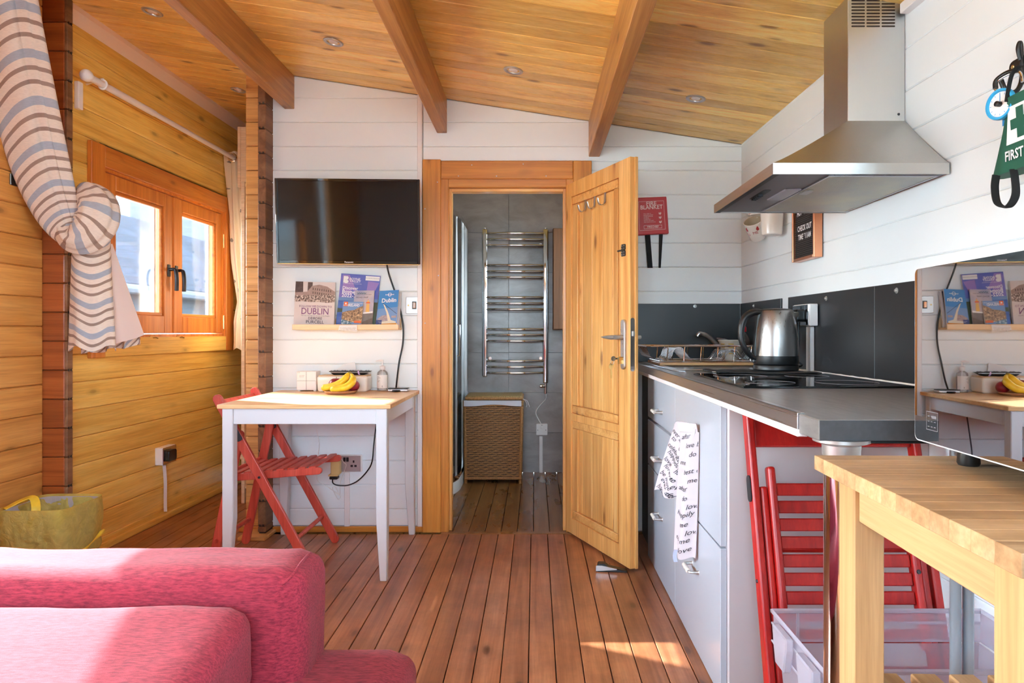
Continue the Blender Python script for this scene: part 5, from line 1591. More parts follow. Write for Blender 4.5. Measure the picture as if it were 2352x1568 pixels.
# ------------------------------------------------------------------ double socket under the table
dsx = PX(800, YW); dsz = PZ(1063, YW)
dso = thing('double_socket', 'brushed steel double socket low on the white wall under the table', 'socket', (dsx, YW, dsz))
part(dso, 'back_box', MB().box(dsx-.075, dsx+.076, YW-.018, YW, dsz-.044, dsz+.046), M['white'], bevel=.003)
part(dso, 'plate', MB().box(dsx-.072, dsx+.070, YW-.022, YW-.018, dsz-.041, dsz+.042), M['satin'], bevel=.002)
sw = MB()
for a_ in (-.014, .002): sw.box(dsx+a_-.006, dsx+a_+.006, YW-.026, YW-.022, dsz+.012, dsz+.034)
part(dso, 'rocker', sw, M['black'], bevel=.001)
ho = MB(); cxh = dsx+.034
ho.box(cxh-.004, cxh+.004, YW-.0235, YW-.021, dsz+.006, dsz+.018)
for a_ in (-.010, .010): ho.box(cxh+a_-.006, cxh+a_+.006, YW-.0235, YW-.021, dsz-.016, dsz-.006)
part(dso, 'pin_hole', ho, M['black'])
pg = thing('plug_adaptor', 'pale yellow plug adaptor with a black plug in the double socket', 'adaptor', (dsx-.045, YW-.05, dsz))
part(pg, 'body', MB().box(dsx-.075, dsx-.028, YW-.062, YW-.026, dsz-.048, dsz+.022).box(dsx-.085, dsx-.035, YW-.075, YW-.026, dsz-.056, dsz-.046), plain('yellowed_plastic', (226, 196, 130), .4), bevel=.003)
part(pg, 'plug', MB().box(dsx-.080, dsx-.038, YW-.072, YW-.030, dsz-.073, dsz-.057), M['black'], bevel=.005, seg=2)
cbl = crv([(dsx-.068, YW-.05, dsz-.072), (dsx-.066, YW-.05, dsz-.095), (dsx-.04, YW-.045, dsz-.108), (dsx+.01, YW-.04, dsz-.108), (dsx+.06, YW-.04, dsz-.085), (dsx+.11, YW-.05, dsz-.035), (dsx+.14, YW-.06, dsz+.02), (dsx+.15, YW-.06, dsz+.12), (dsx+.17, YW-.05, dsz+.30)], 6)
single('plug_cable', 'black cable curving from the plug adaptor up behind the table leg', 'cable', MB().tube(cbl, .0034, 8), M['black'], cbl[0], smooth=60)
lwf = crv([P(727, 985, 3.585), P(733, 1020, 3.59), P(730, 1050, 3.59), P(728, 1100, 3.592), P(748, 1115, 3.592), P(775, 1133, 3.592), P(782, 1140, 3.592), P(776, 1146, 3.592), P(764, 1122, 3.592), P(770, 1118, 3.592), P(780, 1135, 3.59), P(782, 1105, 3.57), P(795, 1070, 3.555), P(790, 1062, 3.55), P(782, 1050, 3.55)], 5)
single('thin_white_cord', 'thin looping white cord hanging on the white wall under the table', 'cord', MB().tube(lwf, .0016, 6), M['white_matt'], lwf[0], smooth=60)
single('wall_trunking', 'white painted trunking from the double socket down to the skirting', 'trunking', MB().box(PX(792, YW), PX(804, YW), YW-.012, YW, .030, dsz-.046), M['white_trim'], (PX(798, YW), YW, .03), bevel=.002)
# ------------------------------------------------------------------ kitchen run
WX, WT, WB, WE = .510, .895, .857, 1.225
def to_wall(x0, y0, y1, gap=.0005):
    return [(x0, y0), (XR(y0)-gap, y0), (XR(y1)-gap, y1), (x0, y1)]
wt = thing('worktop', 'long grey laminate worktop with an aluminium front edge', 'worktop', (.8, 2.4, WB))
part(wt, 'slab', MB().prism(to_wall(WX, WE, YW-.001), 'z', WB, WT), M['worktop'], bevel=.002)
part(wt, 'end_edge', MB().box(WX+.001, XR(WE)-.002, WE-.002, WE-.0002, WB+.001, WT-.001), M['worktop_end'])
part(wt, 'edge_strip', MB().box(WX-.003, WX-.0003, 1.318, YW-.002, WB+.008, WT+.002).box(WX-.003, WX+.012, 1.318, YW-.002, WT+.0003, WT+.002), M['alu'], bevel=.0006)
part(wt, 'under_strip', MB().box(WX-.004, WX+.016, 1.315, YW-.002, WB-.006, WB+.008), M['white'], bevel=.001)
sl_ = MB()
pts = []
for i in range(41):
    y_ = 1.25 + (3.02-1.25)*i/40
    pts.append((XR(y_)-.016, y_, WT+.002))
sl_.tube(pts, [.0035+.0025*abs(math.sin(i*1.7)) for i in range(41)], 6)
part(wt, 'sealant', sl_, M['white_matt'], smooth=60)
wl_ = part(wt, 'leg', MB().lathe([(.031, .002), (.031, WB-.030)], (.567, 1.262, 0), (0,0,1), 40), M['chrome'], smooth=40, label='round chrome leg under the free end')
part(wt, 'foot', MB().lathe([(.036, 0), (.036, .012), (.032, .02)], (.567, 1.262, 0), (0,0,1), 32), M['black'], smooth=40, parent=wl_)
part(wt, 'collar', MB().lathe([(.033, WB-.032), (.034, WB-.012), (.050, WB-.006), (.050, WB)], (.567, 1.262, 0), (0,0,1), 32), M['satin'], smooth=40, parent=wl_)
part(wt, 'mount_pad', MB().box(.53, .74, 1.232, 1.30, WB-.006, WB-.0002), M['black_soft'], bevel=.002, parent=wl_)

FX = .533
YU = [3.214, 2.591, 1.957]
def handle(root, yc, z, parent):
    """white ceramic grip on two nickel posts, bar along y"""
    m_ = MB()
    for s in (-.046, .046):
        m_.lathe([(.008, 0), (.006, .002), (.0045, .006), (.0045, .022)], (FX, yc+s, z), (-1, 0, 0), 12)
        m_.tube(crv([(FX-.020, yc+s, z), (FX-.028, yc+s*.94, z), (FX-.031, yc+s*.70, z)], 4), .0045, 8)
    part(root, 'handle_post', m_, M['satin'], smooth=40, parent=parent)
    part(root, 'handle_grip', MB().lathe([(.006, -.034), (.008, -.030), (.0072, -.02), (.0085, 0), (.0072, .02), (.008, .030), (.006, .034)], (FX-.031, yc, z), (0, 1, 0), 16), M['ceramic'], smooth=50, parent=parent)
for k_, (yb_, ya_, zs, lab) in enumerate(((YU[0], YU[1], [(.657, .852), (.437, .644), (.004, .431)], 'grey white drawer unit under the sink with three ceramic handles'),
                                          (YU[1], YU[2], [(.437, .852), (.004, .431)], 'grey white cabinet unit with the tea towel on its handle'))):
    cu = thing('base_cabinet', lab, 'cabinet', (.8, (ya_+yb_)/2, 0))
    part(cu, 'carcass', MB().box(FX+.019, 1.085, ya_+.0005, yb_-.0005, 0, WB-.001), M['cab_panel'])
    for z0, z1 in zs:
        o = part(cu, 'drawer_front', MB().box(FX, FX+.0185, ya_+.0022, yb_-.0022, z0, z1), M['cab'], bevel=.0015)
        handle(cu, (ya_+yb_)/2-.01, min(z1-.135, z1-.135) if z1 > .8 else (.515 if z1 > .5 else .272), o)
ep = thing('end_panel', 'pinkish white end panel of the base cabinets behind the folded red chair', 'panel', (.83, 1.945, 0))
part(ep, 'board', MB().box(FX+.0195, XR(1.95)-.001, 1.940, 1.9565, 0, WB-.001), M['cab_panel'], bevel=.001)
single('filler_panel', 'dark filler panel between the drawer unit and the far wall', 'panel', MB().box(FX+.03, 1.08, 3.216, YW-.03, 0, WB-.001), M['dark_gap'], (.8, 3.4, 0))  # dark box standing in for the dark recess beside the drawers

# splashbacks
fsb = thing('splashback', 'black splashback panel behind the sink on the far wall', 'splashback', (.8, YW, WT))
part(fsb, 'panel', MB().box(.535, 1.083, YW-.008, YW-.0005, WT+.001, 1.203), M['panel_black'], bevel=.001)
rsb = thing('splashback', 'short black splashback panel in the corner behind the kettle', 'splashback', (1.092, YW, 0), .0175)
part(rsb, 'panel', MB().box(-.0085, -.0006, -.572, -.010, WT+.001, 1.203), M['panel_black'], bevel=.001, world=False)
rsc = thing('splashback', 'long black splashback panel beside the hob', 'splashback', (1.092, YW, 0), .0175)
part(rsc, 'panel', MB().box(-.0085, -.0006, -1.38, -.655, WT+.006, 1.203), M['panel_black'], bevel=.001, world=False)
part(rsc, 'panel', MB().box(-.0085, -.0006, -2.36, -1.3805, WT+.006, 1.203), M['panel_black'], bevel=.001, world=False)
def mscrew(root, p, ax_):
    m_ = MB().lathe([(.009, 0), (.009, .0015), (.005, .002), (.005, .005), (.0035, .007), (.001, .0075)], p, ax_, 14)
    part(root, 'screw', m_, M['satin'], smooth=40)
mscrew(fsb, (PX(1595.5, YW), YW-.008, PZ(703, YW)), (0,-1,0))
mscrew(rsb, (XR(3.4)-.0085, 3.385, 1.183), (-1,0,0))
for px_ in (1900, 2056):
    y_ = 1.105*F/(px_-CX)
    mscrew(rsc, (XR(y_)-.0085, y_, 1.180), (-1,0,0))

# sink, drainer, tap
sk = thing('kitchen_sink', 'stainless steel inset sink by the far wall', 'sink', (.83, 3.2, WT))
fr = MB(); z0 = WT+.0006; z1 = WT+.004
fr.box(.56, 1.07, 2.80, 2.86, z0, z1); fr.box(.56, 1.07, 3.50, 3.555, z0, z1); fr.box(.56, .60, 2.86, 3.50, z0, z1); fr.box(1.03, 1.07, 2.86, 3.50, z0, z1)
part(sk, 'rim', fr, M['steel_x'], bevel=.0015)
bw = MB(); bw.box(.60, 1.03, 2.86, 3.50, WT+.0003, WT+.0012)
part(sk, 'bowl', bw, M['steel_dark'])  # flat darker plate stands in for the dark hollow of the bowl
rb = MB()
for i in range(9): rb.box(.575, .60, 2.72+i*.011, 2.725+i*.011, z0, z0+.002)
part(sk, 'ribs', rb, M['satin'], stuff=True)
single('chopping_board', 'honey coloured chopping board under the dish rack', 'board', MB().box(.575, 1.04, 3.14, 3.47, WT+.0045, WT+.017), M['birch_x'], (.8, 3.3, WT+.0045), bevel=.002)
tp_ = thing('kitchen_tap', 'worn steel mixer tap with a rising spout and lever', 'tap', (PX(1672, 3.52), 3.525, WT+.004))
tz = WT+.0045
bx_, by_ = PX(1672, 3.52), 3.525
part(tp_, 'body', MB().lathe([(.026, 0), (.026, .006), (.021, .010), (.021, .055), (.017, .062)], (bx_, by_, tz), (0,0,1), 22), M['steel'], smooth=40)
part(tp_, 'spout', MB().tube(crv([(bx_, by_, tz+.04), P(1648, 792, 3.50), P(1632, 777, 3.49), P(1618, 768.5, 3.48), P(1606, 766, 3.47), P(1602, 772, 3.47)], 6), [.012]*20+[.0105]*11, 12), M['steel'], smooth=50)
part(tp_, 'lever', MB().tube([(bx_, by_, tz+.060), P(1682, 786, 3.51), P(1664, 780, 3.49), P(1647, 776.5, 3.47)], [.014, .010, .006, .004], 10), M['satin'], smooth=50)

# dish rack
dr = thing('dish_rack', 'chrome wire dish rack with wavy plate dividers on the board', 'dish rack', (.77, 3.30, WT+.017))
ry0, ry1 = 3.16, 3.44; rz = PZ(794.5, 3.2); rb0 = WT+.0195
rx0, rx1 = PX(1482, 3.2), PX(1740, 3.2)
part(dr, 'rim', MB().tube([(rx0, ry0, rz), (rx1, ry0, rz), (rx1, ry1, rz), (rx0, ry1, rz)], .0035, 8, closed=True), M['chrome'], smooth=40)
part(dr, 'rim', MB().tube([(rx0+.06, ry0+.005, rb0+.004), (rx1, ry0+.005, rb0+.004), (rx1, ry1-.005, rb0+.004), (rx0+.06, ry1-.005, rb0+.004)], .003, 6, closed=True), M['chrome'], smooth=40)
up = MB()
for t in range(6):
    x_ = rx0+.10+(rx1-rx0-.14)*t/5
    for y_ in (ry0, ry1): up.tube([(x_, y_, rz), (x_-.004, y_+(.006 if y_ == ry0 else -.006), rb0-.002)], .0028, 6)
part(dr, 'uprights', up, M['chrome'], smooth=40)
wv = MB()
for i in range(11):
    y_ = ry0+.012+(ry1-ry0-.024)*i/10
    def W_(a): return rx0+(rx1-rx0)*a
    pts = crv([(W_(0), y_, rz), (W_(.035), y_, rz-.045), (W_(.10), y_, rb0+.010), (W_(.16), y_, rb0+.002), (W_(.215), y_, rb0+.020), (W_(.25), y_, rb0+.060), (W_(.31), y_, rb0+.066), (W_(.35), y_, rb0+.040), (W_(.40), y_, rb0+.012), (W_(.46), y_, rb0+.002), (W_(.62), y_, rb0+.002), (W_(.68), y_, rb0+.012), (W_(.73), y_, rb0+.050), (W_(.80), y_, rb0+.054), (W_(.85), y_, rb0+.02), (W_(.92), y_, rb0+.006), (W_(.97), y_, rb0+.04), (W_(1), y_, rz)], 4)
    wv.tube(pts, .0019, 5, caps=False)
part(dr, 'wires', wv, M['chrome'], smooth=60, stuff=True)
cl_ = thing('cutlery_basket', 'grey plastic slotted cutlery basket standing in the dish rack', 'basket', (PX(1678, 3.33), 3.33, WT+.02))
cbp = Vector((PX(1680, 3.33), 3.33, WT+.0225))
part(cl_, 'tub', MB().lathe([(.040, 0), (.046, .02), (.058, .085), (.064, .092), (.064, .098), (.058, .098), (.044, .02), (.001, .004)], cbp, (0,0,1), 26, caps=False), plain('basket_grey', (186, 182, 172), .45), smooth=40)
sl2 = MB()
for a_ in (-62, -18):
    for z_ in (.025, .04, .055, .07):
        r_ = .0465+.19*(z_-.02)*.98+.0016
        pts = [cbp+Vector((r_*math.sin(R(a_+d)), -r_*math.cos(R(a_+d)), z_+.008)) for d in (-12, -6, 0, 6, 12)]
        sl2.tube(pts, .0024, 5)
part(cl_, 'slot', sl2, plain('slot_yellow', (190, 156, 60), .5), smooth=60)
bo_ = thing('washing_up_bottle', 'clear washing up bottle with a red cap behind the kettle handle', 'bottle', (PX(1716, 3.42), 3.46, WT+.0045))
bp = Vector((1.046, 3.42, WT+.0046))
part(bo_, 'bottle', MB().lathe([(.030, 0), (.034, .005), (.034, .09), (.030, .12), (.016, .145), (.012, .150), (.012, .160)], bp, (0,0,1), 22), M['bottle_clear'], smooth=40)
part(bo_, 'liquid', MB().lathe([(.029, .004), (.0325, .006), (.0325, .055)], bp, (0,0,1), 22), M['white_matt'], smooth=40)
part(bo_, 'cap', MB().lathe([(.014, .155), (.015, .158), (.014, .178), (.008, .186)], bp, (0,0,1), 18), plain('red_cap', (206, 28, 38), .4), smooth=40)
part(bo_, 'label', MB().grid(lambda u, v: bp+Vector((.0344*math.sin(R(-60+120*u)), -.0344*math.cos(R(-60+120*u)), .085-.05*v)), 14, 2), M['text_white'], smooth=60)

# hob, mat, kettle
hy0, hy1, hx0, hx1 = 1.912, 2.515, .585, 1.072
hb2 = thing('ceramic_hob', 'black glass hob set into the grey worktop', 'hob', (.83, 2.2, WT))
part(hb2, 'glass', MB().box(hx0, hx1, hy0, hy1, WT+.0006, WT+.006), M['black_gloss'], bevel=.0015)
for a_, b_, r_ in ((.71, 2.06, .072), (.71, 2.36, .09), (.94, 2.06, .09), (.94, 2.36, .072)):
    part(hb2, 'zone_ring', MB().tube([(a_+r_*math.cos(t*.1963), b_+r_*math.sin(t*.1963), WT+.0061) for t in range(32)], .0006, 4, closed=True), M['text_grey'])
mt = thing('black_mat', 'crumpled black cloth mat under the kettle', 'mat', (.88, 2.62, WT))
def matf(u, v):
    x_ = .69+.37*u; y_ = 2.44+.335*v
    z_ = WT+.0105 if y_ < hy1+.02 else WT+.0050
    return Vector((x_-.03*(1-v)+.008*math.sin(5*v), y_+.012*math.sin(7*u), z_+.0015*math.sin(9*u+4*v)+.0015+(.004*math.exp(-((u-.05)/.06)**2))))
part(mt, 'cloth', MB().grid(matf, 24, 20, thick=.0035), M['black_soft'], smooth=60)
part(mt, 'tag', MB().box(.668, .695, 2.552, 2.57, WT+.008, WT+.0095), M['white_matt'])
kc = Vector((PX(1782, 2.66), 2.66, WT+.0105))
kt = thing('kettle', 'brushed steel kettle with a black handle, lid and base', 'kettle', kc)
part(kt, 'base', MB().lathe([(.080, 0), (.084, .003), (.084, .018), (.082, .021)], kc, (0,0,1), 48), M['black'], smooth=35)
part(kt, 'collar', MB().lathe([(.0835, .0235), (.0845, .026), (.0845, .055), (.083, .056)], kc, (0,0,1), 48), M['black'], smooth=35)
kr = [(.0835, .056), (.0838, .075), (.0825, .12), (.079, .16), (.073, .195), (.066, .222), (.0635, .229), (.0625, .231)]
part(kt, 'body', MB().lathe(kr, kc, (0,0,1), 64), M['kettle'], smooth=40)
part(kt, 'lid', MB().lathe([(.062, .231), (.060, .234), (.045, .238), (.02, .240), (.001, .2405)], kc, (0,0,1), 48, caps=False), M['black'], smooth=40)
hc = crv([kc+Vector((-.060, -.004, .224)), kc+Vector((-.090, -.006, .224)), kc+Vector((-.122, -.008, .205)), kc+Vector((-.137, -.009, .165)), kc+Vector((-.136, -.009, .115)), kc+Vector((-.118, -.008, .075)), kc+Vector((-.095, -.006, .052)), kc+Vector((-.080, -.005, .045))], 6)
part(kt, 'handle', MB().tube(hc, [.012+.002*math.sin(i/7) for i in range(len(hc))], 14, ry=.015), M['black'], smooth=60)
part(kt, 'handle_plate', MB().add([kc+Vector(p) for p in ((-.080, -.016, .03), (-.080, .016, .03), (-.062, .016, .225), (-.062, -.016, .225), (-.094, -.014, .03), (-.094, .014, .03), (-.074, .014, .215), (-.074, -.014, .215))], [(0,1,2,3),(7,6,5,4),(0,4,5,1),(1,5,6,2),(2,6,7,3),(3,7,4,0)]), M['black'], bevel=.003)
part(kt, 'lid_button', MB().box(kc.x-.104, kc.x-.086, kc.y-.012, kc.y+.006, kc.z+.226, kc.z+.236), M['black'], bevel=.003)
spm = MB()
spm.add([kc+Vector(p) for p in ((.060, -.022, .226), (.060, .022, .226), (.092, 0, .224), (.066, -.014, .175), (.066, .014, .175), (.070, 0, .165))],
        [(0,2,1), (0,3,5,2), (1,2,5,4), (0,1,4,3), (3,4,5)])
part(kt, 'spout', spm, M['steel'], bevel=.002)

# socket with plug on the splashback, trunking, cable
ks = thing('kitchen_socket', 'raised steel faced socket with a white back box on the black splashback', 'socket', (1.1, 2.72, 1.12), .0175)
ky0, ky1, kz0, kz1 = 2.640, 2.806, 1.077, 1.163
xw = XR(2.72)-.0108
part(ks, 'back_box', MB().box(xw-.034, xw, ky0, ky1, kz0, kz1), M['white'], bevel=.003)
part(ks, 'plate', MB().box(xw-.038, xw-.034, ky0+.002, ky1-.002, kz0+.002, kz1-.002), M['chrome'], bevel=.002)
part(ks, 'rocker', MB().box(xw-.042, xw-.038, 2.675, 2.685, 1.135, 1.155).box(xw-.042, xw-.038, 2.70, 2.71, 1.135, 1.155), M['black'])
kp = thing('kettle_plug', 'black three pin plug pushed into the kitchen socket', 'plug', (xw-.05, 2.69, 1.11), .0175)
part(kp, 'body', MB().plate((xw-.038, 2.692, 1.118), (0,1,0), (0,0,1), (-1,0,0), .050, .050, .012, 0, .036), M['black'], bevel=.006, seg=2)
part(kp, 'strain_relief', MB().lathe([(.009, 0), (.006, .02)], (xw-.058, 2.692, 1.095), (0, 0, -1), 12), M['black'])
kcb = crv([(xw-.058, 2.692, 1.078), (xw-.056, 2.69, 1.04), (xw-.062, 2.685, .99), (xw-.085, 2.675, .955), (1.045, 2.67, .925), (1.030, 2.66, .918)], 6)
single('kettle_cable', 'black cable from the plug to the kettle base', 'cable', MB().tube(kcb, .0042, 8), M['black'], kcb[-1], smooth=60)
single('kitchen_trunking', 'white trunking under the kitchen socket on the black splashback', 'trunking', MB().box(XR(2.70)-.026, XR(2.70)-.0095, 2.680, 2.722, WT+.004, kz0-.001), M['white'], (XR(2.7)-.02, 2.70, WT), bevel=.002)

# ------------------------------------------------------------------ cooker hood
hd_ = thing('cooker_hood', 'stainless steel chimney cooker hood on the white board wall', 'cooker hood', (1.118, 2.14, 1.478), .0175)
HX0, HX1, HY0, HY1 = .642, XR(2.14)-.001, 1.838, 2.443
hz0 = 1.478
rim = MB()
t_ = .030
rim.box(HX0, HX1, HY0, HY0+.002, hz0, hz0+t_); rim.box(HX0, HX1, HY1-.002, HY1, hz0, hz0+t_); rim.box(HX0, HX0+.002, HY0+.002, HY1-.002, hz0, hz0+t_)
part(hd_, 'rim', rim, M['steel_x'])
CXa, CYa, CYb, CZ = .945, 2.060, 2.232, 1.690
cv = MB()
def sk_(t, bulge=.0):
    """ring between rim and chimney, slightly concave"""
    e = t**1.0
    zz = hz0+t_ + (CZ-hz0-t_)*(t**1.08)
    return (HX0+(CXa-HX0)*e, HY0+(CYa-HY0)*e, HY1+(CYb-HY1)*e, zz)
n = 10
rows = [sk_(i/n) for i in range(n+1)]
vs_ = []
for x_, ya_, yb_, z_ in rows: vs_ += [(HX1, ya_, z_), (x_, ya_, z_), (x_, yb_, z_), (HX1, yb_, z_)]
cv.add(vs_, [(4*i+j, 4*i+j+1, 4*i+5+j, 4*i+4+j) for i in range(n) for j in range(3)])
part(hd_, 'canopy', cv, M['steel_x'], smooth=30)
part(hd_, 'chimney', MB().add([(HX1, CYa, CZ), (CXa, CYa, CZ), (CXa, CYb, CZ), (HX1, CYb, CZ), (HX1, CYa, 2.042), (CXa, CYa, ZC(CXa)-.001), (CXa, CYb, ZC(CXa)-.001), (HX1, CYb, 2.042)],
     [(0,1,5,4), (1,2,6,5), (2,3,7,6), (4,5,6,7)]), M['steel'], bevel=.0015)
slm = MB()  # dark plates on the face stand in for the shade inside open slots
for c_ in range(3):
    for r_ in range(9):
        xx = .976+.0455*c_; zz = 1.975+.00966*r_
        slm.plate((xx, CYa-.0003, zz), (1,0,0), (0,0,1), (0,-1,0), .041, .0046, .0022, 0, .0004, 3)
part(hd_, 'vent_slots', slm, plain('slot_dark', (40, 28, 20), .8), stuff=True)
part(hd_, 'screw', MB().lathe([(.004, 0), (.0035, .0015)], (HX1-.018, CYa, CZ+.02), (0,-1,0), 10), M['dark_metal'])
# underside
part(hd_, 'underside', MB().box(HX0+.002, HX1, HY0+.002, HY1-.002, hz0+.004, hz0+.006), plain('hood_grey_enamel', (108, 108, 112), .4))
part(hd_, 'front_lip', MB().box(HX0+.003, HX0+.020, HY0+.004, HY1-.004, hz0+.0005, hz0+.004), M['black'])
def mesh_filter():
    k = N('filter_mesh')
    vo = k.n('TexVoronoi', i_Scale=190.0, i_Randomness=.15); k.l(k.coords(vary=False), vo.inputs['Vector'])
    tn = k.n('TexNoise', i_Scale=7.0, i_Detail=3.0); k.l(k.coords(vary=False), tn.inputs['Vector'])
    col = k.ramp(tn.outputs[0], [(.35, lin((168, 166, 160))), (.7, lin((190, 182, 156)))])
    k.bsdf(col, .4, .6, vo.outputs['Distance'], .9, .002)
    return k.m
part(hd_, 'filter', MB().box(HX0+.165, HX1-.02, HY0+.03, HY1-.03, hz0+.0005, hz0+.0038), mesh_filter(), bevel=.001)
ff = MB()
for a_ in ((HX0+.160, HX1-.015, HY0+.024, HY0+.030), (HX0+.160, HX1-.015, HY1-.030, HY1-.024), (HX0+.160, HX0+.165, HY0+.03, HY1-.03), (HX1-.02, HX1-.015, HY0+.03, HY1-.03)):
    ff.box(*a_, hz0-.0005, hz0+.0038)
part(hd_, 'filter_frame', ff, M['alu'])
part(hd_, 'lamp_cover', MB().box(HX0+.105, HX0+.155, HY0+.20, HY0+.36, hz0-.002, hz0+.0038), M['clear_rim'], bevel=.002)
part(hd_, 'button_strip', MB().plate((HX0+.062, HY0+.295, hz0+.0038), (0,1,0), (1,0,0), (0,0,-1), .15, .024, .011, 0, .001), M['black'])
bt = MB()
for i in range(5): bt.box(HX0+.054, HX0+.068, HY0+.285+i*.016, HY0+.291+i*.016, hz0-.004, hz0+.0028)
part(hd_, 'button', bt, M['dark_metal'])
part(hd_, 'filter_latch', MB().box(HX0+.168, HX0+.195, HY0+.21, HY0+.26, hz0-.004, hz0+.0003), M['satin'], bevel=.001)

# ------------------------------------------------------------------ on the right and far kitchen walls
fbk = thing('fire_blanket', 'red fire blanket case with two black pull tapes on the white wall', 'fire blanket', (PX(1498, YW), YW, PZ(540, YW)))
yk = YW-.032
c4 = [P(1459, 454, yk), P(1531, 451, yk), P(1536.5, 536, yk), P(1462, 540, yk)]
mb = MB(); e = Vector((0, .031, 0)); mb.add(c4+[p+e for p in c4], [(0,1,2,3),(7,6,5,4),(0,4,5,1),(1,5,6,2),(2,6,7,3),(3,7,4,0)])
part(fbk, 'case', mb, plain('fire_red', (178, 22, 34), .35), bevel=.004, seg=2)
axf = (c4[1]-c4[0]).normalized(); ayf = (c4[0]-c4[3]).normalized()
def fpt(u, v): return c4[0].lerp(c4[1], u).lerp(c4[3].lerp(c4[2], u), v)+Vector((0, -.0008, 0))
tx = MB()
text_on(tx, 'FIRE', fpt(.50, .175), axf, ayf, .030, bold=.02); text_on(tx, 'BLANKET', fpt(.50, .275), axf, ayf, .030, sx=.92, bold=.02)
for i, s in enumerate(('PULL TABS TO', 'RELEASE BLANKET', 'COVER BURNING', 'MATERIAL', 'COMPLETELY', 'SWITCH OFF HEAT', 'AND LEAVE TO COOL')):
    text_on(tx, s, fpt(.24, .44+.038*i), axf, ayf, .0062, 'LEFT')
text_on(tx, 'FIRECHIEF', fpt(.52, .80), axf, ayf, .0135, bold=.01)
for a_ in ((.10, .11, .90, .885), (.235, .755, .80, .845)):
    u0, v0, u1, v1 = a_; w_ = .008
    for q in ((u0, v0, u1, v0+w_), (u0, v1-w_, u1, v1), (u0, v0, u0+w_, v1), (u1-w_, v0, u1, v1)):
        tx.add([fpt(q[0], q[1]), fpt(q[2], q[1]), fpt(q[2], q[3]), fpt(q[0], q[3])], [(0,1,2,3)])
for v_ in (.42, .53, .65):
    for (du, dv) in ((0, 0), (.03, .015), (.05, -.005)):
        tx.add([fpt(.72+du, v_+dv), fpt(.745+du, v_+dv), fpt(.745+du, v_+.05+dv), fpt(.72+du, v_+.05+dv)], [(0,1,2,3)])
part(fbk, 'lettering', tx, plain('worn_white_print', (226, 196, 194), .5))
for a_, b_, c_ in ((1487, 1493, 12), (1518, 1515.5, 9)):
    part(fbk, 'pull_tape', MB().grid(lambda u, v: P(a_+(b_-a_)*v - c_/2*(1-.35*v*(c_ < 10)) + c_*u*(1-.45*v*(c_ < 10)), 537+78*v, YW-.014-.008*math.sin(3*v)), 3, 8, thick=.002), M['black_soft'], smooth=60)

lbx = XR(2.73)-.036
lb_ = thing('letter_board', 'copper framed black letter board hanging under the cooker hood', 'letter board', (XR(2.73), 2.73, 1.34), .0175)
ly0, ly1, lz0, lz1 = 2.620, 2.845, 1.342, 1.640
fr = MB(); w_ = .012
COPPER = metal('copper_frame', (222, 150, 112), .28)
for a_ in ((ly0, ly0+w_, lz0, lz1), (ly1-w_, ly1, lz0, lz1), (ly0+w_, ly1-w_, lz0, lz0+w_), (ly0+w_, ly1-w_, lz1-w_, lz1)):
    fr.box(lbx, lbx+.034, *a_)
part(lb_, 'frame', fr, COPPER, bevel=.0015)
rbm = MB().box(lbx+.012, lbx+.03, ly0+w_, ly1-w_, lz0+w_, lz1-w_)
part(lb_, 'felt', rbm, M['black_soft'])
rbm = MB(); z_ = lz0+w_+.004
while z_ < lz1-w_-.004:
    rbm.box(lbx+.009, lbx+.0125, ly0+w_, ly1-w_, z_, z_+.0042); z_ += .0078
part(lb_, 'ribs', rbm, plain('felt_rib', (58, 52, 50), .7), bevel=.0012, stuff=True)
tx = MB()
for s, z_ in (('THE', 1.572), ('HOT  WATER', 1.536), ('CHECK OUT', 1.472), ('TIME *11AM', 1.437)):
    text_on(tx, s, (lbx+.0082, (ly0+ly1)/2, z_), (0,-1,0), (0,0,1), .031, sx=.80, bold=.022)
part(lb_, 'letters', tx, M['text_white'], stuff=True)

def mug(name, lab, o, axis, hdl, mats, r0=.040, r1=.047, h_=.095, words=()):
    t = thing(name, lab, 'mug', o)
    az_ = Vector(axis).normalized(); o = Vector(o)
    part(t, 'cup', MB().lathe([(r0*.9, 0), (r0, .004), (r0+(r1-r0)*.5, h_*.5), (r1, h_), (r1-.002, h_+.0015), (r1-.004, h_-.001)], o, az_, 36, caps=False).lathe([(.001, .0), (r0*.9, 0)], o, az_, 36, caps=False), M['ceramic'], smooth=40)
    part(t, 'inside', MB().lathe([(r1-.004, h_-.001), (r0-.001, .008), (.001, .006)], o, az_, 36, caps=False), M['ceramic_in'], smooth=40)
    hv = Vector(hdl); hv = (hv-az_*hv.dot(az_)).normalized()
    c_ = crv([o+az_*(h_*.85)+hv*(r1-.004), o+az_*(h_*.90)+hv*(r1+.018), o+az_*(h_*.55)+hv*(r1+.030), o+az_*(h_*.25)+hv*(r1+.012), o+az_*(h_*.2)+hv*(r0)], 6)
    part(t, 'handle', MB().tube(c_, .0055, 10, ry=.008), M['ceramic'], smooth=60)
    return t
m1 = mug('mug', 'big cream mug hanging upright beside the letter board', (PX(1773, 3.0), 3.0, PZ(540, 3.0)+.0), (0, 0, 1), (.25, .4, .9), None, .043, .050, .11)
m2o = Vector((PX(1742, 3.25), 3.25, PZ(549, 3.25)+.006))
m2a = Vector((-.42, -.50, .76))
m2 = mug('mug', 'tilted white mug with red lettering hanging in the corner', m2o, m2a, (.6, .6, .3), None, .038, .046, .098)
azm = m2a.normalized(); sidem = azm.cross(Vector((-.75, -.66, 0))).normalized(); frm = sidem.cross(azm)
if frm.dot(Vector((-.4, -1, 0))) < 0: frm = -frm
tx = MB()
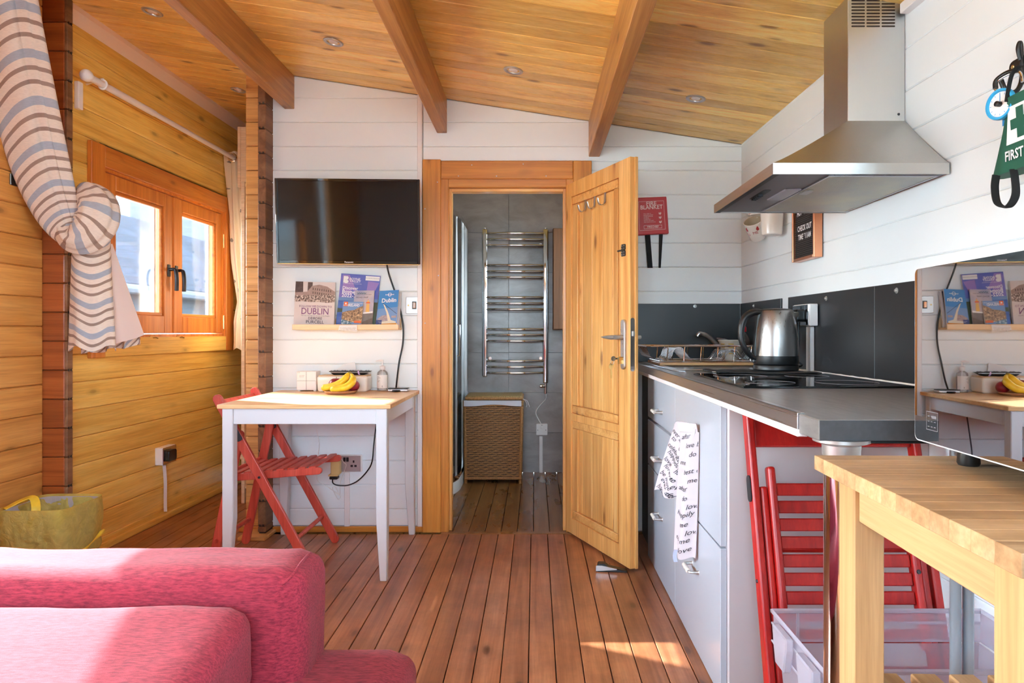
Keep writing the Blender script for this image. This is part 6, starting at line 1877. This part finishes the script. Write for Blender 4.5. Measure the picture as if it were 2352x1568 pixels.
def mugtext(s, ang, hgt, size):
    v, f = text_mb(s, size, 'CENTER')
    r_ = .0455
    tx.add([m2o + azm*(hgt+p.y) + (frm*math.cos(R(ang)+p.x/r_) + sidem*math.sin(R(ang)+p.x/r_))*(.0392+.0075*(hgt+p.y)/.098+.0006) for p in v], f)
mugtext('YOU', -38, .045, .022); mugtext('ME', 30, .055, .022)
part(m2, 'lettering', tx, M['red_ink'])
hrt = MB()
for ang in (-20, 48):
    pts = []
    for i in range(12):
        t = 2*math.pi*i/12
        pts.append((.008*math.sin(t)*(1 if math.cos(t) < 0 else .6), .012*math.cos(t)))
    hrt.add([m2o+azm*(.076+b_)+(frm*math.cos(R(ang)+a_/.046)+sidem*math.sin(R(ang)+a_/.046))*(.0392+.0075*(.076+b_)/.098+.0009) for a_, b_ in pts], [tuple(range(12))])
part(m2, 'drop_print', hrt, M['red_ink'])
m3 = thing('mug', 'white mug mostly hidden above the two hanging mugs', 'mug', P(1741, 470, 3.15))
m3o = P(1741, 494, 3.15)
part(m3, 'cup', MB().lathe([(.036, 0), (.038, .004), (.044, .09), (.041, .09), (.035, .01), (.001, .008)], m3o, (0,0,1), 30, caps=False).lathe([(.001, 0), (.036, 0)], m3o, (0,0,1), 30, caps=False), M['ceramic'], smooth=40)
part(m3, 'print_band', MB().lathe([(.0386, .006), (.0394, .016)], m3o, (0,0,1), 30, caps=False), M['red_ink'])
hk = thing('mug_rail', 'wall rail with hooks carrying the hanging mugs', 'rail', (XR(3.15)-.02, 3.15, 1.62), .0175)
part(hk, 'bar', MB().box(XR(3.15)-.022, XR(3.15)-.003, 2.90, 3.42, 1.655, 1.675), M['steel'], bevel=.002)
for y_, x_, z_ in ((3.0, XR(3.0)-.016, 1.61), (3.20, XR(3.2)-.012, 1.61), (3.33, XR(3.33)-.05, PZ(495, 3.33)+.012)):
    part(hk, 'hook', MB().tube(crv([(XR(y_)-.02, y_, 1.660), (x_-.008, y_, z_+.02), (x_-.012, y_, z_-.004), (x_-.002, y_, z_-.014), (x_+.006, y_, z_-.004), (x_+.006, y_, z_+.006)], 5), .003, 8), M['steel'], smooth=60)

# hook bar, dial gauge and first aid pouch
hkb = thing('hook_bar', 'dark metal hook bar screwed to the white wall above the first aid pouch', 'hooks', (XR(1.45), 1.45, 1.66), .0175)
xb = XR(1.45)
part(hkb, 'bar', MB().plate((XR(1.46)-.002, 1.46, 1.672), (0,1,0), (0,0,1), (-1,0,0), .30, .030, .013, 0, .010), plain('dark_bronze', (54, 46, 42), .4, .5), bevel=.002)
part(hkb, 'screw', MB().lathe([(.005, 0), (.004, .002), (.001, .003)], (xb-.012, 1.596, 1.672), (-1,0,0), 12), M['brass'], smooth=40)
for y_ in (1.562, 1.40):
    hp = crv([(xb-.014, y_, 1.665), (xb-.016, y_, 1.625), (xb-.030, y_, 1.602), (xb-.052, y_, 1.606), (xb-.060, y_+.004, 1.630)], 5)
    part(hkb, 'hook', MB().tube(hp, .0055, 8), M['black'], smooth=60)
    part(hkb, 'hook', MB().tube(crv([(xb-.014, y_, 1.62), (xb-.016, y_, 1.70), (xb-.020, y_, 1.715), (xb-.024, y_, 1.70), (xb-.018, y_, 1.675)], 5), .0045, 8), M['black'], smooth=60)
dgc = Vector((xb-.098, 1.512, 1.557))
dg_ = thing('dial_gauge', 'round dial with a bright blue rim hanging behind the first aid pouch', 'gauge', dgc)
part(dg_, 'case', MB().lathe([(.030, -.014), (.032, -.012), (.032, 0)], dgc, (-1, -.25, 0), 36), M['black'], smooth=40)
part(dg_, 'rim', MB().lathe([(.027, .001), (.029, .005), (.0335, .005), (.0345, .001), (.0345, -.004)], dgc, (-1, -.25, 0), 36, caps=False), plain('bright_blue', (52, 168, 220), .35), smooth=40)
part(dg_, 'face', MB().lathe([(.0285, .001), (.001, .0012)], dgc, (-1, -.25, 0), 36, caps=False), M['white_matt'])
nd = Vector((-1, -.25, 0)).normalized(); td = nd.cross(Vector((0,0,1))).normalized()
ndl = MB().lathe([(.006, .001), (.006, .012), (.001, .013)], dgc, nd, 12)
part(dg_, 'knob', ndl, M['black'], smooth=40)
nm = MB()
nm.add([dgc+nd*.002+Vector((0,0,z_))+td*x_ for x_, z_ in ((-.001, 0), (.001, 0), (.0006, .022), (-.0006, .022))], [(0,1,2,3)])
for i in range(12):
    t = 2*math.pi*i/12
    a_ = td*math.cos(t)+Vector((0,0,1))*math.sin(t); b_ = td*(-math.sin(t))+Vector((0,0,1))*math.cos(t)
    nm.add([dgc+nd*.002+a_*r_+b_*w_ for r_, w_ in ((.021, -.0006), (.025, -.0006), (.025, .0006), (.021, .0006))], [(0,1,2,3)])
part(dg_, 'scale_marks', nm, plain('dial_blue', (60, 150, 200), .5))
part(dg_, 'card', MB().frame_box(dgc, td, nd, (0,0,1), -.024, .010, -.018, -.0165, -.085, -.02), M['white_matt'])
part(dg_, 'card_print', MB().frame_box(dgc, td, nd, (0,0,1), -.0235, .0095, -.0163, -.0158, -.045, -.028), plain('card_blue', (40, 130, 190), .5))
part(dg_, 'hanger', MB().tube(crv([dgc+Vector((0, .012, .030)), dgc+Vector((0, .018, .05)), dgc+Vector((.01, .0, .062)), dgc+Vector((.02, -.03, .06)), dgc+Vector((.02, -.04, .035))], 6), .003, 8), M['chrome'], smooth=60)
part(dg_, 'clip', MB().tube(crv([dgc+Vector((0, .016, .040)), dgc+Vector((.002, .016, .058)), dgc+Vector((.012, -.004, .068)), dgc+Vector((.02, -.03, .064))], 6), .0055, 10), M['black'], smooth=60)

fa = thing('first_aid_pouch', 'green first aid pouch with white cross symbol hanging on the right wall', 'first aid kit', (xb-.05, 1.455, 1.40), .0175)
fx = xb-.112; fyc = 1.455
prof = [(1.562, .040, .028), (1.548, .052, .040), (1.50, .075, .048), (1.45, .098, .052), (1.415, .114, .054), (1.404, .116, .050)]
vs_ = []; n_ = 24
for z_, hw, th in prof:
    for k in range(n_):
        t = 2*math.pi*k/n_
        c_, s_ = math.cos(t), math.sin(t)
        p_ = 4
        q = (abs(c_)**p_+abs(s_)**p_)**(-1/p_)
        vs_.append((fx+th-.004 - th*q*s_*.5 - .0, fyc+hw*q*c_, z_))
mb = MB(); mb.add(vs_, [(i*n_+k, i*n_+(k+1) % n_, (i+1)*n_+(k+1) % n_, (i+1)*n_+k) for i in range(len(prof)-1) for k in range(n_)]+[tuple(range(n_)), tuple(range((len(prof)-1)*n_, len(prof)*n_))])
part(fa, 'pouch', mb, M['bag_green'], smooth=50)
fxf = fx+.0235
def fface(y, z):      # front face x at height z
    for (za, ha, ta), (zb2, hb3, tb2) in zip(prof, prof[1:]):
        if za >= z >= zb2:
            th = ta+(tb2-ta)*(za-z)/(za-zb2); break
    else: th = .05
    return fx+th-.004-th*.5-.0012
def fquad(y0, y1, z0, z1):
    return [(fface(y0, z1), y0, z1), (fface(y1, z1), y1, z1), (fface(y1, z0), y1, z0), (fface(y0, z0), y0, z0)]
mb = MB()
sq = MB(); sq.add(fquad(fyc-.041, fyc+.041, 1.462, 1.542), [(0,1,2,3)])
sq.v = [(x_ - .0, y_*1 + (.006 if y_ > fyc else -.006)*(1 if z_ < 1.5 else -1), z_) for x_, y_, z_ in sq.v]
part(fa, 'white_badge', sq, M['text_white'])
cr = MB()
for a_ in ((fyc-.030, fyc+.030, 1.491, 1.513), (fyc-.011, fyc+.011, 1.470, 1.535)):
    cr.add([(x_-.0012, y_, z_) for x_, y_, z_ in fquad(*a_)], [(0,1,2,3)])
part(fa, 'cross', cr, M['bag_green'])
tx = MB(); v_, f_ = text_mb('FIRST AID', .030, 'CENTER', 0, .02)
tx.add([(fface(fyc, 1.437+p.y)-.0012, fyc-p.x*.80, 1.437+p.y) for p in v_], f_)
part(fa, 'lettering', tx, M['text_white'])
part(fa, 'strap', MB().tube(crv([(fx+.02, 1.535, 1.405), (fx+.015, 1.532, 1.375), (fx+.01, 1.515, 1.338), (fx+.012, 1.485, 1.325), (fx+.012, 1.462, 1.345), (fx+.02, 1.475, 1.385), (fx+.02, 1.48, 1.405)], 6), .0025, 6, ry=.010), M['black_soft'], smooth=60)
part(fa, 'hang_loop', MB().tube(crv([(fx+.012, 1.49, 1.555), (fx+.014, 1.475, 1.61), (fx+.02, 1.45, 1.615), (fx+.014, 1.43, 1.56)], 6), .002, 6, ry=.005), M['black_soft'], smooth=60)

# corner batten of the right wall near the ceiling, beside the chimney
single('trim_4', 'white ceiling batten beside the hood chimney', 'trim', MB().box(XR(1.8)-.030, XR(1.8)-.001, .4, 2.045, 2.005, 2.036), M['white_trim'], (1.1, 1.2, 2.005), bevel=.002, kind='structure')
# ------------------------------------------------------------------ tea towel on the cabinet handle
tw = thing('tea_towel', 'white tea towel with black handwriting hung over a cabinet handle', 'towel', P(1570, 1285, 2.2))
def flap(c, wob, k_):
    TLp, TRp, BRp, BLp = c
    def fn(u, v):
        p = TLp.lerp(TRp, u).lerp(BLp.lerp(BRp, u), v)
        return p + Vector((-wob*(math.sin(math.pi*u)*.7+.35*math.sin(u*9+k_+v*2))*(.35+.65*v), 0, .010*math.sin(u*7+k_)*v))
    return fn
fA = flap((P(1552, 976, 2.30), P(1598, 985, 2.20), P(1574, 1143, 2.26), P(1507, 1128, 2.36)), .022, .5)
fB = flap((P(1566, 992, 2.235), P(1605, 992, 2.20), P(1598, 1288, 2.225), P(1548, 1268, 2.30)), .014, 1.4)
bar = Vector((FX-.031, 2.264, .717))
part(tw, 'front_fold', MB().grid(fA, 24, 24, thick=.003), M['towel'], smooth=70)
part(tw, 'long_fold', MB().grid(fB, 22, 34, thick=.003), M['towel'], smooth=70)
part(tw, 'top_bunch', MB().grid(lambda u, v: fA(u*.98, 0).lerp(fB(u, 0), v) + Vector((-.004, 0, .022*math.sin(math.pi*v))), 20, 8, thick=.003), M['towel'], smooth=70)
tx = MB()
def cloth_text(fn, s, u0, v0, size, W_, H_, ang=-.25):
    v, f = text_mb(s, size, 'LEFT', .35)
    ca, sa = math.cos(ang), math.sin(ang)
    pts = []
    for p in v:
        a = p.x*ca-p.y*sa; b = p.x*sa+p.y*ca
        u = u0+a/W_; w_ = v0-b/H_
        q = fn(min(max(u, 0), 1), min(max(w_, 0), 1))
        q2 = fn(min(max(u+.01, 0), 1), min(max(w_, 0), 1))-q; q3 = fn(min(max(u, 0), 1), min(max(w_+.01, 0), 1))-q
        n = q2.cross(q3); n = n.normalized() if n.length > 1e-9 else Vector((-1, 0, 0))
        if n.x > 0: n = -n
        pts.append(q+n*.0045)
    tx.add(pts, f)
wordsA = ['forever', 'love', 'happily', 'ever after', 'be mine', 'celebrate', 'love me', 'happy', 'to', 'dearest']
random.seed(3)
for r in range(9):
    for c in range(2):
        cloth_text(fA, random.choice(wordsA), .06+.50*c+.08*(r % 2), .06+.108*r, .024, .115, .235, -.5)
for r in range(14):
    cloth_text(fB, random.choice(['love', 'happily', 'me', 'best day', 'to me', 'ever', 'do', 'love he', 'after']), .08+.26*(r % 3), .04+.069*r, .024, .085, .43, .12)
part(tw, 'handwriting', tx, M['text_dark'], stuff=True)
part(tw, 'wash_label', MB().grid(lambda u, v: P(1548+9*u, 1262+28*v, 2.27)+Vector((-.004*math.sin(3*v), 0, 0)), 3, 4, thick=.0006), plain('pale_blue_label', (190, 202, 232), .7), smooth=60)

# ------------------------------------------------------------------ kitchen trolley
tr = thing('kitchen_trolley', 'birch kitchen trolley with a worn butcher block top and slatted shelf', 'trolley', (.46, 1.123, 0), -.031)
def TB(*a): return MB().box(*a)
TT = .850
n_ = 13
for i in range(n_):
    y0 = -.50+.50*i/n_; y1 = -.50+.50*(i+1)/n_
    part(tr, 'top_stave', TB(0, .58, y0+.0001, y1-.0001, TT-.023, TT), M['birch_top'], bevel=.0006, world=False)
for a_ in ((.031, -.078), (.505, -.078), (.031, -.466), (.505, -.466)):
    part(tr, 'leg', TB(a_[0], a_[0]+.046, a_[1], a_[1]+.056, 0, TT-.0235), M['birch_z'], bevel=.002, world=False)
part(tr, 'apron', TB(.038, .058, -.410, -.0785, TT-.088, TT-.0235), M['birch_y'], bevel=.002, world=False)
part(tr, 'apron', TB(.524, .544, -.410, -.0785, TT-.088, TT-.0235), M['birch_y'], bevel=.002, world=False)
part(tr, 'apron', TB(.0775, .5045, -.058, -.038, TT-.088, TT-.0235), M['birch_x'], bevel=.002, world=False)
part(tr, 'apron', TB(.0775, .5045, -.446, -.426, TT-.088, TT-.0235), M['birch_x'], bevel=.002, world=False)
for zs in (.49, .17):
    part(tr, 'shelf_rail', TB(.0775, .5045, -.070, -.050, zs-.035, zs-.001), M['birch_x'], bevel=.002, world=False)
    part(tr, 'shelf_rail', TB(.0775, .5045, -.440, -.420, zs-.035, zs-.001), M['birch_x'], bevel=.002, world=False)
    for i in range(7):
        x0 = .083+.0605*i
        part(tr, 'shelf_slat', TB(x0, x0+.040, -.468, -.022, zs, zs+.015), M['birch_y'], bevel=.002, world=False)

# ------------------------------------------------------------------ microwave with a mirror front
mw = thing('microwave', 'black microwave with a mirror glass front standing on the birch trolley', 'microwave', (.612, 1.10, TT), -.031)
mz0, mz1 = .030, .305
part(mw, 'body', TB(.022, .34, -.485, -.004, mz0, mz1), M['black'], bevel=.006, seg=2, world=False)
k = N('mirror_glass'); k.bsdf(lin((178, 176, 176)), .012, 1.0); M['mirror'] = k.m
part(mw, 'front_trim', MB().plate((.012, -.245, (mz0+mz1)/2), (0,1,0), (0,0,1), (-1,0,0), .490, mz1-mz0, .010, -.010, .0115), plain('silver_trim', (206, 209, 215), .35), world=False)
part(mw, 'mirror_door', MB().plate((0, -.245, (mz0+mz1)/2), (0,1,0), (0,0,1), (-1,0,0), .486, mz1-mz0-.004, .009, 0, .0003), M['mirror'], world=False)
lg2 = MB()
def lrect(y0, y1, z0, z1): lg2.add([(-.0005, y0, z0), (-.0005, y1, z0), (-.0005, y1, z1), (-.0005, y0, z1)], [(0,1,2,3)])
yl = -.036; zl = mz0+.022; s_ = .0009
for a_ in (0, .0155, .031): lrect(yl-a_-s_, yl-a_, zl, zl+.028) if a_ != .0155 else None
for b_ in (0, .028): lrect(yl-.031, yl, zl+b_-s_, zl+b_)
for i in range(3):
    for j in range(3): lrect(yl-.004-.0085*i-.005, yl-.004-.0085*i, zl+.004+.008*j, zl+.0052+.008*j)
lrect(yl-.028, yl-.015, zl+.018, zl+.022)
part(mw, 'rating_mark', lg2, M['text_grey'], world=False)
for a_ in ((.05, -.06), (.05, -.43), (.30, -.06), (.30, -.43)):
    part(mw, 'foot', MB().lathe([(.014, 0), (.016, .004), (.014, mz0)], (a_[0], a_[1], 0), (0,0,1), 16), M['black'], world=False, smooth=40)

# ------------------------------------------------------------------ folded chair behind the trolley
fo = thing('folding_chair', 'deep red folding chair folded flat and leaning on the cabinet end panel', 'chair', (.81, 1.68, 0))
O_ = Vector((0, 1.665, 0)); INC = Vector((0, .262, .965)).normalized(); NR = Vector((0, -.965, .262)).normalized()
def FB(x0, x1, s0, s1, n0, n1, mb=None): return (mb or MB()).frame_box(O_, Vector((1,0,0)), INC, NR, x0, x1, s0, s1, n0, n1)
DR = M['red_wood_deep']
for x_ in (.579, 1.026):
    part(fo, 'back_rail', FB(x_, x_+.021, .004, .868, -.020, .020), DR, bevel=.006, seg=3)
part(fo, 'backrest', FB(.600, 1.026, .765, .862, -.008, .008), DR, bevel=.004, seg=2)
for x_ in (.603, .999):
    part(fo, 'rear_leg', FB(x_, x_+.019, .02, .66, -.020, .018), DR, bevel=.006, seg=3)
for x_ in (.6225, .976):
    part(fo, 'seat_rail', FB(x_, x_+.021, .255, .712, -.004, .030), DR, bevel=.008, seg=3)
i = 0
s = .668
while s > .28:
    part(fo, 'seat_slat', FB(.644, .975, s-.0325, s, .008, .018), DR, bevel=.0025); s -= .0452
for s in (.50, .205, .16):
    part(fo, 'crossbar', MB().tube([O_+Vector((.60, 0, 0))+INC*s-NR*.012, O_+Vector((1.026, 0, 0))+INC*s-NR*.012], .010, 12), DR, smooth=40)
part(fo, 'bracket', MB().plate(O_+Vector((.5788, 0, 0))+INC*.655, INC, NR, Vector((-1,0,0)), .070, .030, .013, 0, .003), M['dark_metal'])
bl_ = MB().lathe([(.005, 0), (.004, .003)], O_+Vector((.579, 0, 0))+INC*.42, (-1,0,0), 10); bl_.lathe([(.006, 0), (.005, .003)], O_+Vector((.9865, 0, 0))+INC*.445+NR*.030, NR, 10)
part(fo, 'bolt', bl_, M['dark_metal'])

# clear storage box
sb = thing('storage_box', 'clear plastic storage box with clip handles under the worktop', 'storage box', (.80, 1.47, 0))
sx0, sx1, sy0, sy1, sz = .552, 1.06, 1.312, 1.618, .395
def tub(i0, i1, z0, z1):
    m_ = MB(); 
    for (a, b) in (((sx0+i0, sy0+i0), (sx1-i0, sy0+i0)), ((sx1-i0, sy0+i0), (sx1-i0, sy1-i0)), ((sx1-i0, sy1-i0), (sx0+i0, sy1-i0)), ((sx0+i0, sy1-i0), (sx0+i0, sy0+i0))): pass
    t = [(sx0+i1, sy0+i1), (sx1-i1, sy0+i1), (sx1-i1, sy1-i1), (sx0+i1, sy1-i1)]
    q = [(sx0+i0, sy0+i0), (sx1-i0, sy0+i0), (sx1-i0, sy1-i0), (sx0+i0, sy1-i0)]
    m_.add([(*p, z0) for p in q]+[(*p, z1) for p in t], [(j, (j+1) % 4, 4+(j+1) % 4, 4+j) for j in range(4)])
    return m_
part(sb, 'wall', tub(.045, .020, .004, sz-.07), M['clear_plastic'])
b_ = MB(); b_.add([(sx0+.045, sy0+.045, .004), (sx1-.045, sy0+.045, .004), (sx1-.045, sy1-.045, .004), (sx0+.045, sy1-.045, .004)], [(0,1,2,3)])
part(sb, 'base', b_, M['clear_plastic'])
part(sb, 'collar', tub(.012, .010, sz-.07, sz), M['clear_plastic'])
rm_ = MB()
for z_ in (sz, sz-.028, sz-.07):
    w_ = .006 if z_ == sz else .0035
    p4 = [(sx0+.008, sy0+.008, z_), (sx1-.008, sy0+.008, z_), (sx1-.008, sy1-.008, z_), (sx0+.008, sy1-.008, z_)]
    rm_.tube(p4, w_, 6, closed=True)
part(sb, 'rim', rm_, M['clear_rim'])
for y_ in (1.36, 1.50):
    cl2 = MB().prism([(y_-.03, sz-.005), (y_+.055, sz-.005), (y_+.05, sz-.03), (y_+.035, sz-.085), (y_-.015, sz-.085), (y_-.03, sz-.03)], 'x', sx0-.012, sx0+.006)
    part(sb, 'clip', cl2, M['clear_rim'], bevel=.003)
rb_ = MB()
for x_ in (.62, .80, .98): rb_.box(x_-.003, x_+.003, sy1-.012, sy1-.006, sz-.07, sz)
part(sb, 'rib', rb_, M['clear_rim'])

for px_, lab in ((2253, 'grey metal tube behind the trolley, left of its twin'), (2284, 'grey metal tube behind the trolley, right of its twin')):
    x_ = PX(px_, 1.19)
    t = thing('metal_tube', lab, 'tube', (x_, 1.19, 0))
    part(t, 'shaft', MB().lathe([(.0095, .01), (.0095, WB-.02)], (x_, 1.262, 0), (0,0,1), 20), M['grey_metal'], smooth=40)
    part(t, 'foot', MB().lathe([(.013, 0), (.013, .012)], (x_, 1.262, 0), (0,0,1), 16), M['black'])
    part(t, 'top_plate', MB().box(x_-.011, x_+.011, 1.248, 1.276, WB-.02, WB-.0005), M['grey_metal'])

# ------------------------------------------------------------------ sofa
sf = thing('sofa', 'crimson cloth sofa with a padded backrest and a loose wedge cushion', 'sofa', (-1.2, 1.2, 0))
def soft(x0, x1, y0, y1, z0, z1, r_, amp=.004, fr_=7, sub=26, tilt=0):
    """padded block: rounded box with gentle dents"""
    me = bmesh.new()
    bmesh.ops.create_cube(me, size=1)
    bmesh.ops.subdivide_edges(me, edges=me.edges, cuts=sub, use_grid_fill=True)
    W_, D_, Z_ = (x1-x0)/2, (y1-y0)/2, (z1-z0)/2
    c = Vector(((x0+x1)/2, (y0+y1)/2, (z0+z1)/2))
    vs_ = []
    for v in me.verts:
        p = Vector((v.co.x*2*W_, v.co.y*2*D_, v.co.z*2*Z_))
        q = Vector((max(-W_+r_, min(W_-r_, p.x)), max(-D_+r_, min(D_-r_, p.y)), max(-Z_+r_, min(Z_-r_, p.z))))
        d = p-q
        if d.length > 1e-9: p = q + d.normalized()*r_*min(1, d.length/r_ if (abs(d.x) > 1e-9)+(abs(d.y) > 1e-9)+(abs(d.z) > 1e-9) == 1 else 1)
        n = d.normalized() if d.length > 1e-9 else Vector((0,0,1))
        p = p + n*amp*noise.noise((p+c)*fr_) + n*amp*.4*noise.noise((p+c)*fr_*4)
        p += c
        p.y += tilt*(p.z-z0)
        vs_.append(p)
    fs_ = [tuple(v.index for v in f.verts) for f in me.faces]
    me.free()
    mb = MB(); mb.add(vs_, fs_); return mb
SXL, SXR = -2.05, -.440
bkp = soft(SXL, SXR, 1.285, 1.470, .12, .600, .050, .006, 6, 30)
part(sf, 'backrest', bkp, M['sofa'], smooth=80)
sm_ = MB()
sm_.tube([(x_, 1.297, .566+.003*math.sin(x_*11)) for x_ in [SXL+.05+(SXR-SXL-.1)*i/60 for i in range(61)]] , .0032, 6)
sm_.tube(crv([(SXR-.05, 1.296, .566), (SXR-.028, 1.31, .582), (SXR-.026, 1.36, .592), (SXR-.030, 1.43, .590), (SXR-.04, 1.455, .572)], 6), .0032, 6)
part(sf, 'piping', sm_, M['sofa'], smooth=60)
st_ = soft(SXL, -.245, .35, 1.475, .20, .388, .055, .004, 6, 30)
part(sf, 'seat', st_, M['sofa'], smooth=80)
part(sf, 'seam', MB().tube(crv([(-.445, 1.20, .3895), (-.36, 1.215, .3895), (-.30, 1.20, .387), (-.262, 1.17, .368)], 8), .003, 6), M['sofa'], smooth=60)
# wedge cushion leaning against the backrest
wd = soft(SXL+.02, SXR-.078, .62, 1.284, .380, .560, .045, .005, 6, 34)
wd.v = [(x_, y_, .380+(z_-.380)*(.30+.66*max(0, min(1, (y_-.62)/.664))**.85)) for x_, y_, z_ in wd.v]
part(sf, 'back_cushion', wd, M['sofa'], smooth=80)
for a_ in ((-1.95, .45), (-.36, .45), (-1.95, 1.38), (-.36, 1.38)):
    part(sf, 'leg', MB().lathe([(.018, 0), (.026, .205)], (a_[0], a_[1], 0), (0,0,1), 16), M['beam'], smooth=40)

# ------------------------------------------------------------------ outside the windows
def roof_mat():
    k = N('grey_roof_tiles')
    br = k.n('TexBrick'); br.inputs['Color1'].default_value = lin((30, 36, 50)); br.inputs['Color2'].default_value = lin((46, 52, 68)); br.inputs['Mortar'].default_value = lin((18, 20, 28))
    br.inputs['Scale'].default_value = 3.2; br.inputs['Mortar Size'].default_value = .02; br.inputs['Brick Width'].default_value = .9; br.inputs['Row Height'].default_value = .5
    tc = k.n('TexCoord'); sp = k.n('SeparateXYZ'); cb_ = k.n('CombineXYZ')
    k.l(tc.outputs['Object'], sp.inputs[0]); k.l(sp.outputs[1], cb_.inputs[0]); k.l(sp.outputs[0], cb_.inputs[1]); k.l(cb_.outputs[0], br.inputs['Vector'])
    k.bsdf(br.outputs[0], .7, 0, br.outputs['Fac'], .8, .02)
    return k.m
RT = roof_mat(); RENDER = plain('pale_render', (112, 116, 122), .85, nz=.1, nscale=8, var=.06); WIN = plain('dark_window', (26, 32, 42), .2)
struct('ground', 'pale ground outside the windows', MB().box(-40, 30, -30, 45, -.5, -.35), plain('pale_paving', (206, 200, 188), .9), cat='ground')  # ground colour lightened to throw fill up to the ceiling
def house(name, lab, x0, x1, y0, y1, ze, zr, wins, over=.35):
    h = thing(name, lab, 'house', ((x0+x1)/2, (y0+y1)/2, -.35))
    part(h, 'walls', MB().box(x0, x1, y0, y1, -.35, ze), RENDER)
    xm = (x0+x1)/2
    for s in (0, 1):
        e_ = x1+over if s == 0 else x0-over
        ez = ze-(zr-ze)*over/((x1-x0)/2)
        part(h, 'roof_slope', MB().add([(e_, y0-.3, ez), (e_, y1+.3, ez), (xm, y1+.3, zr), (xm, y0-.3, zr), (e_, y0-.3, ez+.1), (e_, y1+.3, ez+.1), (xm, y1+.3, zr+.1), (xm, y0-.3, zr+.1)],
             [(0,1,2,3),(4,5,6,7),(0,1,5,4),(1,2,6,5),(2,3,7,6),(3,0,4,7)]), RT)
    part(h, 'gutter', MB().tube([(x1+over+.05, y0-.3, ez+.02), (x1+over+.05, y1+.3, ez+.02)], .06, 8), RENDER, smooth=40)
    for (ya, yb, za, zb2) in wins:
        o = part(h, 'window', MB().box(x1, x1+.04, ya-.08, yb+.08, za-.08, zb2+.08), M['white'])
        part(h, 'pane', MB().box(x1+.03, x1+.05, ya, yb, za, zb2), WIN, parent=o)
    return h
hA = house('neighbour_house', 'pale rendered house with a grey tiled roof beyond the garden wall', -15, -9.5, 9, 30, 3.55, 5.0, [(17.0, 18.2, 2.2, 3.2), (20.3, 21.3, 2.1, 3.1), (23.0, 24.0, 2.1, 3.1)])
part(hA, 'chimney', MB().tube([(-9.2, 15.2, 2.6), (-9.2, 15.2, 4.2)], .16, 14).lathe([(.22, 0), (.22, .12)], (-9.2, 15.2, 4.2), (0,0,1), 14), M['white'], smooth=40)
house('garden_outbuilding', 'low white outbuilding with a grey tiled roof seen through the near pane', -7.4, -5.2, 7.6, 11.2, 1.78, 2.75, [], .25)
house('lean_to', 'low tiled lean to seen through the pane with the hinges', -8.2, -5.9, 12.2, 17.5, 1.65, 2.9, [], .25)
gw = thing('garden_wall', 'pale garden wall with a flat coping outside the alcove window', 'wall', (-4.2, 8, -.35))
part(gw, 'wall', MB().box(-4.4, -4.2, 4.0, 14, -.35, 1.02), RENDER)
part(gw, 'coping', MB().box(-4.46, -4.14, 4.0, 14, 1.02, 1.10), RENDER)
bs = thing('ivy_bush', 'green climbing bush beside the tiled lean to', 'bush', (-4.85, 11.7, -.35))
lv = MB(); random.seed(5)
for i in range(900):
    p = Vector((-4.85+max(-.22, min(.22, random.gauss(0, .12))), 11.7+max(-.17, min(.17, random.gauss(0, .1))), random.uniform(-.2, 2.2)))
    a_ = Vector((random.uniform(-1,1), random.uniform(-1,1), random.uniform(-1,1))).normalized(); b_ = a_.orthogonal().normalized()
    s_ = random.uniform(.05, .10)
    lv.add([p-a_*s_, p+b_*s_*.6, p+a_*s_, p-b_*s_*.6], [(0,1,2,3)])
part(bs, 'leaves', lv, plain('ivy_green', (70, 96, 60), .6, var=.2), stuff=True)
part(bs, 'stem', MB().tube([(-4.85, 11.7, -.35), (-4.85, 11.7, 1.9)], .05, 8), M['beam'])
